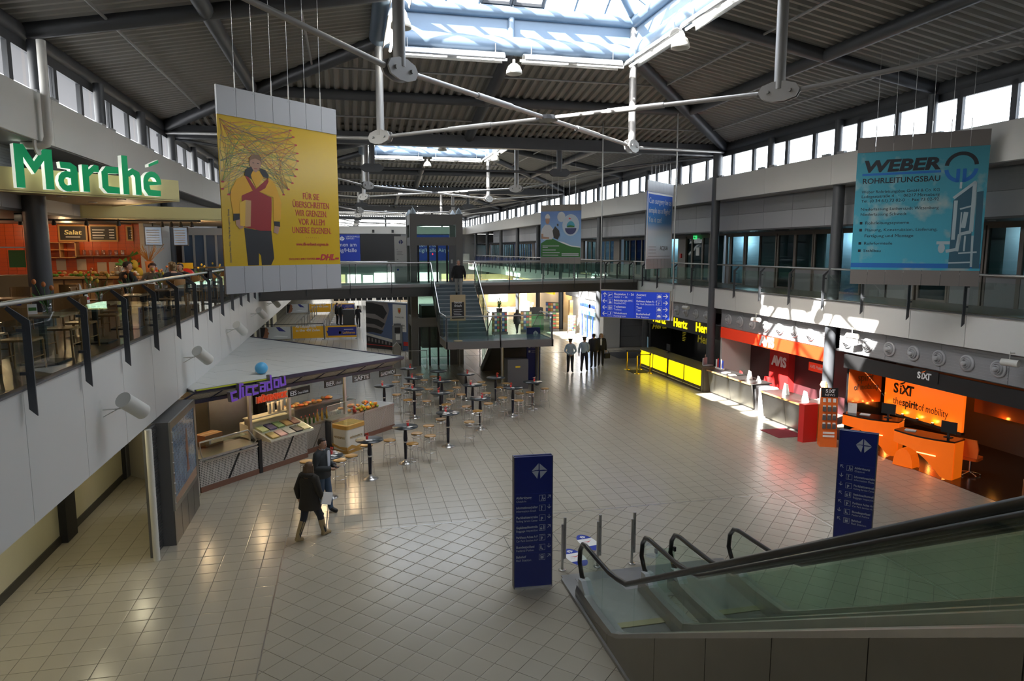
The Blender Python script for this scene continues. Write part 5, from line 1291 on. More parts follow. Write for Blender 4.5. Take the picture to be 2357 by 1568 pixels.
for k in range(18):
    p = tuple(kM @ Vector((4.8 + .09 * (k % 9), .48 + .11 * (k // 9), CH + .04)))
    if gl is None: gl = tag(MB().lathe([(.028, 0), (.036, .13), (.033, .13), (.026, .01)], seg=10).build('drinking_glass', M_gl), 'clear drinking glass in the rows under the beer sign', 'glass', 'glasses on the kiosk counter'); o = gl
    else: o = gl.copy(); COL.objects.link(o)
    o.location = p
fru = {}
FC = [((.75, .28, .02), 'orange fruit', 1), ((.7, .5, .04), 'yellow fruit', 1), ((.55, .05, .03), 'red fruit', .9), ((.35, .45, .06), 'green fruit', 1)]
for k in range(46):
    i = random.choices((0, 1, 2, 3), (5, 3, 2, 2))[0]
    u = random.random(); vv = random.random(); lay = 0 if k < 34 else 1
    p = tuple(kM @ Vector((5.72 + 1.35 * u * (1 if not lay else .9), .06 + .34 * vv, CH + .085 + .075 * lay)))
    if i not in fru: fru[i] = tag(MB().ball((0, 0, 0), .047, seg=10, rings=7).build('fruit', mat('fruit_%d' % i, FC[i][0], .45)), '%s in the pile at the far end of the kiosk counter' % FC[i][1], 'fruit', 'fruit pile on the kiosk counter'); o = fru[i]
    else: o = fru[i].copy(); COL.objects.link(o)
    o.location = p
pas = {}
PCs = [((.45, .22, .06), 'bread roll'), ((.6, .42, .2), 'pale sandwich'), ((.5, .12, .04), 'reddish pastry'), ((.16, .10, .04), 'dark loaf')]
for k in range(40):
    i = k % 4; lev = (k // 4) % 2
    p = tuple(kM @ Vector((3.7 + 3.3 * ((k * 7) % 40) / 40, (1.85 + .4 * random.random()) if lev else (.45 + .2 * random.random()), 1.08 if lev else 1.02)))
    if not lev and p and 3.7 + 3.3 * ((k * 7) % 40) / 40 < 5.6: p = tuple(kM @ Vector((3.7 + 3.3 * ((k * 7) % 40) / 40, 2.0, 1.085)))
    if i not in pas: pas[i] = tag(MB().ball((0, 0, 0), .09, seg=10, rings=6, sc=(1.25, .8, .55)).build('pastry', mat('pastry_%d' % i, PCs[i][0], .5, var=.2, scale=20)), '%s among the baked goods inside the lit kiosk' % PCs[i][1], 'pastry', 'baked goods in the kiosk'); o = pas[i]
    else: o = pas[i].copy(); COL.objects.link(o)
    o.location = p; o.rotation_euler = (0, 0, k * .7)
cf = thing('coffee_machine', 'dark coffee machine standing inside the kiosk behind the hanging ice sign', 'coffee machine', tuple(kM @ Vector((3.55, 1.8, 1.04))), KA)
MB().rbox(0, 0, 0, .6, .5, .75, .04).build('body', M_blackg, cf); MB().box(.1, -.06, .35, .5, 0, .45).build('group_head', M_inox, cf); MB().lathe([(.07, 0), (.09, .1), (.05, .18)], (.3, -.12, .02), 12).build('jug', M_inox, cf)
tag(MB().box(-.3, -.2, 0, .3, .2, .32).box(-.3, -.03, .32, .3, .03, .323, 1).build('cardboard_box', [mat('cardboard', (.30, .17, .08), .7), mat('tape', (.4, .28, .16), .4)], None, tuple(kM @ Vector((1.0, .95, CH + .04))), KA + .1), 'brown cardboard box inside the kiosk behind the tubular guard', 'box')
MB().box(.3, .75, 0, 1.7, 1.3, CH + .03).build('inner_table', M_inoxd, K)
sg2 = thing('serving_glass', 'curved glass food guard over the middle kiosk counter', 'display case', tuple(kM @ Vector((4.68, .2, CH + .04))), KA)
MB().box(0, 0, 0, 1.3, .01, .42).build('glass_front', M_glass, sg2); MB().box(0, 0, .42, 1.3, .3, .43).build('glass_top', M_glass, sg2); MB().tube((0, 0, .43), (1.3, 0, .43), .012, 6).build('edge_rod', M_inox, sg2)
sh = thing('bottle_shelf', 'wall shelf with bottles at the back of the kiosk left end', 'shelf', tuple(kM @ Vector((.3, 2.85, 1.1))), KA)
for z in (0, .4, .75): MB().box(0, 0, z, 1.4, .25, z + .02).build('board', M_inox, sh)
for z in (.02, .42): 
    for k in range(9): MB().lathe([(.03, 0), (.03, .2), (.012, .27)], (.1 + .14 * k, .12, z), 8).build('bottle', MBG[(k * 3) % 5], sh)
MB().box(.35, .2, .8, 1.3, .24, 1.25).build('menu_panel', mat('menu_glow', (.8, .75, .8), .4, emit=.5), sh)
for (x, y, e) in ((.9, 1.2, 10), (2.6, .9, 15), (4.1, 1.2, 16), (5.2, 1.0, 20), (6.4, .8, 24)): 
    point(tuple(kM @ Vector((x, y, 2.38))), e, (1, .70, .38), .05)
    t = tag(MB().lathe([(.05, .08), (.06, 0), (.0, .01)], seg=10).build('kiosk_spot', mat('spot_lit', (1, .8, .5), .4, emit=14, ecol=(1, .75, .4)), None, tuple(kM @ Vector((x, y, 2.42)))), 'small warm spotlight under the kiosk roof', 'spotlight', 'spotlights under the kiosk roof')
# chest freezer with wavy print
fz = thing('chest_freezer', 'cream and gold chest freezer with wavy print in front of the kiosk counter', 'freezer', tuple(kM @ Vector((4.42, -.86, 0))), KA)
M_fzw = mat('freezer_white', (.70, .67, .58), .35); M_gold = mat('freezer_gold', (.50, .28, .06), .35)
FW, FD = .80, .62
MB().rbox(0, 0, .1, FW, FD, .78, .08).build('body', M_fzw, fz); MB().rbox(-.02, -.02, .76, FW + .02, FD + .02, .88, .09).build('gold_rim', M_gold, fz)
MB().rbox(.02, .02, 0, FW - .02, FD - .02, .12, .07).build('base', M_gold, fz)
MB().prism([(0, .1), (.2, .14), (.4, .09), (.6, .12), (.8, .2), (.8, .3), (.6, .2), (.4, .18), (.2, .26), (0, .2)], (0, -.006, 0), X3, Z3, (0, .004, 0)).build('wave_print', M_gold, fz)
MB().prism([(0, .1), (.3, .13), (.62, .2), (.62, .28), (.3, .2), (0, .22)], (FW + .002, 0, 0), Y3, Z3, (.004, 0, 0)).build('wave_print', M_gold, fz)
MB().prism([(0, .1), (.3, .13), (.62, .2), (.62, .28), (.3, .2), (0, .22)], (-.006, 0, 0), Y3, Z3, (.004, 0, 0)).build('wave_print', M_gold, fz)
for x0 in (.06, .42): MB().box(x0, .04, .87, x0 + .33, FD - .04, .895).build('sliding_lid', M_glassg, fz)
for k, c in enumerate((0, 2, 3, 1)): MB().box(.1 + .17 * k, .1, .80, .24 + .17 * k, .5, .872).build('ice_pack', mat('fruit_%d' % c, FC[c][0], .45), fz)
text('MÖVENPICK', .1, (FW / 2, -.008, .46), fz, mat('gold_text', (.35, .22, .05), .4), align='CENTER', fit=.55)
t_ = text('MÖVENPICK', .1, (-.008, FD / 2, .46), fz, MATS['gold_text'], align='CENTER', fit=.45); t_.rotation_euler = (PI / 2, 0, -PI / 2)
# ================================================================ bar tables and stools
TABLES = [(0.39, 18.77), (1.45, 19.97), (2.9, 21.42), (-0.66, 17.52), (2.21, 25.51), (4.29, 23.31), (5.83, 24.92), (6.84, 25.84), (3.07, 24.58), (5.63, 27.09), (4.45, 25.77), (4.58, 28.15), (3.41, 26.83), (3.56, 29.14), (2.39, 27.74), (2.37, 30.09), (1.15, 26.36)]
TN = ['the table before the freezer', 'the table at the kiosk corner', 'the table with white cups', 'the table beside the standing man', 'the table with flowers near the kiosk end', 'the table with menu cards in the middle', 'the table left of the blue totem', 'the table at the foot of the blue totem', 'the table left of the middle', 'the table by the dark cabinet', 'the table with the bright reflection', 'the table under the stair landing', 'the table with red flower pot', 'the table before the lift doors', 'the table left of the red flower pot', 'the table by the lift guard rail', 'the table at the sandwich sign']
STOOLS = [(-0.39, 18.09), (-0.1, 18.42), (0.98, 19.74), (2.26, 21.14), (1.75, 20.25), (1.59, 19.23), (2.17, 19.95), (2.76, 21.83), (3.57, 21.34), (0.32, 19.36), (-1.23, 18.17), (4.68, 23.82), (4.1, 22.77), (3.92, 23.52), (5.85, 24.07), (5.44, 24.7), (6.17, 25.26), (6.62, 25.39), (7.37, 25.97), (5.72, 26.59), (6.1, 27.38), (6.33, 26.15), (4.96, 25.63), (4.05, 25.62), (4.03, 26.98), (5.13, 27.26), (5.2, 27.94), (3.63, 26.36), (3.41, 24.82), (3.2, 24.0), (2.71, 24.7), (3.03, 26.9), (2.63, 27.21), (2.93, 28.87), (2.87, 30.26), (3.41, 29.59), (4.2, 28.42), (1.93, 25.09), (2.19, 28.15), (2.0, 27.33), (1.74, 28.75), (1.94, 30.28), (1.57, 26.17), (2.33, 25.84)]
M_ttop = mat('slate_top', (.03, .036, .04), .28); M_tleg = mat('navy_leg', (.012, .014, .03), .3)
M_seat = mat('seat_wood', (.42, .23, .06), .35, var=.1, scale=14)
TP0 = None; VS = None
for k, (x, y) in enumerate(TABLES):
    lab = 'round black bar table with steel base, ' + TN[k].replace('the table ', '')
    if TP0 is None:
        TP0 = thing('bar_table', lab, 'table', (x, y, 0), 0, 'black bar tables')
        MB().lathe([(.0, 1.075), (.36, 1.075), (.375, 1.085), (.375, 1.10), (0, 1.10)], seg=28).build('table_top', M_ttop, TP0)
        MB().lathe([(.042, .10), (.052, .55), (.062, .75), (.05, .95), (.035, 1.075)], seg=14).build('leg', M_tleg, TP0)
        MB().lathe([(.057, .62), (.064, .63), (.064, .65), (.057, .66)], seg=14).build('collar', M_chrome, TP0)
        MB().lathe([(.215, 0), (.215, .012), (.10, .045), (.05, .10), (.045, .13)], seg=24).build('base', M_inox, TP0)
    else: dup(TP0, (x, y, 0), None, lab)
    if k in (13,): continue
    vx, vy = x + (.08 if k % 2 else -.06), y + .06
    v = thing('flower_pot', 'small red pot with flowers on ' + TN[k], 'flower pot', (vx, vy, 1.10), k)
    MB().lathe([(.03, 0), (.04, .09), (.035, .09)], seg=10).build('pot', M_red, v)
    fl = MB()
    for q in range(5): a = q * 1.3; fl.ball((.035 * math.cos(a), .035 * math.sin(a), .12 + .012 * q), .022, seg=6, rings=4)
    fl.build('blossom', mat('blossom_%d' % (k % 3), ((.6, .06, .03), (.7, .4, .3), (.5, .1, .1))[k % 3], .6), v)
    nk = tag(MB().box(-.09, -.05, 0, .09, .05, .006).build('menu_card', M_paper, None, (vx + .05, vy - .14, 1.10), k * .8), 'white card lying on ' + TN[k], 'card', 'cards on the bar tables')
cp = None
for k, (x, y, w) in enumerate(((2.78, 21.22, 'left'), (3.1, 21.25, 'right'), (-.5, 17.62, 'single'))):
    lab = 'white coffee cup on %s, %s one' % (TN[2] if k < 2 else TN[3], w) if k < 2 else 'white coffee cup on the table beside the standing man'
    if cp is None:
        cp = thing('coffee_cup', lab, 'cup', (x, y, 1.10)); MB().lathe([(.075, .0), (.08, .008), (.03, .006)], seg=16).build('saucer', M_paper, cp)
        MB().lathe([(.025, .01), (.045, .07), (.042, .07), (.022, .015)], seg=14).build('cup', M_paper, cp); MB().path([(.043, 0, .06), (.07, 0, .05), (.065, 0, .03), (.035, 0, .03)], .006, 6).build('handle', M_paper, cp)
    else: dup(cp, (x, y, 1.10), None, lab)
def side_of(s, t):                     # describes the stool's place round a table, seen from the gallery
    dx, dy = s[0] - t[0], s[1] - t[1]
    a = dx * CY - dy * SY; b = dx * SY + dy * CY
    if abs(a) > abs(b): return 'right of' if a > 0 else 'left of'
    return 'behind' if b > 0 else 'in front of'
S0 = None; used = {}
for k, (x, y) in enumerate(STOOLS):
    for tx, ty in TABLES:               # keep legs clear of the table bases
        d = math.hypot(x - tx, y - ty)
        if d < .50: x, y = tx + (x - tx) / d * .50, ty + (y - ty) / d * .50
    i = min(range(len(TABLES)), key=lambda i: math.hypot(x - TABLES[i][0], y - TABLES[i][1]))
    key = (i, side_of((x, y), TABLES[i])); used[key] = used.get(key, 0) + 1
    lab = 'chrome bar stool ' + ('' if used[key] == 1 else ('(second) ' if used[key] == 2 else '(third) ')) + key[1] + ' ' + TN[i]
    if S0 is None:
        S0 = thing('bar_stool', lab, 'stool', (x, y, 0), 0, 'chrome bar stools around the bar tables')
        MB().lathe([(0, .765), (.15, .765), (.172, .78), (.172, .792), (.15, .80), (0, .80)], seg=22).build('seat', M_seat, S0)
        MB().path([(.165 * math.cos(2 * PI * q / 20), .165 * math.sin(2 * PI * q / 20), .76) for q in range(20)], .012, 6, closed=True).build('seat_ring', M_chrome, S0)
        for q in range(4):
            a = PI / 4 + q * PI / 2; c, s = math.cos(a), math.sin(a)
            MB().path([(.10 * c, .10 * s, .762), (.155 * c, .155 * s, .74), (.16 * c, .16 * s, .6), (.17 * c, .17 * s, .35), (.205 * c, .205 * s, 0)], .0105, 6).build('leg', M_chrome, S0)
        MB().path([(.172 * math.cos(2 * PI * q / 20), .172 * math.sin(2 * PI * q / 20), .30) for q in range(20)], .008, 6, closed=True).build('foot_ring', M_chrome, S0)
        MB().path([(.15 * math.cos(2 * PI * q / 20), .15 * math.sin(2 * PI * q / 20), .66) for q in range(20)], .007, 6, closed=True).build('upper_ring', M_chrome, S0)
    else: dup(S0, (x, y, 0), k * .37, lab)
# ================================================================ display wall, post, pipe on the left
dw = thing('display_wall', 'tall dark framed lightbox with a blue city poster beside the kiosk', 'display', (-3.73, 15.28, 0))
MB().box(-.42, 0, 0, -.02, 2.36, 2.66).build('housing', M_greyd, dw)
MB().box(-.02, 0, 0, 0, 2.36, .75).build('lower_panel', mat('dark_steel_panel', (.12, .115, .105), .3, .5), dw)
for q in (.6, 1.2, 1.8): MB().box(0, q - .004, 0, .003, q + .004, .72).build('panel_joint', M_black, dw)
fr = MB()
for b in ((.0, .12, .75, 2.66), (2.2, 2.36, .75, 2.66)): fr.box(-.02, b[0], b[2], .02, b[1], b[3])
fr.box(-.02, .12, .75, .02, 2.2, .85).box(-.02, .12, 2.5, .02, 2.2, 2.66); fr.build('frame', M_inoxd, dw)
def citymat():
    m = bpy.data.materials.new('city_poster'); m.use_nodes = True; nt = m.node_tree; b = nt.nodes['Principled BSDF']; b.inputs['Roughness'].default_value = .12
    g = nt.nodes.new('ShaderNodeNewGeometry'); v = nt.nodes.new('ShaderNodeTexBrick'); v.inputs['Scale'].default_value = 3.0; v.inputs['Color1'].default_value = (.10, .17, .26, 1); v.inputs['Color2'].default_value = (.22, .30, .40, 1); v.inputs['Mortar'].default_value = (.05, .08, .13, 1)
    mp = nt.nodes.new('ShaderNodeMapping'); mp.inputs['Rotation'].default_value = (0, PI / 2, .0); mp.inputs['Scale'].default_value = (1, 1, 1)
    nt.links.new(g.outputs['Position'], mp.inputs[0]); nt.links.new(mp.outputs[0], v.inputs['Vector']); nt.links.new(v.outputs[0], b.inputs['Base Color']); return m
MB().box(0, .12, .85, .006, 2.2, 2.5).build('poster', citymat(), dw)
MB().prism([(1.25, 1.2), (1.32, 1.5), (1.25, 1.75), (1.3, 2.0), (1.36, 2.2), (1.42, 2.2), (1.46, 2.0), (1.5, 1.75), (1.46, 1.5), (1.52, 1.2)], (.008, 0, 0), Y3, Z3, (.003, 0, 0)).build('figure_print', mat('print_brown', (.20, .10, .07), .4), dw)
MB().prism([(.12, .85), (2.2, .85), (2.2, 1.06), (.12, 1.0)], (.008, 0, 0), Y3, Z3, (.002, 0, 0)).build('ground_print', mat('print_sand', (.33, .22, .15), .4), dw)
for k in range(8): MB().lathe([(.022, 0), (.022, .02), (0, .02)], (.02, .05, .9 + .22 * k), 8, M=Matrix.Rotation(PI / 2, 4, 'Y')).build('bolt', M_inox, dw)
gb = thing('roller_grille', 'folded grey roller grille panel between the white post and the lightbox', 'grille', (-4.05, 14.72, 0), math.radians(84))
MB().box(0, 0, 0, .85, .05, 2.65).build('frame', M_greyd, gb)
for k in range(40): MB().box(.02, -.012, .04 + .065 * k, .6, 0, .08 + .065 * k).build('slat', M_inoxd, gb)
tag(MB().lathe([(.065, 0), (.065, 2.7)], seg=16).build('white_post', mat('post_white', (.66, .65, .6), .35), None, (-3.95, 14.6, 0)), 'white round post at the edge of the overhang beside the roller grille', 'post')
dp = thing('downpipe', 'white downpipe with elbow on the upper left wall above the green letters', 'pipe', (-5.93, 16.45, 0))
MB().tube((0, 0, 8.72), (0, 0, 10.4), .085, 14).build('pipe', M_white, dp); MB().path([(0, 0, 8.75), (0, 0, 8.5), (-.05, 0, 8.36), (-.14, 0, 8.33), (-.5, 0, 8.33)], .085, 12).build('elbow', M_white, dp)
MB().lathe([(.2, 0), (.2, .03)], (-.2, 0, 8.33), 16, M=Matrix.Rotation(-PI / 2, 4, 'Y')).build('flange', M_white, dp)
# ================================================================ escalators
M_hr = mat('rubber_handrail', (.012, .012, .011), .3); M_esc = mat('escalator_cladding', (.20, .185, .155), .35, .4, var=.08)
M_egl = glass('escalator_glass', (.88, .94, .905), .07)
EY = 9.36; SL = .577
def ez(y, base): return base + max(0, (9.07 - y)) * SL
def balustrade(par, x, outer):
    pts = [(11.02, .34), (11.22, .40), (11.36, .60), (11.33, .85), (11.2, 1.01), (11.02, 1.05), (10.6, 1.06), (9.9, 1.09), (9.55, 1.15), (9.2, 1.24)]
    y = 8.9
    while y > 1.0: pts.append((y, 1.24 + (9.2 - y) * SL)); y -= 1.2
    MB().path([(x, p[0], p[1]) for p in pts], .042, 8).build('handrail', M_hr, par)
    # glass panes
    ys = [11.25, 10.2, 8.9, 7.4, 5.9, 4.4, 2.9, 1.2]
    top = lambda y: 1.0 if y > 10 else (1.02 + (10 - y) * .08 if y > 9.2 else 1.09 + (9.2 - y) * SL) + .06
    bot = lambda y: .26 if y > 10.2 else (.26 + (10.2 - y) * .06 if y > 9.45 else .31 + (9.45 - y) * SL)
    for a, b in zip(ys[:-1], ys[1:]):
        n = 4; vs = []
        for k in range(n + 1):
            yy = a - .008 - (a - b - .016) * k / n
            vs += [(x - .006, yy, bot(yy)), (x + .006, yy, bot(yy)), (x - .006, yy, top(yy)), (x + .006, yy, top(yy))]
        fs = []
        for k in range(n): q = 4 * k; fs += [(q, q + 2, q + 6, q + 4), (q + 1, q + 5, q + 7, q + 3), (q + 2, q + 3, q + 7, q + 6)]
        fs += [(0, 1, 3, 2), (4 * n, 4 * n + 2, 4 * n + 3, 4 * n + 1)]
        MB().add(vs, fs).build('glass_pane', M_egl, par)
    # rounded skirt / decking strip
    mb = MB(); yy = [11.2, 10.8, 10.3, 9.9, 9.5, 9.2, 8.6, 7, 5, 3, 1.2]
    vs = []
    for y in yy:
        z = bot(y); w = .13
        vs += [(x - w, y, z - .10), (x - w * .8, y, z), (x + w * .8, y, z), (x + w, y, z - .10), (x + w, y, max(z - .34, -.0)), (x - w, y, max(z - .34, -.0))]
    n = len(yy); fs = [(6 * i + a, 6 * i + (a + 1) % 6, 6 * (i + 1) + (a + 1) % 6, 6 * (i + 1) + a) for i in range(n - 1) for a in range(6)] + [(0, 5, 4, 3, 2, 1), tuple(range(6 * (n - 1), 6 * n))]
    mb.add(vs, fs).build('skirt', M_inoxd, par)
    MB().prism([(11.12, 0), (11.16, .40), (11.0, .42), (10.72, .2), (10.72, 0)], (x - .09, 0, 0), Y3, Z3, (.18, 0, 0)).build('newel_cover', mat('newel_pale', (.55, .58, .6), .35), par)
for ei, (xa, xb, lab) in enumerate(((3.9, 5.1, 'left escalator with green glass sides and black handrails rising towards the viewer'), (5.68, 6.88, 'right escalator with green glass sides and black handrails rising towards the viewer'))):
    E_ = thing('escalator', lab, 'escalator', (0, 0, 0), 0, 'pair of escalators')
    balustrade(E_, xa, 1); balustrade(E_, xb, 0)
    MB().box(xa + .1, 10.1, 0, xb - .1, 11.9, .02).build('landing_plate', M_inoxd, E_)
    MB().box(xa + .13, 10.05, .02, xb - .13, 10.2, .035).build('comb_plate', mat('comb_steel', (.33, .30, .16), .4, .6), E_)
    n = 22; stp = None
    for k in range(n):
        y = 10.05 - .4 * (k + 1); z = .02 if k < 2 else min(.02 + .2308 * (k - 1), 9)
        if stp is None: stp = MB().box(xa + .14, 0, -.2, xb - .14, .398, 0).build('step', mat('step_grey', (.12, .12, .115), .5, .6), E_, (0, y, z)); o = stp
        else: o = stp.copy(); COL.objects.link(o); o.location = (0, y, z)
    for yl, zz in ((1.2, 4.6),): pass
tr = thing('escalator_cladding', 'brown-grey metal side cladding below the left escalator', 'cladding', (0, 0, 0))
yb = [11.9, 9.6, 7.9, 6.6, 5.4, 4.2, 3.0, 1.2]
zt = lambda y: .02 if y > 10.9 else (.02 + (10.9 - y) * .16 if y > 9.45 else .25 + (9.45 - y) * SL)
for a, b in zip(yb[:-1], yb[1:]):
    n = 5; pts = [(a - .006 - (a - b - .012) * k / n) for k in range(n + 1)]
    MB().prism([(y, zt(y)) for y in pts] + [(pts[-1], 0), (pts[0], 0)], (3.76, 0, 0), Y3, Z3, (.02, 0, 0)).build('panel', M_esc, tr)
MB().prism([(11.9, .0), (11.9, .06), (1.2, .06), (1.2, 0)], (3.72, 0, 0), Y3, Z3, (.05, 0, 0)).build('floor_rail', M_inoxd, tr)
pl = tag(MB().box(3.78, 10.9, 0, 7.2, 12.1, .014).build('landing_plate', M_inoxd), 'steel floor plate at the foot of both escalators', 'floor plate')
gp = thing('glass_gate', 'small glass barrier with metal clips between the two escalators', 'barrier', (5.22, 11.0, 0.02))
MB().box(0, 0, 0, .36, .012, .85).build('glass_pane', M_glassg, gp); 
for x in (.0, .36): MB().box(x - .02, -.02, .78, x + .02, .03, .86).build('clip', M_black, gp)
tag(MB().rbox(-.12, -.3, 0, .12, .3, 1.6, .02).box(-.13, -.31, 1.6, .13, .31, 1.63).build('grey_cabinet', M_inox, None, (3.22, 5.95, 0), .3), 'narrow light grey metal box beside the escalator cladding at the picture bottom', 'box')
# ================================================================ pylons, bollards, stickers
def arrow(mb, c, s, ang, y=-.006):
    R = Matrix.Rotation(-ang, 4, 'Y'); c = Vector(c)
    for p in ([(-.5, .07), (.3, .07), (.3, -.07), (-.5, -.07)], [(.5, 0), (.1, .42), (-.06, .42), (.28, 0)], [(.5, 0), (.28, 0), (-.06, -.42), (.1, -.42)]):
        vs = [R @ Vector((a * s, 0, b * s)) + c + Vector((0, y, 0)) for a, b in p]
        mb.add(vs, [tuple(range(len(vs)))])
    return mb
M_pict = mat('pictogram_grey', (.42, .46, .52), .5)
def pictogram(par, x, z, s, kind):
    fr = MB(); t = s * .05
    for b in ((x, z, x + s, z + t), (x, z + s - t, x + s, z + s), (x, z, x + t, z + s), (x + s - t, z, x + s, z + s)): fr.box(b[0], -.005, b[1], b[2], -.002, b[3])
    fr.build('pictogram_frame', M_pict, par)
    mb = MB(); P = lambda pts: mb.prism([(x + a * s, z + b * s) for a, b in pts], (0, -.005, 0), X3, Z3, (0, .003, 0))
    disc = lambda a, b, r: mb.prism([(x + (a + r * math.cos(q)) * s, z + (b + r * math.sin(q)) * s) for q in [PI * i / 5 for i in range(10)]], (0, -.005, 0), X3, Z3, (0, .003, 0))
    if kind == 'walk': disc(.5, .82, .09); P([(.42, .7), (.6, .7), (.62, .42), (.4, .42)]); P([(.42, .42), (.3, .1), (.4, .1), (.52, .42)]); P([(.52, .42), (.68, .1), (.78, .1), (.62, .42)]); P([(.7, .3), (.92, .3), (.92, .5), (.7, .5)])
    elif kind == 'p2': disc(.3, .75, .09); P([(.2, .62), (.42, .62), (.4, .15), (.22, .15)]); P([(.55, .2), (.85, .2), (.85, .4), (.55, .4)]); disc(.7, .55, .07)
    elif kind == 'bag': disc(.75, .8, .09); P([(.66, .68), (.86, .68), (.84, .2), (.68, .2)]); P([(.15, .2), (.5, .2), (.5, .45), (.15, .45)]); P([(.2, .5), (.35, .75), (.42, .7), (.3, .5)])
    elif kind == 'sit': disc(.3, .8, .09); P([(.2, .68), (.4, .68), (.4, .35), (.62, .35), (.62, .1), (.5, .1), (.5, .22), (.2, .22)])
    elif kind == 'train': P([(.25, .2), (.75, .2), (.75, .65), (.25, .65)]); P([(.15, .75), (.5, .9), (.85, .75), (.85, .7), (.5, .83), (.15, .7)])
    elif kind == 'plane': P([(.1, .25), (.85, .6), (.95, .75), (.8, .75), (.1, .38)]); P([(.3, .5), (.5, .48), (.35, .75), (.28, .75)])
    elif kind == 'wheel': disc(.45, .85, .08); P([(.38, .72), (.5, .72), (.52, .45), (.75, .45), (.8, .15), (.7, .15), (.66, .36), (.38, .36)]); disc(.45, .25, .18)
    elif kind == 'wc': disc(.3, .85, .08); P([(.18, .72), (.42, .72), (.42, .4), (.38, .1), (.22, .1), (.18, .4)]); disc(.7, .85, .08); P([(.62, .72), (.78, .72), (.88, .35), (.76, .35), (.76, .1), (.64, .1), (.64, .35), (.52, .35)])
    elif kind == 'baby': disc(.6, .8, .09); P([(.52, .68), (.7, .68), (.68, .45), (.54, .45)]); P([(.3, .35), (.7, .35), (.7, .25), (.3, .25)]); disc(.25, .4, .07)
    elif kind in ('gate', 'taxi', 'bus'): P([(.15, .25), (.85, .25), (.85, .55), (.7, .75), (.3, .75), (.15, .55)]); 
    if mb.v: mb.build('pictogram', M_pict if kind not in ('gate', 'taxi', 'bus', 'plane', 'wheel', 'wc', 'baby') else M_txtw, par)
    if kind == '?': text('?', s * .95, (x + s * .22, -.005, z + s * .16), par, M_pict, bold=.003)
    if kind in ('P', 'Pr'): text('P', s * .7, (x + s * .25, -.005, z + s * .12), par, M_pict, bold=.004)
    if kind == 'Pr': MB().prism([(x + a * s, z + b * s) for a, b in ((.15, .74), (.5, .9), (.85, .74), (.85, .7), (.5, .84), (.15, .7))], (0, -.005, 0), X3, Z3, (0, .003, 0)).build('pictogram', M_pict, par)
ROWS = [('Abfertigung', 'Check-in', 'walk', PI / 4), ('Informationsschalter', 'Information Desk', '?', -PI / 2), ('Parkleitzentrale', 'Parking Service Center', 'P', -PI / 2), ('Gepäcknachkontrolle', 'Baggage Inspection', 'bag', PI / 4), ('Parkhaus Achse A-F', 'Car Park Section A-F', 'Pr', PI / 4), ('Bundespolizei', 'Federal Police', 'sit', -PI / 2), ('Bahnhof', 'Rail Station', 'train', PI / 4)]
def pylon(lab, loc, rz, left):
    t = thing('blue_pylon', lab, 'pylon', loc, rz, 'blue wayfinding pylons')
    Wd, Hh = .70, 2.50
    MB().box(0, 0, .03, Wd, .05, Hh).build('front_panel', M_blue, t); MB().box(.015, .05, .03, Wd - .015, .10, Hh - .01).build('core', M_black, t); MB().box(0, .10, .03, Wd, .15, Hh).build('rear_panel', M_blue, t)
    MB().box(-.012, -.006, 0, .0, .156, Hh + .005).box(Wd, -.006, 0, Wd + .012, .156, Hh + .005).build('edge_profile', M_greyd, t)
    MB().box(0, -.02, 0, Wd, .17, .03).build('base', M_inox, t)
    airport_logo(t, (.46, -.001, 2.23), .145, M_pict)
    for k, (a, b, pk, ang) in enumerate(ROWS):
        z = 1.72 - .188 * k
        px, ax, tx = (.46, .645, .03) if not left else (.17, .08, .32)
        if left and ang > 0: ang = PI * .75
        text(a, .062, (tx, -.004, z), t, M_pict, bold=.0012, fit=min(.40, .026 * len(a))); text(b, .055, (tx, -.004, z - .065), t, M_pict, fit=min(.40, .023 * len(b)))
        pictogram(t, px, z - .06, .115, pk)
        arrow(MB(), (ax, .0, z + .02), .085, ang).build('arrow', M_pict, t)
        MB().box(.01, -.002, z + .088, Wd - .01, -.0005, z + .090).build('row_line', M_blueL, t)
    return t
pylon('blue wayfinding pylon with white text standing before the foot of the escalators', (2.79, 11.79, 0), -.05, False)
pylon('blue wayfinding pylon standing between the right escalator and the orange desks', (9.82, 12.16, 0), math.radians(-46), True)
bo = None
for k, (x, y) in enumerate(((3.88, 12.34), (4.6, 12.32), (5.31, 12.29))):
    lab = 'steel double-tube bollard at the escalator foot, ' + ('beside the blue pylon', 'middle of the row of three', 'at the free end of the row')[k]
    if bo is None:
        bo = thing('bollard', lab, 'bollard', (x, y, 0), 0, 'steel bollards at the escalators')
        MB().lathe([(.075, 0), (.075, .012), (.03, .015)], seg=16).build('base_plate', M_inox, bo); MB().tube((0, 0, .01), (0, 0, .93), .026, 12).build('tube', M_inox, bo); MB().tube((.055, .03, .22), (.055, .03, 1.05), .03, 12).build('outer_tube', M_inox, bo)
        MB().box(0, 0, .3, .05, .03, .34).box(0, 0, .8, .05, .03, .84).build('clamp', M_inoxd, bo)
    else: dup(bo, (x, y, 0), None, lab)
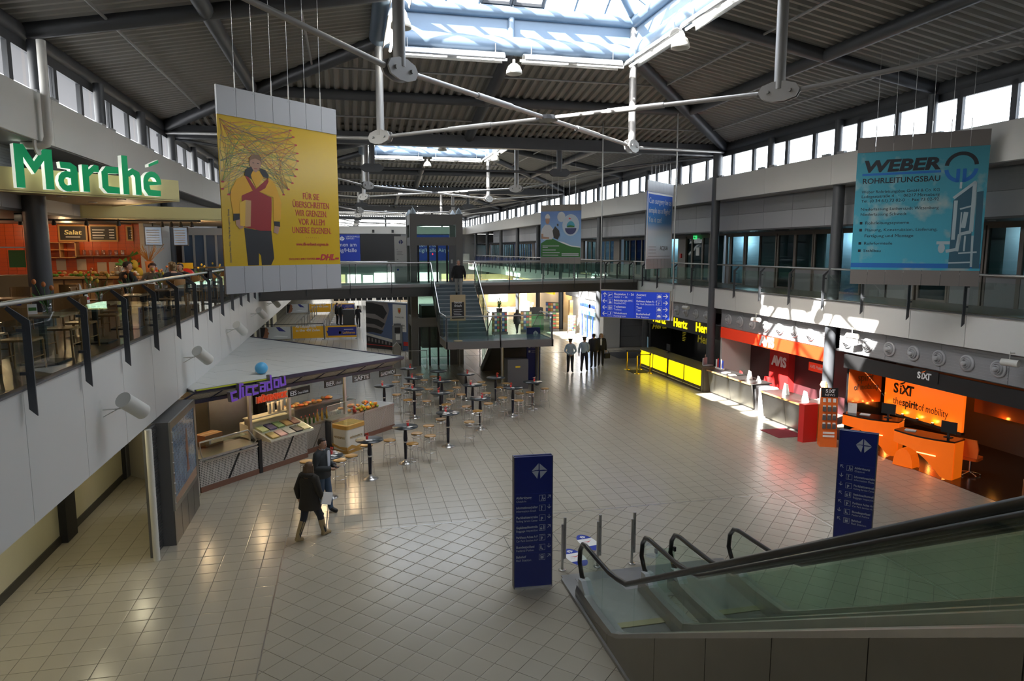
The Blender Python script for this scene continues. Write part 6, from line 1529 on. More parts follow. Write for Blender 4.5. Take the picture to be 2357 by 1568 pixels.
for k, (x, y) in enumerate(((4.31, 12.82), (4.80, 13.45))):
    t = thing('floor_sticker', 'blue and white oval floor sticker behind the %s' % ('left bollard' if k == 0 else 'middle bollard'), 'sticker', (x, y, .0012), .12, 'oval floor stickers')
    ov = lambda s, t0, t1: [(.19 * s * math.cos(q), .42 * s * math.sin(q)) for q in [t0 + (t1 - t0) * i / 14 for i in range(15)]]
    MB().prism(ov(1, .45, PI - .45), (0, 0, 0), X3, Y3, (0, 0, .001)).build('blue_field', M_blueL, t); MB().prism(ov(1, PI + .45, 2 * PI - .45), (0, 0, 0), X3, Y3, (0, 0, .001)).build('blue_field', M_blueL, t)
    MB().prism(ov(1, -.45, .45) + ov(1, PI - .45, PI + .45), (0, 0, 0), X3, Y3, (0, 0, .001)).build('white_field', M_paper, t)
    MB().prism([(-.1, .05), (.02, .0), (.12, .1), (.02, .03)], (0, 0, .001), X3, Y3, (0, 0, .0005)).build('red_tick', M_red, t)
    text('---- ---\n-- ---', .05, (-.12, -.06, .0015), t, M_greyd, rot=(0, 0, 0), ext=.0003)
    airport_logo(t, (0, .28, .001), .07, M_paper, (1, 0, 0), (0, 1, 0), (0, 0, 1))
# ================================================================ gallery restaurant on the left
Z0 = 4.5
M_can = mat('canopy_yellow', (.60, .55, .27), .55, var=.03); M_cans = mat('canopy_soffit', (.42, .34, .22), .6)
cn = thing('yellow_canopy', 'pale yellow angular canopy carrying the large green letters', 'canopy', (-4.0, 18.7, 0))
pl_ = [(0, 0), (-6.6, -5.75), (-10.5, -3.2), (-9.0, 5.0), (-2.2, 2.6)]
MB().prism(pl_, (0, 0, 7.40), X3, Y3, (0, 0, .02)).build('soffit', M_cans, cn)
MB().prism([(0, 0), (-6.6, -5.75), (-6.65, -5.68), (-.05, .07)], (0, 0, 7.38), X3, Y3, (0, 0, .50)).build('front_fascia', M_can, cn)
MB().prism([(0, 0), (-2.2, 2.6), (-2.26, 2.55), (-.06, -.05)], (0, 0, 7.38), X3, Y3, (0, 0, .50)).build('side_fascia', M_can, cn)
c2 = thing('yellow_canopy', 'long low pale yellow canopy beam behind the green letters', 'canopy', (-3.55, 22.2, 0))
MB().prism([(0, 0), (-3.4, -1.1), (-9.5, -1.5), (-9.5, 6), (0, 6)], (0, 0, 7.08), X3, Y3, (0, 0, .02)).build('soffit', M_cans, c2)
MB().prism([(0, 0), (-3.4, -1.1), (-9.5, -1.5), (-9.5, -1.43), (-3.4, -1.03), (0, .07)], (0, 0, 7.06), X3, Y3, (0, 0, .36)).build('front_fascia', M_can, c2)
# big green letters standing off the fascia
gl_ = thing('green_letters', 'large glowing green three-dimensional letters with white sides on the yellow canopy', 'sign', (-6.64, 16.40, 7.46), math.atan2(5.75, 6.6))
M_grn = mat('letter_green', (.0, .25, .09), .35, emit=.22, ecol=(0, .30, .11)); M_lws = mat('letter_white', (.75, .78, .72), .4, emit=.35, ecol=(.8, .85, .75))
def arc(cx, cz, r, w, a0, a1, n=10): 
    o = [(cx + r * math.cos(a0 + (a1 - a0) * i / n), cz + r * math.sin(a0 + (a1 - a0) * i / n)) for i in range(n + 1)]
    i_ = [(cx + (r - w) * math.cos(a0 + (a1 - a0) * i / n), cz + (r - w) * math.sin(a0 + (a1 - a0) * i / n)) for i in range(n + 1)]
    return o + i_[::-1]
LET = {'M': (1.05, [[(0, 0), (0, 1.12), (.24, 1.12), (.24, 0)], [(.81, 0), (.81, 1.05), (1.05, 1.05), (1.05, 0)], [(.02, 1.12), (.26, 1.12), (.58, .62), (.52, .38)], [(1.05, 1.05), (.80, 1.05), (.46, .62), (.52, .38)]]),
       'a': (.66, [arc(.30, .25, .28, .17, PI * .25, PI * 1.75), [(.40, 0), (.40, .62), (.62, .55), (.62, 0)], [(.10, .76), (.12, .60), (.40, .58), (.60, .5), (.60, .66), (.42, .76)]]),
       'r': (.50, [[(0, 0), (0, .74), (.2, .74), (.2, 0)], [(.18, .40), (.18, .6), (.38, .76), (.52, .74), (.52, .56), (.36, .56)]]),
       'c': (.58, [[(0, .15), (0, .6), (.2, .6), (.2, .15)], [(0, .15), (.15, 0), (.56, 0), (.56, .18), (.2, .2)], [(0, .58), (.15, .75), (.56, .75), (.56, .57), (.2, .55)]]),
       'h': (.62, [[(0, 0), (0, 1.1), (.2, 1.1), (.2, 0)], [(.18, .5), (.18, .66), (.34, .76), (.58, .66), (.62, .5), (.42, .5), (.36, .58)], [(.42, 0), (.42, .52), (.62, .52), (.62, 0)]]),
       'é': (.60, [arc(.30, .40, .32, .17, -PI * .02, PI * 1.0), [(-.02, .42), (-.02, .2), (.13, 0), (.58, 0), (.58, .17), (.22, .18), (.16, .42)], [(.1, .42), (.1, .29), (.62, .35), (.62, .42)], [(.2, .84), (.2, .92), (.56, 1.08), (.56, .98)]])}
x = 0
for c_ in 'Marché':
    w, polys = LET[c_]; mb = MB(); sc = .78; sxx = .655
    for k, p in enumerate(polys):
        q = [(a * sxx, b * sc) for a, b in p]; e = .0015 * k
        mb.prism(q, (x, -.20 - e, 0), X3, Z3, (0, .16, 0), 1); mb.add([(x + a, -.206 - e, b) for a, b in q], [tuple(range(len(q)))], 0)
    mb.build('letter', [M_grn, M_lws], gl_); x += (w + .10) * sxx
# orange tiled kitchen wall
M_ot = mat('orange_tile', (.52, .085, .015), .3, var=.15, scale=2.5)
KW = sgroup('wall_kitchen')
MB().box(-15, 25.6, Z0, -6.7, 25.8, 7.4).build('wall_face', mat('tile_grout', (.30, .06, .02), .7), KW)
t0 = None
for i in range(18):
    for j in range(16):
        if t0 is None: t0 = MB().box(.004, 0, .004, .246, .02, .121).build('tile', M_ot, KW); o = t0
        else: o = t0.copy(); COL.objects.link(o)
        o.location = (-11.2 + .25 * i, 25.58, 5.05 + .125 * j)
MB().box(-6.75, 25.5, Z0, -6.62, 29, 7.1).build('white_return', M_white, KW)
MB().box(-15.9, 16, Z0, -15.7, 26, 7.4).build('side_wall', M_ot, KW)
# glazed white-framed partition further back
gp = sgroup('window_200')
for k in range(5):
    MB().box(-6.55 + .42 * k, 30.5, Z0, -6.47 + .42 * k, 30.58, 7.0).build('mullion', M_white, gp)
    if k < 4: MB().box(-6.47 + .42 * k, 30.53, Z0, -6.13 + .42 * k, 30.55, 6.9).build('pane', mat('blue_pane', (.10, .16, .26), .2), gp)
MB().box(-6.6, 30.48, 6.8, -4.7, 30.6, 7.08).build('head', M_white, gp)
MB().box(-16, 31.0, Z0, -4.6, 31.2, 7.1).build('partition', M_greyp, gp)
# menu boards
def menu(x0, x1, z0, z1, title, lab, grp='chalk menu boards on the orange wall'):
    t = thing('chalk_board', lab, 'menu board', (x0, 25.5, z0), 0, grp)
    w, h = x1 - x0, z1 - z0
    MB().box(0, 0, 0, w, .05, h).build('frame', mat('gilt_wood', (.45, .25, .07), .4), t); MB().box(.05, -.006, .05, w - .05, 0, h - .05).build('slate', M_black, t)
    if title: text(title, h * .38, (w / 2, -.01, h * .42), t, mat('chalk_yellow', (.75, .70, .35), .6), align='CENTER', bold=.004, shear=.1, fit=w * .6); MB().box(w * .25, -.009, h * .25, w * .75, -.006, h * .29).build('chalk_line', M_txtw, t)
    else:
        for k in range(4): MB().box(.1, -.009, h * (.2 + .16 * k), w * (.5 + .05 * (k % 2)), -.006, h * (.24 + .16 * k)).box(w * .7, -.009, h * (.2 + .16 * k), w * .88, -.006, h * (.25 + .16 * k)).build('chalk_line', M_txtw, t)
    return t
menu(-9.15, -8.30, 6.48, 7.02, 'Salat', 'framed black menu board with one yellow chalk word on the orange wall')
menu(-8.25, -7.40, 6.48, 7.02, '', 'framed black menu board with four chalk price lines on the orange wall')
menu(-7.15, -6.95, 6.5, 7.0, '', 'narrow framed board at the right end of the orange wall')
menu(-11.6, -10.75, 6.45, 7.0, 'Pizza', 'framed black menu board left of the big column') if 0 else None
hs = thing('hanging_board', 'small black hanging board with a chef mark below the letters', 'sign', (-7.4, 18.2, 6.85), .4)
MB().box(0, 0, 0, .42, .02, .36).build('board', M_blackg, hs); text('Restaurant', .08, (.21, -.004, .2), hs, M_greyp, align='CENTER', fit=.36); MB().tube((.1, .01, .36), (.1, .01, .55), .006, 5).tube((.32, .01, .36), (.32, .01, .55), .006, 5).build('wire', M_inox, hs)
ws = thing('hanging_board', 'white hanging board with fruit picture left of the big column', 'sign', (-8.0, 16.9, 6.3), .4)
MB().box(0, 0, 0, .62, .02, .38).build('board', mat('board_grey', (.35, .36, .36), .5), ws); MB().prism([(.2, .08), (.52, .08), (.55, .2), (.4, .26), (.25, .22)], (0, -.004, 0), X3, Z3, (0, .003, 0)).build('picture', mat('fruit_print', (.3, .10, .08), .5), ws)
MB().tube((.1, .01, .38), (.1, .01, 1.1), .006, 5).tube((.5, .01, .38), (.5, .01, 1.1), .006, 5).build('wire', M_inox, ws)
# food counter with produce
fc = thing('food_counter', 'wooden food counter with produce in front of the orange wall', 'counter', (-9.2, 23.0, Z0))
MB().box(0, 0, 0, 3.0, .8, .86).build('body', M_woodd, fc); MB().box(-.05, -.1, .86, 3.05, .85, .92).build('worktop', M_wood, fc)
for k in range(6): MB().box(.02 + .5 * k, -.02, .08, .47 + .5 * k, 0, .82).build('front_panel', M_wood, fc)
random.seed(5); pr = {}
PRD = [((.62, .48, .03), 'yellow'), ((.10, .28, .03), 'green'), ((.5, .30, .1), 'brown'), ((.6, .10, .02), 'red'), ((.7, .66, .55), 'white')]
for k in range(60):
    i = (0, 1, 1, 2, 4)[k // 12] if random.random() < .7 else random.randrange(5)
    p = (-9.1 + 2.8 * k / 60 + random.random() * .08, 23.05 + .5 * random.random(), Z0 + .965 + .07 * (k % 3 == 0))
    if i not in pr: pr[i] = tag(MB().ball((0, 0, 0), .055, seg=8, rings=6, sc=(1.2, 1, .8)).build('produce', mat('prod_%d' % i, PRD[i][0], .5)), '%s vegetable or loaf piled on the wooden food counter' % PRD[i][1], 'food', 'produce on the food counter'); o = pr[i]
    else: o = pr[i].copy(); COL.objects.link(o)
    o.location = p; o.rotation_euler = (0, 0, k)
bwl = thing('yellow_bowl', 'yellow bowl of lemons at the left of the food counter', 'bowl', (-8.85, 23.25, Z0 + .92))
MB().lathe([(.1, 0), (.22, .16), (.21, .16), (.09, .02)], seg=18).build('bowl', M_yellow, bwl)
for k in range(7): MB().ball((.1 * math.cos(k), .1 * math.sin(k), .16 + .02 * (k % 2)), .05, seg=8, rings=6, sc=(1.2, 1, 1)).build('lemon', MATS['prod_0'], bwl)
jr = thing('jar', 'glass jar with green lid on the food counter', 'jar', (-6.75, 23.2, Z0 + .92)); MB().lathe([(.13, 0), (.14, .02), (.14, .3), (.1, .34)], seg=14).build('glass', M_gl, jr); MB().lathe([(.11, .34), (.11, .4), (0, .4)], seg=14).build('lid', MATS['leaf_green'], jr)
pa = thing('fruit_tower', 'tall stack of pineapples and greenery beside the seated man', 'fruit display', (-6.45, 23.6, Z0 + .0))
MB().box(-.3, -.25, 0, .3, .25, .92).build('crate', M_wood, pa)
for k, (dx, z) in enumerate(((-.1, 1.02), (.12, 1.02), (0, 1.25))): MB().ball((dx, 0, z), .12, seg=10, rings=8, sc=(1, 1, 1.3)).build('pineapple', mat('pineapple', (.45, .33, .03), .6), pa)
lvm = MB()
for k in range(26):
    a = random.random() * 6.28; r = .12 + .2 * random.random(); z = .95 + .6 * random.random()
    lvm.add([(-.15, 0, z), (-.15 + r * math.cos(a), r * math.sin(a), z + .2), (-.15 + r * math.cos(a + .3), r * math.sin(a + .3), z + .12)], [(0, 1, 2)])
lvm.build('leaves', MATS['leaf_green'], pa)
dr = thing('dried_bouquet', 'terracotta pot with dried orange branches by the orange wall end', 'plant', (-6.2, 24.3, Z0))
MB().box(-.2, -.2, 0, .2, .2, .95).build('plinth', M_wood, dr); MB().lathe([(.1, .95), (.13, 1.35), (.11, 1.35)], seg=14).build('pot', mat('terracotta', (.50, .19, .07), .6), dr)
brn = MB()
for k in range(34):
    a = random.random() * 6.28; r = .15 + .4 * random.random(); z = 1.6 + .3 * random.random()
    brn.path([(0, 0, 1.3), (r * .5 * math.cos(a), r * .5 * math.sin(a), 1.5 + .1 * random.random()), (r * math.cos(a), r * math.sin(a), z)], .008, 4, caps=False)
brn.build('branches', mat('dried_orange', (.5, .24, .05), .7), dr)
tm = None
for k in range(14):
    p = (-6.0 + .06 * (k % 5), 23.6 + .09 * (k // 5), Z0 + 1.0 + .05 * (k % 2))
    if tm is None: tm = tag(MB().ball((0, 0, 0), .045, seg=8, rings=6).build('tomato', M_red), 'red tomato in the heap beside the dried branches', 'food', 'tomatoes by the dried branches'); o = tm
    else: o = tm.copy(); COL.objects.link(o)
    o.location = p
tag(MB().box(-.25, -.25, 0, .25, .25, .955).build('wood_plinth', M_wood, None, (-5.9, 23.7, Z0)), 'wooden plinth carrying the heap of tomatoes', 'plinth')
ws_ = thing('wall_shelf', 'thin wall shelf with jars on the orange wall', 'shelf', (-8.7, 25.3, 6.0))
MB().box(0, 0, 0, 1.6, .25, .025).build('board', M_woodd, ws_)
jj = None
for k in range(8):
    if jj is None: jj = tag(MB().lathe([(.055, 0), (.06, .16), (.05, .18)], seg=10).build('storage_jar', M_gl), 'clear storage jar on the thin shelf of the orange wall', 'jar', 'jars on the wall shelf'); o = jj
    else: o = jj.copy(); COL.objects.link(o)
    o.location = (-8.6 + .19 * k, 25.42, 6.026)
wr = thing('wooden_rack', 'small open wooden wall rack with glasses beside the big column', 'shelf', (-9.5, 25.2, 5.95))
for xx in (0, .45, .9): MB().box(xx, 0, 0, xx + .03, .3, .5).build('upright', M_wood, wr)
for zz in (0, .25, .48): MB().box(0, 0, zz, .93, .3, zz + .02).build('board', M_wood, wr)
for k, (x, z) in enumerate(((-9.3, 5.55), (-8.7, 5.55), (-8.1, 5.45), (-7.75, 5.45), (-7.45, 5.45))):
    tag(MB().box(0, 0, 0, .28, .01, .36).build('paper_sheet', mat('paper_beige', (.5, .42, .33), .7), None, (x, 25.565, z)), 'paper sheet pinned on the orange wall, number %d counted from the big column' % (k + 1), 'paper', 'papers pinned on the orange wall')
# cabinets at the left end
wc1 = thing('wooden_cabinet', 'pale wooden cabinet beside the big dark column', 'cabinet', (-7.95, 18.3, Z0), .35)
MB().box(0, 0, 0, .85, .5, 1.12).build('body', M_wood, wc1); wdr = MB().box(.03, -.015, .05, .82, 0, 1.08).build('door', mat('pale_beech', (.40, .25, .11), .45), wc1); MB().box(.36, -.02, .42, .46, -.015, .58).build('sticker', M_blueL, wdr)
MB().box(.05, .1, 1.12, .1, .15, 2.0).box(.75, .1, 1.12, .8, .15, 2.0).box(.05, .1, 1.75, .8, .45, 1.78).build('shelf_frame', M_inox, wc1); MB().box(.3, .05, 1.3, .62, .08, 1.7).build('poster_card', mat('card_green', (.12, .25, .06), .5), wc1)
wc2 = thing('slatted_cabinet', 'dark wooden slatted cabinet with a lit oven at the left picture edge', 'cabinet', (-9.1, 17.6, Z0), .35)
MB().box(0, 0, 0, 1.1, .6, 1.0).build('body', M_woodd, wc2)
for k in range(9): MB().box(.12, -.02, .12 + .08 * k, 1.0, 0, .17 + .08 * k).build('slat', M_wood, wc2)
MB().box(.05, 0, 1.0, 1.05, .6, 1.75).build('oven', M_greyd, wc2); MB().box(.15, -.01, 1.12, .9, 0, 1.6).build('oven_window', mat('oven_glow', (.5, .35, .18), .3, emit=.5, ecol=(1, .6, .25)), wc2)
# screens and track spots
for k, (x, y) in enumerate(((-6.2, 25.0), (-5.45, 25.3))):
    t = thing('flight_monitor', 'tilted blue flight information screen under the canopy, %s of the column' % ('left' if k == 0 else 'right'), 'screen', (x, y, 6.35), .5 - k * .9, 'flight information screens')
    MB().box(-.26, 0, 0, .26, .06, .62).build('case', M_greyd, t); MB().box(-.24, -.004, .03, .24, 0, .59).build('screen', mat('screen_blue', (.18, .27, .40), .3, emit=.25), t)
    for q in range(6): MB().box(-.2, -.006, .08 + .08 * q, .18, -.004, .11 + .08 * q).build('text_row', M_txtg, t)
    MB().tube((0, .03, .62), (0, .03, .75), .02, 6).build('mount', M_black, t)
tk = thing('track_rail', 'black ceiling track along the restaurant canopy', 'track', (-11, 21.6, 7.0)); MB().box(0, 0, 0, 6.9, .04, .05).build('rail', M_black, tk)
tsp = None
for k, (x, y) in enumerate(((-9.6, 21.5), (-8.6, 21.5), (-7.8, 21.5), (-7.0, 21.5), (-6.2, 21.5), (-5.3, 22.4), (-5.05, 22.4), (-4.8, 22.4), (-4.5, 22.4))):
    if tsp is None:
        tsp = thing('track_spot', '', 'spotlight', (x, y, 6.92), 0, 'track spotlights of the restaurant'); MB().lathe([(.03, .1), (.06, 0), (.055, -.05)], seg=10).build('housing', M_black, tsp); MB().lathe([(.05, -.045), (0, -.045)], seg=10).build('lens', mat('spot_lens', (1, .8, .5), .4, emit=12, ecol=(1, .78, .45)), tsp); MB().tube((0, 0, .08), (0, 0, .16), .012, 6).build('stem', M_black, tsp); o = tsp
    else: o = dup(tsp, (x, y, 6.92))
    o['label'] = 'small black track spotlight under the restaurant canopy'
    if k % 2 == 0: point((x, y + .6, 6.7), 9, (1, .68, .36), .06)
point((-8.5, 24.4, 6.8), 15, (1, .62, .30), .1); point((-10.5, 24.2, 6.8), 9, (1, .62, .30), .1); point((-9.0, 17.8, 6.9), 6, (1, .68, .38), .1); point((-6.0, 15.2, 7.2), 3, (1, .75, .48), .1); point((-5.5, 20.0, 7.0), 5, (1, .75, .5), .1)
dlt = None
for k, (x, y, z) in enumerate([(-5.2 - 1.0 * i, 18.4 - .75 * i, 7.395) for i in range(5)] + [(-6.2 - 1.1 * i, 19.6 - .3 * i, 7.395) for i in range(4)] + [(-4.6 - 1.4 * i, 24.2, 7.075) for i in range(3)]):
    if dlt is None: dlt = dup(DL, (x, y, z)); 
    else: dlt = dup(DL, (x, y, z))
    dlt['label'] = 'small round downlight set in the yellow canopy soffit'; dlt['group'] = 'downlights in the yellow canopies'
fg = thing('display_figure', 'round red and green display figure on a white stand behind the seated guests', 'display', (-5.35, 25.2, Z0)); fg.scale = (.8, .8, .8)
MB().box(-.25, -.2, 0, .25, .2, .75).build('stand', M_white, fg); MB().ball((.05, 0, 1.05), .33, seg=16, rings=12).build('red_part', M_red, fg); MB().ball((-.12, -.04, 1.06), .3, seg=14, rings=10).build('green_part', mat('apple_green', (.3, .45, .06), .4), fg); MB().box(-.3, .1, 1.35, .3, .14, 1.6).build('yellow_plate', M_yellow, fg)
# tables, chairs, vases
RT = [(-4.55, 11.8), (-4.6, 14.2), (-4.75, 16.6), (-4.65, 18.7), (-5.25, 21.35), (-4.7, 23.9), (-6.7, 13.3), (-6.9, 16.0), (-6.3, 18.9), (-4.6, 26.3)]
RN = ['nearest the left picture edge', 'second along the railing', 'third along the railing', 'with the drinking glasses', 'of the seated guests', 'behind the seated guests', 'at the left picture edge away from the railing', 'behind the big column', 'before the food counter', 'farthest along the railing']
tb0 = None; ch0 = None
M_chw = mat('chair_wood', (.30, .155, .05), .35, var=.15, scale=12); M_tbw = mat('table_wood', (.25, .13, .045), .3, var=.15, scale=9)
def wood_chair():
    t = thing('wooden_chair', '', 'chair', (0, 0, Z0), 0, 'wooden restaurant chairs')
    MB().rbox(-.21, -.21, .43, .21, .21, .46, .05).build('seat', M_chw, t)
    for sx in (-1, 1):
        MB().path([(sx * .19, -.19, .43), (sx * .2, -.21, 0)], .016, 6).build('leg', M_chw, t); MB().path([(sx * .19, .24, 0), (sx * .19, .2, .43), (sx * .19, .25, .9)], .016, 6).build('leg', M_chw, t)
        MB().tube((sx * .19, -.19, .2), (sx * .19, .2, .2), .010, 6).build('stretcher', M_chw, t)
    n = 8; pts = []
    vs = []
    for i in range(n + 1):
        x = -.21 + .42 * i / n; y = .25 - .0 + .05 * (1 - (x / .21) ** 2)
        for dy in (0, .014):
            for z in (.66, .92): vs.append((x, y + dy, z))
    fs = []
    for i in range(n):
        a = 4 * i; b = a + 4; fs += [(a, b, b + 1, a + 1), (a + 2, a + 3, b + 3, b + 2), (a + 1, b + 1, b + 3, a + 3), (a, a + 2, b + 2, b)]
    fs += [(0, 1, 3, 2), (4 * n, 4 * n + 2, 4 * n + 3, 4 * n + 1)]
    MB().add(vs, fs).build('backrest', M_chw, t)
    return t
for k, (x, y) in enumerate(RT):
    lab = 'brown wooden restaurant table ' + RN[k]
    if tb0 is None:
        tb0 = thing('restaurant_table', lab, 'table', (x, y, Z0), 0, 'wooden restaurant tables')
        MB().box(-.38, -.38, .71, .38, .38, .74).build('table_top', M_tbw, tb0); MB().box(-.04, -.04, .03, .04, .04, .71).build('leg', M_black, tb0); MB().box(-.27, -.27, 0, .27, .27, .03).build('base', M_black, tb0); t = tb0
    else: t = dup(tb0, (x, y, Z0), None, lab)
    seats = [(0, -.72, PI, 'near side'), (0, .72, 0, 'far side')] + ([(-.75, 0, PI / 2, 'inner side')] if k in (0, 2, 4, 6) else [])
    if k == 4: seats = [(-.62, -.62, PI * .75, 'near left side'), (-.3, .72, 0, 'far left side'), (.55, -.68, -PI * .8, 'near right side'), (.42, .85, -.3, 'far right side')]
    for dx, dy, rz, sd in seats:
        if ch0 is None: ch0 = wood_chair(); o = ch0; o.location = (x + dx, y + dy, Z0); o.rotation_euler = (0, 0, rz)
        else: o = dup(ch0, (x + dx, y + dy, Z0), rz)
        o['label'] = 'curved-back wooden chair on the %s of the table %s' % (sd, RN[k])
    if k in (6, 7): continue
    v = thing('tulip_vase', 'glass vase with orange and yellow tulips on the table ' + RN[k], 'vase', (x + .12, y - .1, Z0 + .74), k)
    MB().lathe([(.05, 0), (.06, .01), (.055, .08), (.07, .17), (.066, .17)], seg=14).build('glass', M_gl, v)
    stems = MB(); fl = MB(); lv = MB()
    for q in range(3):
        a = q * 2.1 + k; r = .05 + .03 * q; h = .38 + .05 * q
        stems.path([(0, 0, .02), (r * .5 * math.cos(a), r * .5 * math.sin(a), .2), (r * 1.6 * math.cos(a), r * 1.6 * math.sin(a), h)], .005, 5)
        fl.ball((r * 1.6 * math.cos(a), r * 1.6 * math.sin(a), h + .02), .032, seg=8, rings=6, sc=(1, 1, 1.3))
        lv.add([(0, 0, .1), (r * 2 * math.cos(a + .6), r * 2 * math.sin(a + .6), .27), (r * 3 * math.cos(a + .7), r * 3 * math.sin(a + .7), .33), (r * 2 * math.cos(a + .9), r * 2 * math.sin(a + .9), .24)], [(0, 1, 2, 3)])
    stems.build('stems', MATS['leaf_green'], v); lv.build('leaves', MATS['leaf_green'], v); fl.build('blossoms', mat('tulip_%d' % (k % 2), ((.7, .22, .06), (.75, .5, .05))[k % 2], .5), v)
    mh = thing('menu_holder', 'small standing menu card on the table ' + RN[k], 'menu card', (x - .15, y + .08, Z0 + .74), .5 + k)
    MB().prism([(-.04, 0), (.04, 0), (.005, .15), (-.005, .15)], (-.06, 0, 0), Y3, Z3, (.12, 0, 0)).build('card', M_paper, mh); MB().box(-.05, -.03, .05, .05, -.024, .1).build('picture', M_red if k % 2 else MATS['leaf_green'], mh)
g4 = None
for k in range(5):
    p = (-4.75 + .09 * k, 18.55 + .12 * (k % 2), Z0 + .74)
    if g4 is None: g4 = tag(MB().lathe([(.03, 0), (.036, .12), (.033, .12), (.027, .01)], seg=10).build('water_glass', M_gl), 'empty drinking glass on the railing table with glasses', 'glass', 'glasses on the restaurant table'); o = g4
    else: o = g4.copy(); COL.objects.link(o)
    o.location = p
jk = MB()
jk.prism([(-.25, 0), (.22, 0), (.28, -.25), (.2, -.55), (-.1, -.62), (-.26, -.4)], (-4.08, 22.3, 5.6), Y3, Z3, (.05, 0, 0)); jk.prism([(-.25, 0), (.22, 0), (.2, -.3), (-.2, -.28)], (-4.18, 22.3, 5.6), Y3, Z3, (.04, 0, 0)); jk.prism([(-.25, 0), (.22, 0), (.22, .03), (-.25, .03)], (-4.18, 22.3, 5.58), Y3, Z3, (.15, 0, 0))
tag(jk.build('black_jacket', M_fabricb), 'black jacket hung over the railing beside the seated guests', 'jacket')
ht = thing('wood_high_table', 'wooden high table far along the left gallery', 'table', (-5.1, 28.6, Z0)); MB().box(-.7, -.35, 1.02, .7, .35, 1.07).build('table_top', M_wood, ht); MB().box(-.5, -.2, 0, -.42, .2, 1.02).box(.42, -.2, 0, .5, .2, 1.02).build('leg', M_woodd, ht)
# ================================================================ hanging banners
def banner_base(name, lab, c, az, w, zb, zt, m, hz=9.6, ztop=11.6, strips=(.55, .55), grey=M_noz):
    ux, uy = math.sin(math.radians(az)), math.cos(math.radians(az)); rz = math.atan2(uy, ux)
    t = thing(name, lab, 'banner', (c[0] - ux * w / 2, c[1] - uy * w / 2, zb), rz)
    H = zt - zb
    MB().box(0, -.012, strips[0], w, .012, H - strips[1]).build('sheet', m, t)
    for z0, z1 in ((0, strips[0]), (H - strips[1], H)):
        for k in range(7):
            mb = MB(); a, b = w * k / 7 + .004, w * (k + 1) / 7 - .004; mb.box(a, -.025, z0, b, .025, z1)
            for px in (a + .03, b - .03):
                for pz in (z0 + .05, z1 - .05): mb.box(px - .008, -.029, pz - .008, px + .008, -.025, pz + .008)
            mb.build('clamp_panel', grey, t)
    for k in range(6):
        x = w * (k + 1) / 7
        MB().tube((x, 0, H), (x, 0, ztop - zb), .005, 4).build('wire', M_inox, t); MB().tube((x, 0, H), (x, 0, H + .3), .012, 6).build('turnbuckle', M_inox, t)
    return t, H
M_dhl = mat('banner_yellow', (.62, .40, .02), .22); M_rdt = mat('print_red', (.45, .02, .03), .5)
t, H = banner_base('yellow_banner', 'large yellow hanging banner with a courier figure and red slogan', (-1.31, 15.79), 47.2, 3.0, 5.33, 9.36, M_dhl)
F = lambda pts, nm, m, y=-.014: MB().prism(pts, (0, y, 0), X3, Z3, (0, .0015, 0)).build(nm, m, t)
M_pblk = mat('print_black', (.012, .012, .014), .45); M_pred = mat('print_darkred', (.30, .012, .012), .4); M_pyel = mat('print_amber', (.70, .36, .01), .4); M_pskin = mat('print_face', (.42, .24, .16), .5); M_pbox = mat('print_box', (.70, .42, .04), .4)
F([(.48, 1.32), (.71, 1.29), (1.13, 1.27), (1.16, .86), (1.17, .7), (1.09, .56), (.86, .56), (.85, .76), (.8, .81), (.79, .56), (.53, .56), (.51, .89)], 'trousers_print', M_pblk)
F([(.46, 1.95), (.54, 2.03), (.74, 2.08), (.87, 2.06), (1.17, 1.96), (1.16, 1.72), (1.12, 1.27), (.85, 1.27), (.71, 1.3), (.49, 1.33), (.45, 1.61)], 'jacket_print', M_pred, -.016)
F([(.54, 2.36), (.36, 2.27), (.23, 2.06), (.2, 1.93), (.25, 1.56), (.4, 1.59), (.4, 1.84), (.46, 1.96), (.74, 2.08), (.8, 2.1)], 'sleeve_print', M_pyel, -.018); F([(.8, 2.1), (.87, 2.07), (1.21, 1.97), (1.19, 1.46), (1.38, 1.52), (1.41, 1.87), (1.27, 2.24), (1.12, 2.37), (1.1, 2.28)], 'sleeve_print', M_pyel, -.018)
F([(.25, 1.59), (.39, 1.6), (.38, 1.48), (.24, 1.45)], 'cuff_print', M_pblk, -.020); F([(1.2, 1.47), (1.35, 1.47), (1.35, 1.36), (1.21, 1.38)], 'cuff_print', M_pblk, -.020)
F([(.29, 1.51), (.4, 1.52), (.47, 1.32), (.38, 1.29), (.3, 1.37)], 'hand_print', M_pskin, -.019); F([(1.21, 1.38), (1.34, 1.36), (1.29, 1.21), (1.18, 1.24)], 'hand_print', M_pskin, -.019)
F([(.4, 1.81), (.54, 1.88), (.5, 1.35), (.39, 1.36)], 'parcel_print', M_pbox, -.021); F([(.54, 1.88), (.67, 1.87), (.63, 1.35), (.5, 1.34)], 'parcel_print', mat('print_box2', (.50, .30, .12), .4), -.021)
F([(.55, 2.36), (.63, 2.34), (.8, 2.11), (1.1, 2.35), (1.11, 2.28), (1.02, 2.14), (.87, 2.06), (.72, 2.07)], 'lapel_print', M_pred, -.020)
F([(.7, 2.46), (.92, 2.47), (1.02, 2.4), (.81, 2.13), (.69, 2.35)], 'shirt_print', M_pyel, -.0195)
F([(.54, 2.36), (.58, 2.49), (.71, 2.55), (.75, 2.48), (.69, 2.38), (.71, 2.3), (.63, 2.34)], 'collar_print', M_pblk, -.022); F([(.9, 2.54), (1.04, 2.51), (1.12, 2.41), (1.1, 2.34), (.98, 2.37), (.92, 2.45)], 'collar_print', M_pblk, -.022)
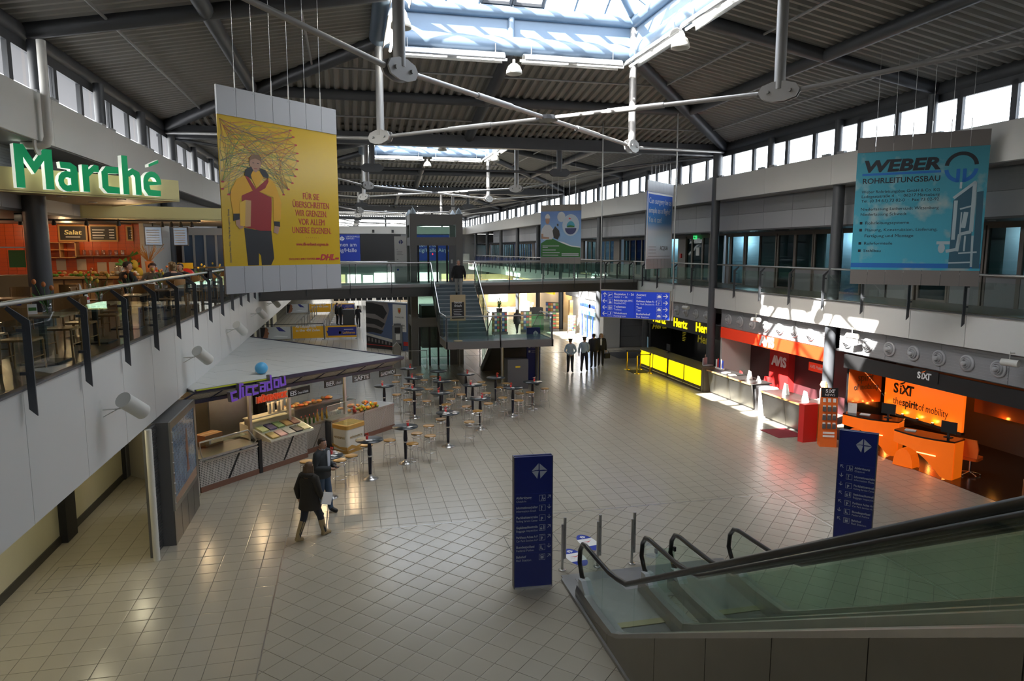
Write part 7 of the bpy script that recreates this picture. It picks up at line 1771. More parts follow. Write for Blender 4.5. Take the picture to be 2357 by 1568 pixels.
F([(.67, 2.6), (.7, 2.71), (.81, 2.76), (.93, 2.73), (.95, 2.63), (.92, 2.52), (.81, 2.44), (.71, 2.49)], 'face_print', M_pskin, -.021); F([(.66, 2.6), (.67, 2.71), (.73, 2.78), (.81, 2.8), (.9, 2.8), (.95, 2.74), (.96, 2.63), (.92, 2.69), (.81, 2.72), (.7, 2.68)], 'hair_print', mat('print_hair', (.20, .11, .05), .5), -.023)
for a in (.76, .87): F([(a - .02, 2.62), (a + .02, 2.62), (a + .02, 2.633), (a - .02, 2.633)], 'eye_print', M_pblk, -.023)
F([(.77, 2.51), (.85, 2.51), (.85, 2.52), (.77, 2.52)], 'mouth_print', M_pred, -.023)
random.seed(9); nodes = [(1.72, 3.40), (1.79, 3.27), (1.85, 3.11), (1.88, 2.94), (1.88, 2.78), (1.85, 2.6), (1.8, 2.45), (1.72, 2.3), (1.61, 2.16), (1.48, 2.04), (.17, 1.96), (.04, 2.06), (.05, 2.2)] + [(.05 + .08 * k, 3.40 - .12 * k) for k in range(3)] + [(.03, 2.2 + .2 * k) for k in range(5)]
NC = [mat('net_red', (.40, .05, .02), .5), mat('net_green', (.06, .22, .05), .5), mat('net_grey', (.18, .16, .15), .5), mat('net_orange', (.55, .2, .02), .5)]
nets = [MB() for _ in NC]
top_ = H - .56
for k in range(150):
    a = random.choice(nodes); b = (random.uniform(.04, 1.55), random.uniform(2.4, top_ - .03))
    a = (min(max(a[0], .02), 2.1), min(a[1], top_ - .02)); mx_ = ((a[0] + b[0]) / 2 + random.uniform(-.15, .15), min(top_ - .02, (a[1] + b[1]) / 2 + random.uniform(-.15, .15)))
    pts = [((1 - u) ** 2 * a[0] + 2 * u * (1 - u) * mx_[0] + u * u * b[0], (1 - u) ** 2 * a[1] + 2 * u * (1 - u) * mx_[1] + u * u * b[1]) for u in [i / 5 for i in range(6)]]
    mb = nets[0 if a[1] > 3.1 and random.random() < .6 else 1 if b[0] < .8 and random.random() < .7 else random.choice((2, 2, 3))]
    for p, q in zip(pts[:-1], pts[1:]):
        d = Vector((q[0] - p[0], 0, q[1] - p[1])); n = Vector((-d.z, 0, d.x)).normalized() * .0028
        P0, Q0 = Vector((max(.01, p[0]), -.0135, p[1])), Vector((max(.01, q[0]), -.0135, q[1])); mb.add([P0 - n, Q0 - n, Q0 + n, P0 + n], [(0, 1, 2, 3)])
for mb, m in zip(nets, NC): struct(mb.build('line_print', m, t), 'stuff')
for (a, b) in nodes[:13]:
    if b < top_ - .05: F([(a - .03, b - .015), (a + .03, b - .015), (a + .03, b + .015), (a - .03, b + .015)], 'tag_print', M_rdt, -.015)
for k, s_ in enumerate(('FÜR SIE', 'ÜBERSCHREITEN', 'WIR GRENZEN.', 'VOR ALLEM', 'UNSERE EIGENEN.')): text(s_, .19, (2.21, -.014, 1.98 - .185 * k), t, M_rdt, align='CENTER', fit=(.45, 1.0, .88, .72, 1.08)[k])
text('· · · · · · ·', .1, (2.21, -.014, 1.11), t, M_rdt, align='CENTER', fit=.34); text('www.dhl-weltweit-express.de', .1, (2.21, -.014, .97), t, M_rdt, align='CENTER', fit=.9, bold=.001)
text('EXCELLENCE. SIMPLY DELIVERED.', .06, (1.55, -.014, .66), t, M_rdt, fit=.72); text('DHL', .18, (2.40, -.014, .65), t, M_rdt, bold=.008, shear=.3, fit=.43)
for a in (2.28, 2.84): F([(a, .655), (a + .11, .655), (a + .12, .70), (a + .01, .70)], 'logo_bar', M_rdt)
v_ = text('Deutsche Post DHL · The Mail & Logistics Group', .05, (.16, -.014, .62), t, M_greyd, fit=1.05); v_.rotation_euler = (PI / 2, -PI / 2, 0)
# turquoise banner on the right
def skybanner(name, top, bot, cloud):
    m = bpy.data.materials.new(name); m.use_nodes = True; nt = m.node_tree; b = nt.nodes['Principled BSDF']; b.inputs['Roughness'].default_value = .4
    tc = nt.nodes.new('ShaderNodeTexCoord'); sp = nt.nodes.new('ShaderNodeSeparateXYZ'); nt.links.new(tc.outputs['Object'], sp.inputs[0])
    mr = nt.nodes.new('ShaderNodeMapRange'); mr.inputs[1].default_value = .5; mr.inputs[2].default_value = 3.6; nt.links.new(sp.outputs[2], mr.inputs[0])
    mx = nt.nodes.new('ShaderNodeMix'); mx.data_type = 'RGBA'; mx.inputs[6].default_value = (*bot, 1); mx.inputs[7].default_value = (*top, 1); nt.links.new(mr.outputs[0], mx.inputs[0])
    n = nt.nodes.new('ShaderNodeTexNoise'); n.inputs['Scale'].default_value = 1.3; n.inputs['Detail'].default_value = 5; nt.links.new(tc.outputs['Object'], n.inputs['Vector'])
    cr = nt.nodes.new('ShaderNodeMapRange'); cr.inputs[1].default_value = .54; cr.inputs[2].default_value = .68; nt.links.new(n.outputs[0], cr.inputs[0])
    m2 = nt.nodes.new('ShaderNodeMix'); m2.data_type = 'RGBA'; nt.links.new(cr.outputs[0], m2.inputs[0]); nt.links.new(mx.outputs[2], m2.inputs[6]); m2.inputs[7].default_value = (*cloud, 1)
    nt.links.new(m2.outputs[2], b.inputs['Base Color']); return m
M_weg = mat('strip_brown', (.16, .145, .135), .5)
t, H = banner_base('turquoise_banner', 'large turquoise hanging banner with pipe plant picture and black company lettering', (14.68, 15.78), 133.5, 3.0, 5.27, 9.22, skybanner('banner_turquoise', (.03, .22, .29), (.04, .33, .46), (.28, .36, .36)), strips=(.40, .40), grey=M_weg)
M_wk = mat('print_ink', (.008, .012, .02), .5); M_wb = mat('print_royal', (.005, .12, .42), .5)
text('WEBER', .42, (.16, -.014, 3.03), t, M_wk, bold=.018, shear=.15, fit=1.78); F([(.15, 2.93), (1.98, 2.93), (1.98, 2.99), (.15, 2.99)], 'blue_rule', M_wb); text('ROHRLEITUNGSBAU', .2, (.16, -.014, 2.72), t, M_wk, fit=1.8, bold=.003)
for s_, z, fw in (('Weber Rohrleitungsbau GmbH & Co. KG', 2.46, 1.82), ('Ladegaststraße 4   ·   06217 Merseburg', 2.34, 1.82), ('Tel. (0 34 61) 73 02-0  ·  Fax 73 02-92', 2.22, 1.82), ('Niederlassung Lutherstadt Wittenberg', 2.0, 1.82), ('Niederlassung Schwedt', 1.86, 1.1)): text(s_, .11, (.16, -.014, z), t, M_wk, fit=fw)
for s_, z, fw in (('Rohrleitungssysteme', 1.63, 1.04), ('Planung, Konstruktion, Lieferung,', 1.44, 1.70), ('Fertigung und Montage', 1.28, 1.16), ('Rohrformteile', 1.08, .68), ('Stahlbau', .88, .42)):
    text(s_, .11, (.29, -.014, z), t, M_wk, fit=fw)
    if 'Fert' not in s_: F([(.16, z), (.225, z), (.225, z + .07), (.16, z + .07)], 'bullet', M_wk)
F([(0, .46), (3.0, .46), (3.0, .58), (0, .58)], 'blue_stripe', M_wb)
def ring(cx, cz, r, w, a0, a1, m, nm): F(arc(cx, cz, r, w, a0, a1, 18), nm, m, -.015)
ring(2.42, 3.06, .37, .09, .1, PI - .1, M_wk, 'ring_emblem'); ring(2.42, 3.02, .37, .09, PI + .1, 1.5 * PI - .2, M_wb, 'ring_emblem'); ring(2.42, 3.02, .37, .09, 1.5 * PI + .2, 2 * PI - .1, M_wb, 'ring_emblem')
F([(2.32, 2.66), (2.40, 2.66), (2.40, 3.0), (2.32, 3.0)], 'emblem_bar', M_wb, -.015); F([(2.46, 2.66), (2.54, 2.66), (2.54, 3.0), (2.46, 3.0)], 'emblem_bar', M_wb, -.015)
M_pdk = mat('print_plant', (.02, .085, .13), .5); M_ppi = mat('print_pipe', (.33, .42, .46), .5)
F([(2.3, .46), (2.3, 2.2), (2.72, 2.62), (2.78, .46)], 'plant_print', M_pdk, -.016); F([(2.82, .46), (2.80, 2.4), (2.94, 2.42), (2.98, .46)], 'plant_print', M_pdk, -.016)
pp_ = MB()
for a, b, c, d, r in ((2.30, 2.26, 2.76, 2.66, .035), (2.74, 2.66, 2.74, 1.4, .045), (2.36, 2.2, 2.36, 1.2, .04), (2.74, 1.4, 2.5, 1.34, .04), (2.5, 1.34, 2.46, .9, .04), (2.0, 1.12, 2.3, 1.12, .04), (2.22, .9, 2.46, .95, .04), (2.46, 1.98, 2.74, 2.06, .02), (2.56, 1.5, 2.6, 1.9, .05), (2.78, 1.3, 2.8, .5, .025), (2.3, .6, 2.8, .62, .02), (2.5, .85, 2.9, .88, .02), (2.44, 2.5, 2.44, 2.66, .025), (2.5, 1.1, 2.5, 1.9, .015), (2.62, .9, 2.62, 1.3, .02)):
    d_ = Vector((c - a, 0, d - b)); n = Vector((-d_.z, 0, d_.x)).normalized() * r; P0, Q0 = Vector((a, -.0185, b)), Vector((c, -.0185, d)); pp_.add([P0 - n, Q0 - n, Q0 + n, P0 + n], [(0, 1, 2, 3)])
struct(pp_.build('pipe_print', M_ppi, t), 'stuff'); F([(2.12 + .08 * math.cos(q), .98 + .13 * math.sin(q)) for q in [2 * PI * i / 12 for i in range(12)]], 'tank_print', M_ppi, -.018)
# narrow (seen edge-on) blue banner
def grad(name, stops):
    m = bpy.data.materials.new(name); m.use_nodes = True; nt = m.node_tree; b = nt.nodes['Principled BSDF']; b.inputs['Roughness'].default_value = .35
    tc = nt.nodes.new('ShaderNodeTexCoord'); sp = nt.nodes.new('ShaderNodeSeparateXYZ'); nt.links.new(tc.outputs['Object'], sp.inputs[0])
    mr = nt.nodes.new('ShaderNodeMapRange'); mr.inputs[1].default_value = .4; mr.inputs[2].default_value = 3.5; nt.links.new(sp.outputs[2], mr.inputs[0])
    r = nt.nodes.new('ShaderNodeValToRGB'); nt.links.new(mr.outputs[0], r.inputs[0])
    while len(r.color_ramp.elements) < len(stops): r.color_ramp.elements.new(.5)
    for e, (p, c) in zip(r.color_ramp.elements, stops): e.position = p; e.color = (*c, 1)
    nt.links.new(r.outputs[0], b.inputs['Base Color']); return m
t, H = banner_base('blue_banner', 'narrow looking blue and white hanging banner asking about surgery, seen at a slant', (14.1, 30.3), 47.7, 3.0, 5.35, 9.3, grad('banner_sky', [(0, (.72, .78, .84)), (.42, (.70, .78, .86)), (.55, (.08, .34, .75)), (1, (.02, .09, .58))]), strips=(.45, .5))
for k, s_ in enumerate(('Can surgery be as', 'simple as a flight?', 'Yes it can!')): text(s_, .36, (.18, -.014, 2.95 - .42 * k), t, M_txtw, fit=(2.6, 2.5, 1.5)[k])
F([(.02, .46), (.10, .46), (.10, 3.44), (.02, 3.44)], 'white_border', M_paper); F([(2.9, .46), (2.98, .46), (2.98, 3.44), (2.9, 3.44)], 'white_border', M_paper); F([(.1, 3.36), (2.9, 3.36), (2.9, 3.44), (.1, 3.44)], 'white_border', M_paper)
text('ACQUA', .28, (1.55, -.014, .85), t, M_greyd, fit=.95); 
for z in (.98, .84, .70): F([(.25, z), (1.1, z), (1.1, z + .04), (.25, z + .04)], 'print_line', M_txtg)
F([(.2, .56), (2.8, .56), (2.8, .575), (.2, .575)], 'print_line', M_greyd)
# golf banner
t, H = banner_base('golf_banner', 'blue and green hanging golf banner with a woman in white above the footbridge', (10.42, 33.97), 133, 3.0, 5.53, 9.44, grad('banner_golf', [(0, (.35, .52, .70)), (.5, (.22, .42, .72)), (1, (.03, .14, .50))]), strips=(.42, .42), grey=mat('strip_warm', (.24, .22, .20), .5), ztop=13.2); t.scale = (.75, .75, .75); t.location = (10.42 - .75 * 1.5 * math.sin(math.radians(133)), 33.97 - .75 * 1.5 * math.cos(math.radians(133)), 5.53)
M_gg = mat('print_green', (.03, .17, .03), .5)
F([(.02, .43), (.02, 1.35), (.5, 1.62), (.95, 1.65), (1.5, 1.40), (2.2, 1.15), (2.98, 1.05), (2.98, .43)], 'green_hill', M_gg); F([(1.3, 1.52), (1.7, 1.34), (2.3, 1.14), (2.98, 1.06), (2.98, 1.12), (2.3, 1.2), (1.75, 1.42)], 'white_line', M_txtw, -.015)
M_gw = mat('print_whiteshirt', (.62, .63, .66), .5)
F([(.02, 2.0), (.1, 2.35), (.35, 2.62), (.7, 2.58), (.95, 2.3), (1.0, 1.8), (.85, 1.62), (.2, 1.6)], 'shirt_print', M_gw, -.016); F([(.52 + .16 * math.cos(q), 2.88 + .24 * math.sin(q)) for q in [2 * PI * i / 14 for i in range(14)]], 'face_print', M_pskin, -.017)
F([(.52 + .2 * math.cos(q), 3.02 + .3 * math.sin(q)) for q in [PI * i / 8 for i in range(9)]], 'cap_print', M_gw, -.018); F([(.05, 2.0), (.2, 2.0), (.2, 1.8), (.65, 1.76), (.65, 1.66), (.05, 1.66)], 'arm_print', M_pskin, -.017)
F([(.9, 2.2), (1.1, 2.5), (1.4, 2.2), (1.45, 1.9), (1.3, 1.6), (1.0, 1.7)], 'golf_bag_print', M_pblk, -.017); F([(1.25, 2.5), (1.35, 2.5), (1.35, 2.65), (1.22, 2.65)], 'golf_bag_print', M_pblk, -.017)
F([(1.55 + .3 * math.cos(q), 3.1 + .34 * math.sin(q)) for q in [2 * PI * i / 16 for i in range(16)]], 'cloud_print', mat('print_cloud', (.55, .60, .66), .5), -.0145)
F([(2.25 + .62 * math.cos(q), 2.55 + .72 * math.sin(q)) for q in [2 * PI * i / 20 for i in range(20)]], 'glow_disc', mat('print_pale', (.48, .58, .70), .5), -.0145)
F([(2.25 + .42 * math.cos(q), 2.35 + .42 * math.sin(q)) for q in [PI + PI * i / 10 for i in range(11)]], 'emblem_base', mat('print_navy', (.03, .04, .15), .5), -.017); F([(2.25 + .3 * math.cos(q), 2.45 + .36 * math.sin(q)) for q in [PI * i / 10 for i in range(11)]], 'emblem_sky', mat('print_teal', (.05, .35, .50), .5), -.017); F([(1.97, 2.4), (2.53, 2.4), (2.5, 2.5), (2.2, 2.54), (2.0, 2.5)], 'emblem_hill', M_gg, -.018); F([(2.1, 3.05), (2.3, 2.98), (2.12, 2.92)], 'flag_print', M_red, -.018)
text('GOLF & COUNTRY CLUB', .1, (2.25, -.018, 2.2), t, M_txtw, align='CENTER', fit=.55) if 0 else None
for z, w in ((1.15, 1.25), (1.05, .4), (.88, 1.0), (.70, 1.3), (.53, 1.2)): F([(.15, z), (.15 + w, z), (.15 + w, z + .05), (.15, z + .05)], 'print_line', M_txtg, -.017)
for z in (.62, .52): F([(1.6, z), (2.85, z), (2.85, z + .06), (1.6, z + .06)], 'print_line', M_txtg, -.017)
# blue hanging direction sign
ux, uy = math.sin(math.radians(133)), math.cos(math.radians(133)); SW = 2.9
t = thing('direction_sign', 'blue hanging direction sign with white arrows and pictograms on two long rods', 'sign', (11.2 - ux * SW / 2, 26.25 - uy * SW / 2, 3.46), math.atan2(uy, ux))
M_sgn = mat('sign_panel_blue', (.015, .05, .52), .25, emit=.12, ecol=(.015, .05, .52))
MB().box(0, 0, 0, SW * .5 - .01, .12, 1.08).build('left_panel', M_sgn, t); MB().box(SW * .5 + .01, 0, 0, SW, .12, 1.08).build('right_panel', M_sgn, t)
MB().box(-.03, -.01, 1.08, SW + .03, .13, 1.13).box(-.03, -.01, -.03, SW + .03, .13, 0).box(SW, -.01, -.03, SW + .03, .13, 1.1).build('frame', M_inox, t)
for x in (-.06, SW + .1): MB().tube((x, .06, -.03), (x, .06, 8.0), .028, 8).build('rod', M_inoxd, t)
SGN = [[('Flugsteige 1 - 26', 'Gates 1 - 26', 'plane', PI / 2), ('Behinderten-WC', 'Disabled WC', 'wheel', PI), ('Toiletten', 'Toilets', 'wc', PI), ('Wickelraum', 'Nursingroom', 'baby', PI)],
       [('Ausgang', 'Exit', 'gate', 0), ('Parkhaus Achse A - F', 'Car Park Section A - F', 'Pr', 0), ('Taxi', 'Taxi', 'taxi', 0), ('Busbahnhof', 'Bus Station', 'bus', 0)]]
for c in range(2):
    for r in range(4):
        a, b, pk, ang = SGN[c][r]; z = .83 - .26 * r; x0 = SW * .5 * c
        if c == 0: arrow(MB(), (.16, 0, z + .09), .2, ang).build('arrow', M_txtw, t); pictogram(t, .30, z - .02, .20, pk); tx = .56
        else: arrow(MB(), (SW - .16, 0, z + .09), .2, ang).build('arrow', M_txtw, t); pictogram(t, SW - .52, z - .02, .20, pk); tx = x0 + .08
        text(a, .115, (tx, -.004, z + .09), t, M_txtw, bold=.002, fit=min(.85, .058 * len(a))); text(b, .105, (tx, -.004, z - .02), t, M_txtw, fit=min(.85, .048 * len(b)))
# ================================================================ people
M_sk = mat('skin', (.50, .29, .20), .5); M_sk2 = mat('skin_warm', (.44, .24, .16), .5)
BODIES = []
def V(*a): return Vector(a)
def person(label, loc, rz, h=1.75, pose=None, top=M_fabricb, pants=M_fabricb, shoes=M_black, hair='short', hairm=None, skin=M_sk, shirt=None, jacket=None, boots=None, coat=False, grp=None, head_turn=0, belly=1.0):
    """body facing local -Y; pose overrides joints given for a 1.75 m figure"""
    t = thing('person', label, 'person', loc, rz, grp)
    s = h / 1.75
    J = {'pel': V(0, 0, .96), 'wai': V(0, 0, 1.10), 'che': V(0, 0, 1.30), 'nb': V(0, .0, 1.47), 'nk': V(0, -.015, 1.55),
         'hl': V(.095, 0, .92), 'hr': V(-.095, 0, .92), 'kl': V(.10, -.01, .50), 'kr': V(-.10, -.01, .50), 'al': V(.10, .03, .085), 'ar': V(-.10, .03, .085), 'tl': V(.115, -.14, .035), 'tr': V(-.115, -.14, .035),
         'sl': V(.185, 0, 1.42), 'sr': V(-.185, 0, 1.42), 'el': V(.235, .03, 1.14), 'er': V(-.235, .03, 1.14), 'wl': V(.24, -.05, .90), 'wr': V(-.24, -.05, .90)}
    for k, v in (pose or {}).items(): J[k] = V(*v)
    for k in J: J[k] = J[k] * s
    names = list(J); idx = {n: i for i, n in enumerate(names)}
    E = [('pel', 'wai'), ('wai', 'che'), ('che', 'nb'), ('nb', 'nk'), ('pel', 'hl'), ('pel', 'hr'), ('hl', 'kl'), ('hr', 'kr'), ('kl', 'al'), ('kr', 'ar'), ('al', 'tl'), ('ar', 'tr'), ('nb', 'sl'), ('nb', 'sr'), ('sl', 'el'), ('sr', 'er'), ('el', 'wl'), ('er', 'wr')]
    R = {'pel': (.19 * belly, .15 * belly), 'wai': (.17 * belly, .14 * belly), 'che': (.20, .15), 'nb': (.10, .09), 'nk': (.062, .066), 'hl': (.115, .12), 'kl': (.078, .082), 'al': (.06, .066), 'tl': (.055, .042), 'sl': (.085, .085), 'el': (.060, .060), 'wl': (.038, .042)}
    me = bpy.data.meshes.new('person_skeleton'); me.from_pydata([J[n] for n in names], [(idx[a], idx[b]) for a, b in E], [])
    o = bpy.data.objects.new('body', me); COL.objects.link(o); o.parent = t
    o.modifiers.new('skin', 'SKIN'); sub = o.modifiers.new('smooth', 'SUBSURF'); sub.levels = sub.render_levels = 1
    for n in names:
        r = R.get(n) or R[n[0] + 'l']; sv = me.skin_vertices[0].data[idx[n]]; sv.radius = (r[0] * s, r[1] * s); sv.use_root = (n == 'pel')
    # head with face, and hands, added to the same mesh afterwards
    hb = MB(); hc = J['nk'] + V(0, -.012, .095) * s; HM = Matrix.Translation(hc) @ Matrix.Rotation(head_turn, 4, 'Z') @ Matrix.Scale(s, 4)
    rings = [(-.125, .030, .032, -.02), (-.105, .052, .060, -.018), (-.07, .066, .082, -.010), (-.03, .074, .092, -.004), (.01, .078, .098, .002), (.05, .077, .098, .004), (.085, .064, .082, .006), (.108, .036, .048, .008), (.114, .004, .006, .008)]
    vs = []; SG = 12
    for z, rx, ry, cy in rings:
        for k in range(SG): a = 2 * PI * k / SG; vs.append(HM @ V(rx * math.cos(a), cy + ry * math.sin(a), z))
    fs = [(i * SG + k, i * SG + (k + 1) % SG, (i + 1) * SG + (k + 1) % SG, (i + 1) * SG + k) for i in range(len(rings) - 1) for k in range(SG)]
    hb.add(vs, fs, 0, True)
    hb.prism([(-.014, -.035), (.014, -.035), (.006, .015), (-.006, .015)], HM @ V(0, -.085, -.005), HM.to_3x3() @ V(1, 0, 0), HM.to_3x3() @ V(0, 0, 1), HM.to_3x3() @ V(0, -.030, -.004), 0, True)
    for sx in (-1, 1):
        hb.ball(HM @ V(sx * .030, -.082, .012), .011 * s, 5, 8, 6); hb.ball(HM @ V(sx * .030, -.090, .012), .006 * s, 4, 6, 4); hb.ball(HM @ V(sx * .079, .008, -.005), .022 * s, 0, 8, 6, (.5, .8, 1.2))
        hb.box(-.016, -.012, -.003, .016, .0, .003, 4, HM @ Matrix.Translation(V(sx * .030, -.086, .032)))
    hb.box(-.024, -.010, -.004, .024, 0, .004, 6, HM @ Matrix.Translation(V(0, -.083, -.068)))
    for sd in ('l', 'r'):
        w, e = J['w' + sd], J['e' + sd]; d = (w - e).normalized(); sx = 1 if sd == 'l' else -1
        side = V(0, -1, 0) - d * V(0, -1, 0).dot(d)
        if side.length < .2: side = V(0, 0, 1) - d * d.z
        side.normalize(); nrm = d.cross(side).normalized()      # side = towards the thumb
        if nrm.x * sx > 0: nrm = -nrm
        pm = w + d * .05 * s
        hb.path([w - d * .01 * s, w + d * .03 * s, w + d * .085 * s], [.026 * s, .036 * s, .032 * s], 8)
        for q in range(4):
            b0 = w + d * .082 * s + side * (.028 - .019 * q) * s; L = (.066, .075, .070, .055)[q] * s
            m1 = b0 + d * L * .5 + nrm * .010 * s; m2 = b0 + d * L * .85 + nrm * .030 * s
            hb.path([b0 - d * .02 * s, b0, m1, m2], [.010 * s, .0095 * s, .0085 * s, .007 * s], 6)
        tb = w + d * .03 * s + side * .028 * s
        hb.path([tb - side * .01 * s, tb + side * .018 * s + d * .022 * s, tb + side * .022 * s + d * .055 * s + nrm * .012 * s], [.012 * s, .011 * s, .008 * s], 6)
    BODIES.append((o, hb, J, E, s, dict(top=top, pants=pants, shoes=shoes, skin=skin, hairm=hairm or M_hair)))
    # hair
    hm = hairm or M_hair; hr = MB()
    cap = [(.128, .004), (.118, .050), (.095, .083), (.055, .096), (.012, .096), (-.03, .088), (-.075, .078)]
    if hair != 'none':
        vs = []; SG = 14; zl = cap if hair != 'short' else cap[:6]
        for z, r in zl:
            for k in range(SG):
                a = 2 * PI * k / SG; sn = math.sin(a); rx, ry = r * .93, r * 1.14
                front = sn < -.25
                zz = z
                if front and z < .06: zz = .062; rx, ry = .083 * .9, .084 * 1.12
                vs.append(HM @ V(rx * math.cos(a), .012 + ry * sn, zz))
        hr.add(vs, [(i * SG + k, i * SG + (k + 1) % SG, (i + 1) * SG + (k + 1) % SG, (i + 1) * SG + k) for i in range(len(zl) - 1) for k in range(SG)] + [tuple(range(SG))], 0, True)
        if hair == 'long':
            for k in range(9):
                a = .1 + (PI - .2) * k / 8; c, sn = math.cos(a), math.sin(a)
                hr.path([HM @ V(.08 * c, .01 + .10 * sn, .04), HM @ V(.088 * c, .015 + .115 * sn, -.06), HM @ V(.095 * c, .02 + .13 * sn, -.16), HM @ V(.08 * c, .01 + .12 * sn, -.25)], [.035 * s, .037 * s, .033 * s, .012 * s], 6)
        if hair == 'bun': hr.ball(HM @ V(0, .12, .02), .045 * s, 0, 10, 8)
        if hair == 'curly':
            random.seed(4)
            for k in range(26):
                a = random.random() * 2 * PI; e = random.random() * 1.5
                if math.sin(a) < -.45 and e < .8: continue
                hr.ball(HM @ V(.092 * math.cos(a) * math.cos(e), .015 + .11 * math.sin(a) * math.cos(e), .02 + .11 * math.sin(e)), .034 * s, 0, 6, 5)
        hr.build('hair', hm, t)
    # jacket or coat as its own garment
    if jacket:
        jb = MB(); SG = 16
        p, c, nb = J['pel'], J['che'], J['nb']; ax = (nb - p)
        prof = [(-.46 if coat else -.16, .265 if coat else .225, .225 if coat else .18), (-.25 if coat else -.06, .25 if coat else .222, .205 if coat else .175), (.12, .215, .175), (.45, .222, .172), (.75, .235, .160), (.90, .195, .13), (1.0, .105, .095), (1.06, .082, .088)]
        vs = []
        for f, rx, ry in prof:
            ctr = p + ax * f if f >= 0 else p + V(0, 0, ax.length * f)
            for k in range(SG): a = 2 * PI * k / SG; vs.append(ctr + V(rx * math.cos(a), ry * math.sin(a), 0) * s * (belly if f < .5 else 1))
        jb.add(vs, [(i * SG + k, i * SG + (k + 1) % SG, (i + 1) * SG + (k + 1) % SG, (i + 1) * SG + k) for i in range(len(prof) - 1) for k in range(SG)], 0, True)
        for sd in ('l', 'r'):
            jb.path([nb + (J['s' + sd] - nb) * .45, J['s' + sd], J['s' + sd] + (J['e' + sd] - J['s' + sd]) * .5, J['e' + sd], J['e' + sd] + (J['w' + sd] - J['e' + sd]) * .5, J['w' + sd]], [.090 * s, .098 * s, .084 * s, .074 * s, .066 * s, .056 * s], 10)
        jb.build('coat' if coat else 'jacket', jacket, t)
        if shirt:
            MB().prism([(-.045, 0), (.045, 0), (.055, .30), (.03, .36), (-.03, .36), (-.055, .30)], J['wai'] + V(0, -.182, .04) * s, (s, 0, 0), (0, 0, s), (0, .02, 0)).build('shirt_front', shirt, t)
            MB().lathe([(.062 * s, 0), (.066 * s, .045 * s), (.058 * s, .045 * s)], J['nk'] - V(0, 0, .055) * s, 12).build('collar', shirt, t)
    if coat == 'hood':
        MB().path([J['nb'] + V(.13 * math.cos(a), .03 + .11 * math.sin(a), .03 + .01 * math.sin(a)) * s for a in [PI * i / 10 for i in range(11)]], .05 * s, 8).build('hood', jacket, t)
    if boots:
        for sd in ('l', 'r'):
            a, k, tt = J['a' + sd], J['k' + sd], J['t' + sd]; b = MB()
            b.path([a + (k - a) * .78, a + (k - a) * .5, a + (k - a) * .1, a - V(0, 0, .045) * s], [.072 * s, .068 * s, .058 * s, .052 * s], 10)
            b.path([a + (a - tt).normalized() * .05 * s - V(0, 0, .045) * s, a + (tt - a) * .3 - V(0, 0, .02) * s, tt + (tt - a) * .05], [.048 * s, .054 * s, .040 * s], 10); b.build('boot', boots, t)
    return t, J
M_hair = mat('hair_dark', (.03, .018, .012), .6); M_hairb = mat('hair_brown', (.10, .055, .025), .6); M_hairl = mat('hair_blond', (.28, .19, .09), .6); M_hairg = mat('hair_grey', (.22, .2, .18), .6)
M_coat = mat('dark_olive_coat', (.026, .022, .017), .85, bump=.2, scale=40); M_jean = mat('jeans_blue', (.05, .085, .14), .8); M_jeand = mat('jeans_dark', (.02, .025, .035), .8); M_blaz = mat('blazer_charcoal', (.028, .032, .036), .75)
M_shl = mat('shirt_light', (.50, .54, .62), .7); M_shb = mat('shirt_blue', (.34, .44, .52), .7); M_trn = mat('trousers_navy', (.016, .018, .026), .8); M_boot = mat('boot_tan', (.33, .25, .13), .6); M_trg = mat('trousers_grey', (.33, .32, .30), .8)
# walking woman in the foreground
t, J = person('woman walking away in a dark hooded coat and tan boots, carrying white papers', (-.98, 14.98, 0), math.radians(140), 1.70,
    {'al': (.10, .30, .12), 'kl': (.10, .08, .52), 'tl': (.11, .15, .035), 'ar': (-.11, -.30, .085), 'kr': (-.105, -.20, .51), 'tr': (-.13, -.47, .04), 'el': (.29, .07, 1.14), 'wl': (.33, -.02, .90), 'er': (-.26, -.02, 1.14), 'wr': (-.24, -.16, .93)},
    M_coat, M_jeand, M_boot, 'long', M_hairb, jacket=M_coat, boots=M_boot, coat='hood', head_turn=.2)
pb_ = MB().box(-.012, -.16, -.13, .012, .14, .13).build('paper_stack', M_paper); o = tag(pb_, 'white papers held under the arm of the walking woman', 'papers')
pm = Matrix.Translation((-.98, 14.98, 0)) @ Matrix.Rotation(math.radians(140), 4, 'Z'); o.location = pm @ V(-.30, -.20, .90); o.rotation_euler = (.35, 0, math.radians(140))
# standing man
t, J = person('man in charcoal blazer and blue jeans looking at his phone beside a bar table', (-.76, 16.42, 0), math.radians(60), 1.82,
    {'el': (.25, .0, 1.14), 'wl': (.10, -.26, 1.12), 'er': (-.25, .02, 1.14), 'wr': (-.07, -.27, 1.10), 'al': (.13, -.10, .085), 'tl': (.15, -.28, .035), 'kl': (.115, -.08, .50), 'ar': (-.12, .08, .085), 'tr': (-.15, -.09, .035)},
    M_blaz, M_jean, M_black, 'short', M_hair, jacket=M_blaz, shirt=M_shl, head_turn=-.15)
o = tag(MB().box(-.035, -.07, -.006, .035, .07, .006).build('mobile_phone', M_black), 'black mobile phone held by the man in the blazer', 'phone')
pm = Matrix.Translation((-.76, 16.42, 0)) @ Matrix.Rotation(math.radians(60), 4, 'Z'); o.location = pm @ V(.015, -.36, 1.19); o.rotation_euler = (.4, 0, math.radians(60))
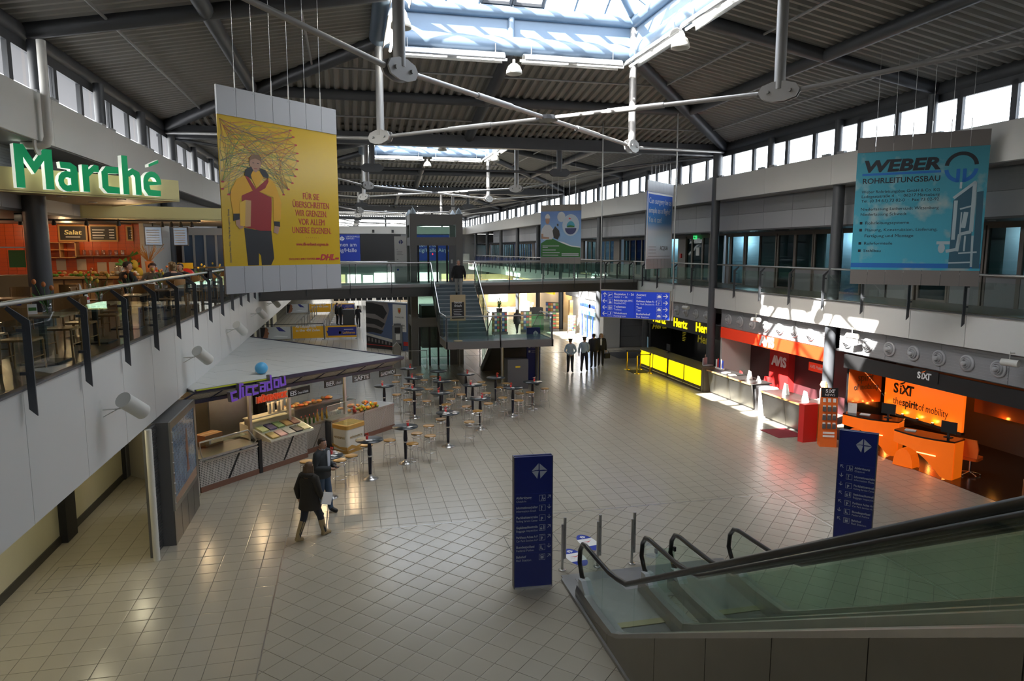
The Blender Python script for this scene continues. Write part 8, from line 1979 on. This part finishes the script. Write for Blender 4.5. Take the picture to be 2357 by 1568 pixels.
# man on the stairs
person('man in black jacket and grey trousers coming down the stairs', (5.25, 34.22, 3.91), math.radians(-8), 1.80, {'al': (.10, -.17, .03), 'kl': (.10, -.22, .47), 'tl': (.11, -.33, -.03), 'ar': (-.10, .16, .16), 'kr': (-.10, .04, .56), 'tr': (-.11, .0, .11), 'el': (.29, .05, 1.14), 'wl': (.30, -.12, .93), 'er': (-.28, .05, 1.14), 'wr': (-.31, -.06, .90)}, M_fabricb, M_trg, M_black, 'short', M_hairg, jacket=M_fabricb)
# two officers, two people in suits
cap_m = mat('cap_dark', (.015, .017, .022), .6)
def cap(t, h, turn=0):
    s = h / 1.75; M0 = Matrix.Translation(V(0, -.027, 1.645) * s) @ Matrix.Rotation(turn, 4, 'Z') @ Matrix.Scale(s, 4)
    b = MB(); b.lathe([(.09, .05), (.095, .075), (.125, .105), (.118, .125), (0, .132)], (0, 0, 0), 14, M=M0); b.prism([(-.07, -.09), (.07, -.09), (.05, -.15), (-.05, -.15)], M0 @ V(0, 0, .05), M0.to_3x3() @ V(1, 0, 0), M0.to_3x3() @ V(0, 1, 0), M0.to_3x3() @ V(0, 0, .008)); b.build('cap', cap_m, t)
t, J = person('officer in pale blue shirt and cap with hands behind his back, left one of the pair', (10.82, 33.4, 0), math.radians(165), 1.72, {'el': (.29, .13, 1.15), 'wl': (.07, .17, .98), 'er': (-.29, .13, 1.15), 'wr': (-.05, .18, .95), 'al': (.12, .06, .085), 'tl': (.15, -.1, .035), 'ar': (-.11, .0, .085), 'tr': (-.16, -.15, .035)}, M_shb, M_trn, M_black, 'short', M_hair, belly=1.08); cap(t, 1.72)
t, J = person('officer in pale blue shirt and cap walking with one arm hanging, right one of the pair', (11.6, 33.5, 0), math.radians(150), 1.78, {'al': (.10, .22, .12), 'kl': (.10, .03, .5), 'tl': (.11, .07, .04), 'ar': (-.1, -.2, .085), 'kr': (-.1, -.14, .5), 'tr': (-.11, -.37, .035), 'el': (.26, .06, 1.14), 'wl': (.27, .0, .9), 'er': (-.24, -.02, 1.15), 'wr': (-.12, -.16, 1.0)}, M_shb, M_trn, M_black, 'short', M_hair); cap(t, 1.78)
person('man in a dark suit standing with his back turned beside the officers', (12.5, 34.6, 0), math.radians(175), 1.80, None, M_trn, M_trn, M_black, 'short', M_hair, jacket=M_trn)
t, J = person('woman in a dark suit with a black handbag facing the others', (13.1, 35.1, 0), math.radians(-20), 1.74, {'wl': (.27, -.03, .86)}, M_fabricb, M_fabricb, M_black, 'long', M_hairl, jacket=M_fabricb, shirt=M_paper)
hbg = thing('handbag', 'black handbag held by the woman in the dark suit', 'bag', (13.42, 35.0, .40), .2); MB().rbox(-.17, -.06, 0, .17, .06, .27, .04).build('body', M_fabricb, hbg); MB().path([(-.1, 0, .26), (-.07, 0, .40), (.07, 0, .40), (.1, 0, .26)], .012, 6).build('handle', M_fabricb, hbg)
# seated guests
def seated(label, loc, rz, **kw):
    P = {'pel': (0, .05, .50), 'wai': (0, .06, .64), 'che': (0, .04, .85), 'nb': (0, .0, 1.02), 'nk': (0, -.03, 1.10), 'hl': (.10, .0, .50), 'hr': (-.10, .0, .50), 'kl': (.13, -.42, .50), 'kr': (-.13, -.42, .50), 'al': (.13, -.40, .09), 'ar': (-.13, -.40, .09), 'tl': (.14, -.56, .035), 'tr': (-.14, -.56, .035), 'sl': (.185, .0, .97), 'sr': (-.185, .0, .97), 'el': (.26, -.10, .74), 'er': (-.26, -.10, .74), 'wl': (.14, -.34, .80), 'wr': (-.14, -.34, .80)}
    P.update(kw.pop('pose', {})); return person(label, loc, rz, kw.pop('h', 1.80), P, **kw)
seated('man in black suit with white collar seated at the restaurant table, back turned', (-5.87, 20.74, Z0 + .0), PI * .75 , h=1.86, top=M_fabricb, pants=M_fabricb, hair='short', hairm=M_hair, jacket=M_fabricb, shirt=M_paper, head_turn=-.6)
seated('person with dark curly hair and patterned grey scarf seated facing the viewer', (-5.55, 22.07, Z0), 0.1, h=1.74, top=mat('grey_knit', (.10, .085, .07), .9, var=.4, scale=18), pants=M_fabricb, hair='curly', hairm=mat('hair_red_brown', (.055, .022, .016), .6), jacket=MATS['grey_knit'])
seated('person with blond curly hair in navy top seated with back turned', (-4.7, 20.67, Z0), -PI * .8 - .0, h=1.80, top=M_trn, pants=M_fabricb, hair='curly', hairm=M_hairl, jacket=mat('navy_top', (.018, .02, .035), .8), head_turn=.3)
seated('person with dark hair tied back in black top smiling at the table', (-4.83, 22.2, Z0), -.3, h=1.76, top=M_fabricb, pants=M_fabricb, hair='bun', hairm=M_hair, jacket=M_fabricb)
# staff behind the counters, people in the distance
seated('person with dark hair and patterned top seated behind the yellow counter', (16.25, 29.3, .12), -1.7, h=1.72, top=mat('pattern_top', (.30, .22, .12), .8, var=.5, scale=20), pants=M_fabricb, hair='bun', hairm=M_hair)
person('person in white blouse behind the metal counter next to the brochure stand', (16.0, 20.75, 0), -1.9, 1.66, {'el': (.26, -.08, 1.15), 'wl': (.2, -.3, 1.1)}, M_paper, M_fabricb, M_black, 'long', M_hairl)
person('man in dark suit standing left at the check-in podium', (-1.1, 59.4, 0), math.radians(80), 1.85, None, M_fabricb, M_fabricb, M_black, 'short', M_hair, jacket=M_fabricb)
person('man in dark suit with pale shirt standing at the check-in podium', (-.82, 58.6, .05), math.radians(110), 1.78, {'wl': (.2, -.25, 1.05)}, M_shb, M_fabricb, M_black, 'short', M_hairg, jacket=M_fabricb)
person('person in dark vest and white sleeves walking right of the podium', (.57, 57.2, 0), math.radians(200), 1.76, {'er': (-.27, -.05, 1.2), 'wr': (-.33, -.2, 1.3), 'al': (.08, .12, .09), 'tl': (.09, -.04, .035)}, M_fabricb, M_fabricb, M_black, 'short', M_hair)
person('person in a black coat walking in the passage beyond the stairs', (12.1, 50.3, 0), math.radians(190), 1.78, {'al': (.06, .2, .12), 'kl': (.07, .02, .5), 'tl': (.07, .06, .04), 'ar': (-.07, -.18, .085), 'tr': (-.08, -.34, .035), 'kr': (-.08, -.12, .5)}, M_fabricb, M_fabricb, M_black, 'long', M_hair, jacket=M_fabricb, coat=True)
dg = bpy.context.evaluated_depsgraph_get(); dg.update()
for o, hb, J, E, s, mt in BODIES:
    me = bpy.data.meshes.new_from_object(o.evaluated_get(dg)); o.modifiers.clear()
    vs = [tuple(v.co) for v in me.vertices]; fs = [tuple(p.vertices) for p in me.polygons]; mi = []
    zone = {('pel', 'wai'): 1, ('wai', 'che'): 1, ('che', 'nb'): 1, ('nb', 'nk'): 0, ('nb', 'sl'): 1, ('nb', 'sr'): 1, ('sl', 'el'): 1, ('sr', 'er'): 1, ('el', 'wl'): 1, ('er', 'wr'): 1, ('pel', 'hl'): 2, ('pel', 'hr'): 2, ('hl', 'kl'): 2, ('hr', 'kr'): 2, ('kl', 'al'): 2, ('kr', 'ar'): 2, ('al', 'tl'): 3, ('ar', 'tr'): 3}
    segs = [(J[a], J[b] - J[a], zone[(a, b)]) for a, b in E]
    for p in me.polygons:
        c = p.center; best = 9; z = 1
        for a, d, zz in segs:
            u = max(0, min(1, (c - a).dot(d) / max(1e-6, d.length_squared))); r = (c - a - d * u).length
            if r < best: best = r; z = zz
        mi.append(z)
    k = len(vs); vs += hb.v; fs += [tuple(i + k for i in f) for f in hb.f]; mi += hb.m
    nm = bpy.data.meshes.new('body'); nm.from_pydata(vs, [], fs)
    for m in (mt['skin'], mt['top'], mt['pants'], mt['shoes'], mt['hairm'], M_paper, mat('lips', (.35, .10, .08), .5)): nm.materials.append(m)
    nm.polygons.foreach_set('material_index', mi); nm.polygons.foreach_set('use_smooth', [True] * len(fs)); nm.update()
    o.data = nm
# ---------------------------------------------------------------- lettering: fit widths, then turn every text into a plain mesh
bpy.context.view_layer.update()
for o, w in FITS:
    d = o.dimensions.x
    if d > 1e-4: o.scale.x = w / d
dg = bpy.context.evaluated_depsgraph_get()
dg.update()
for o in [o for o in bpy.data.objects if o.type == 'FONT']:
    me = bpy.data.meshes.new_from_object(o.evaluated_get(dg))
    n = bpy.data.objects.new('x', me); COL.objects.link(n)
    n.parent = o.parent; n.location = o.location; n.rotation_euler = o.rotation_euler; n.scale = o.scale
    nm = o.name; bpy.data.objects.remove(o); n.name = nm
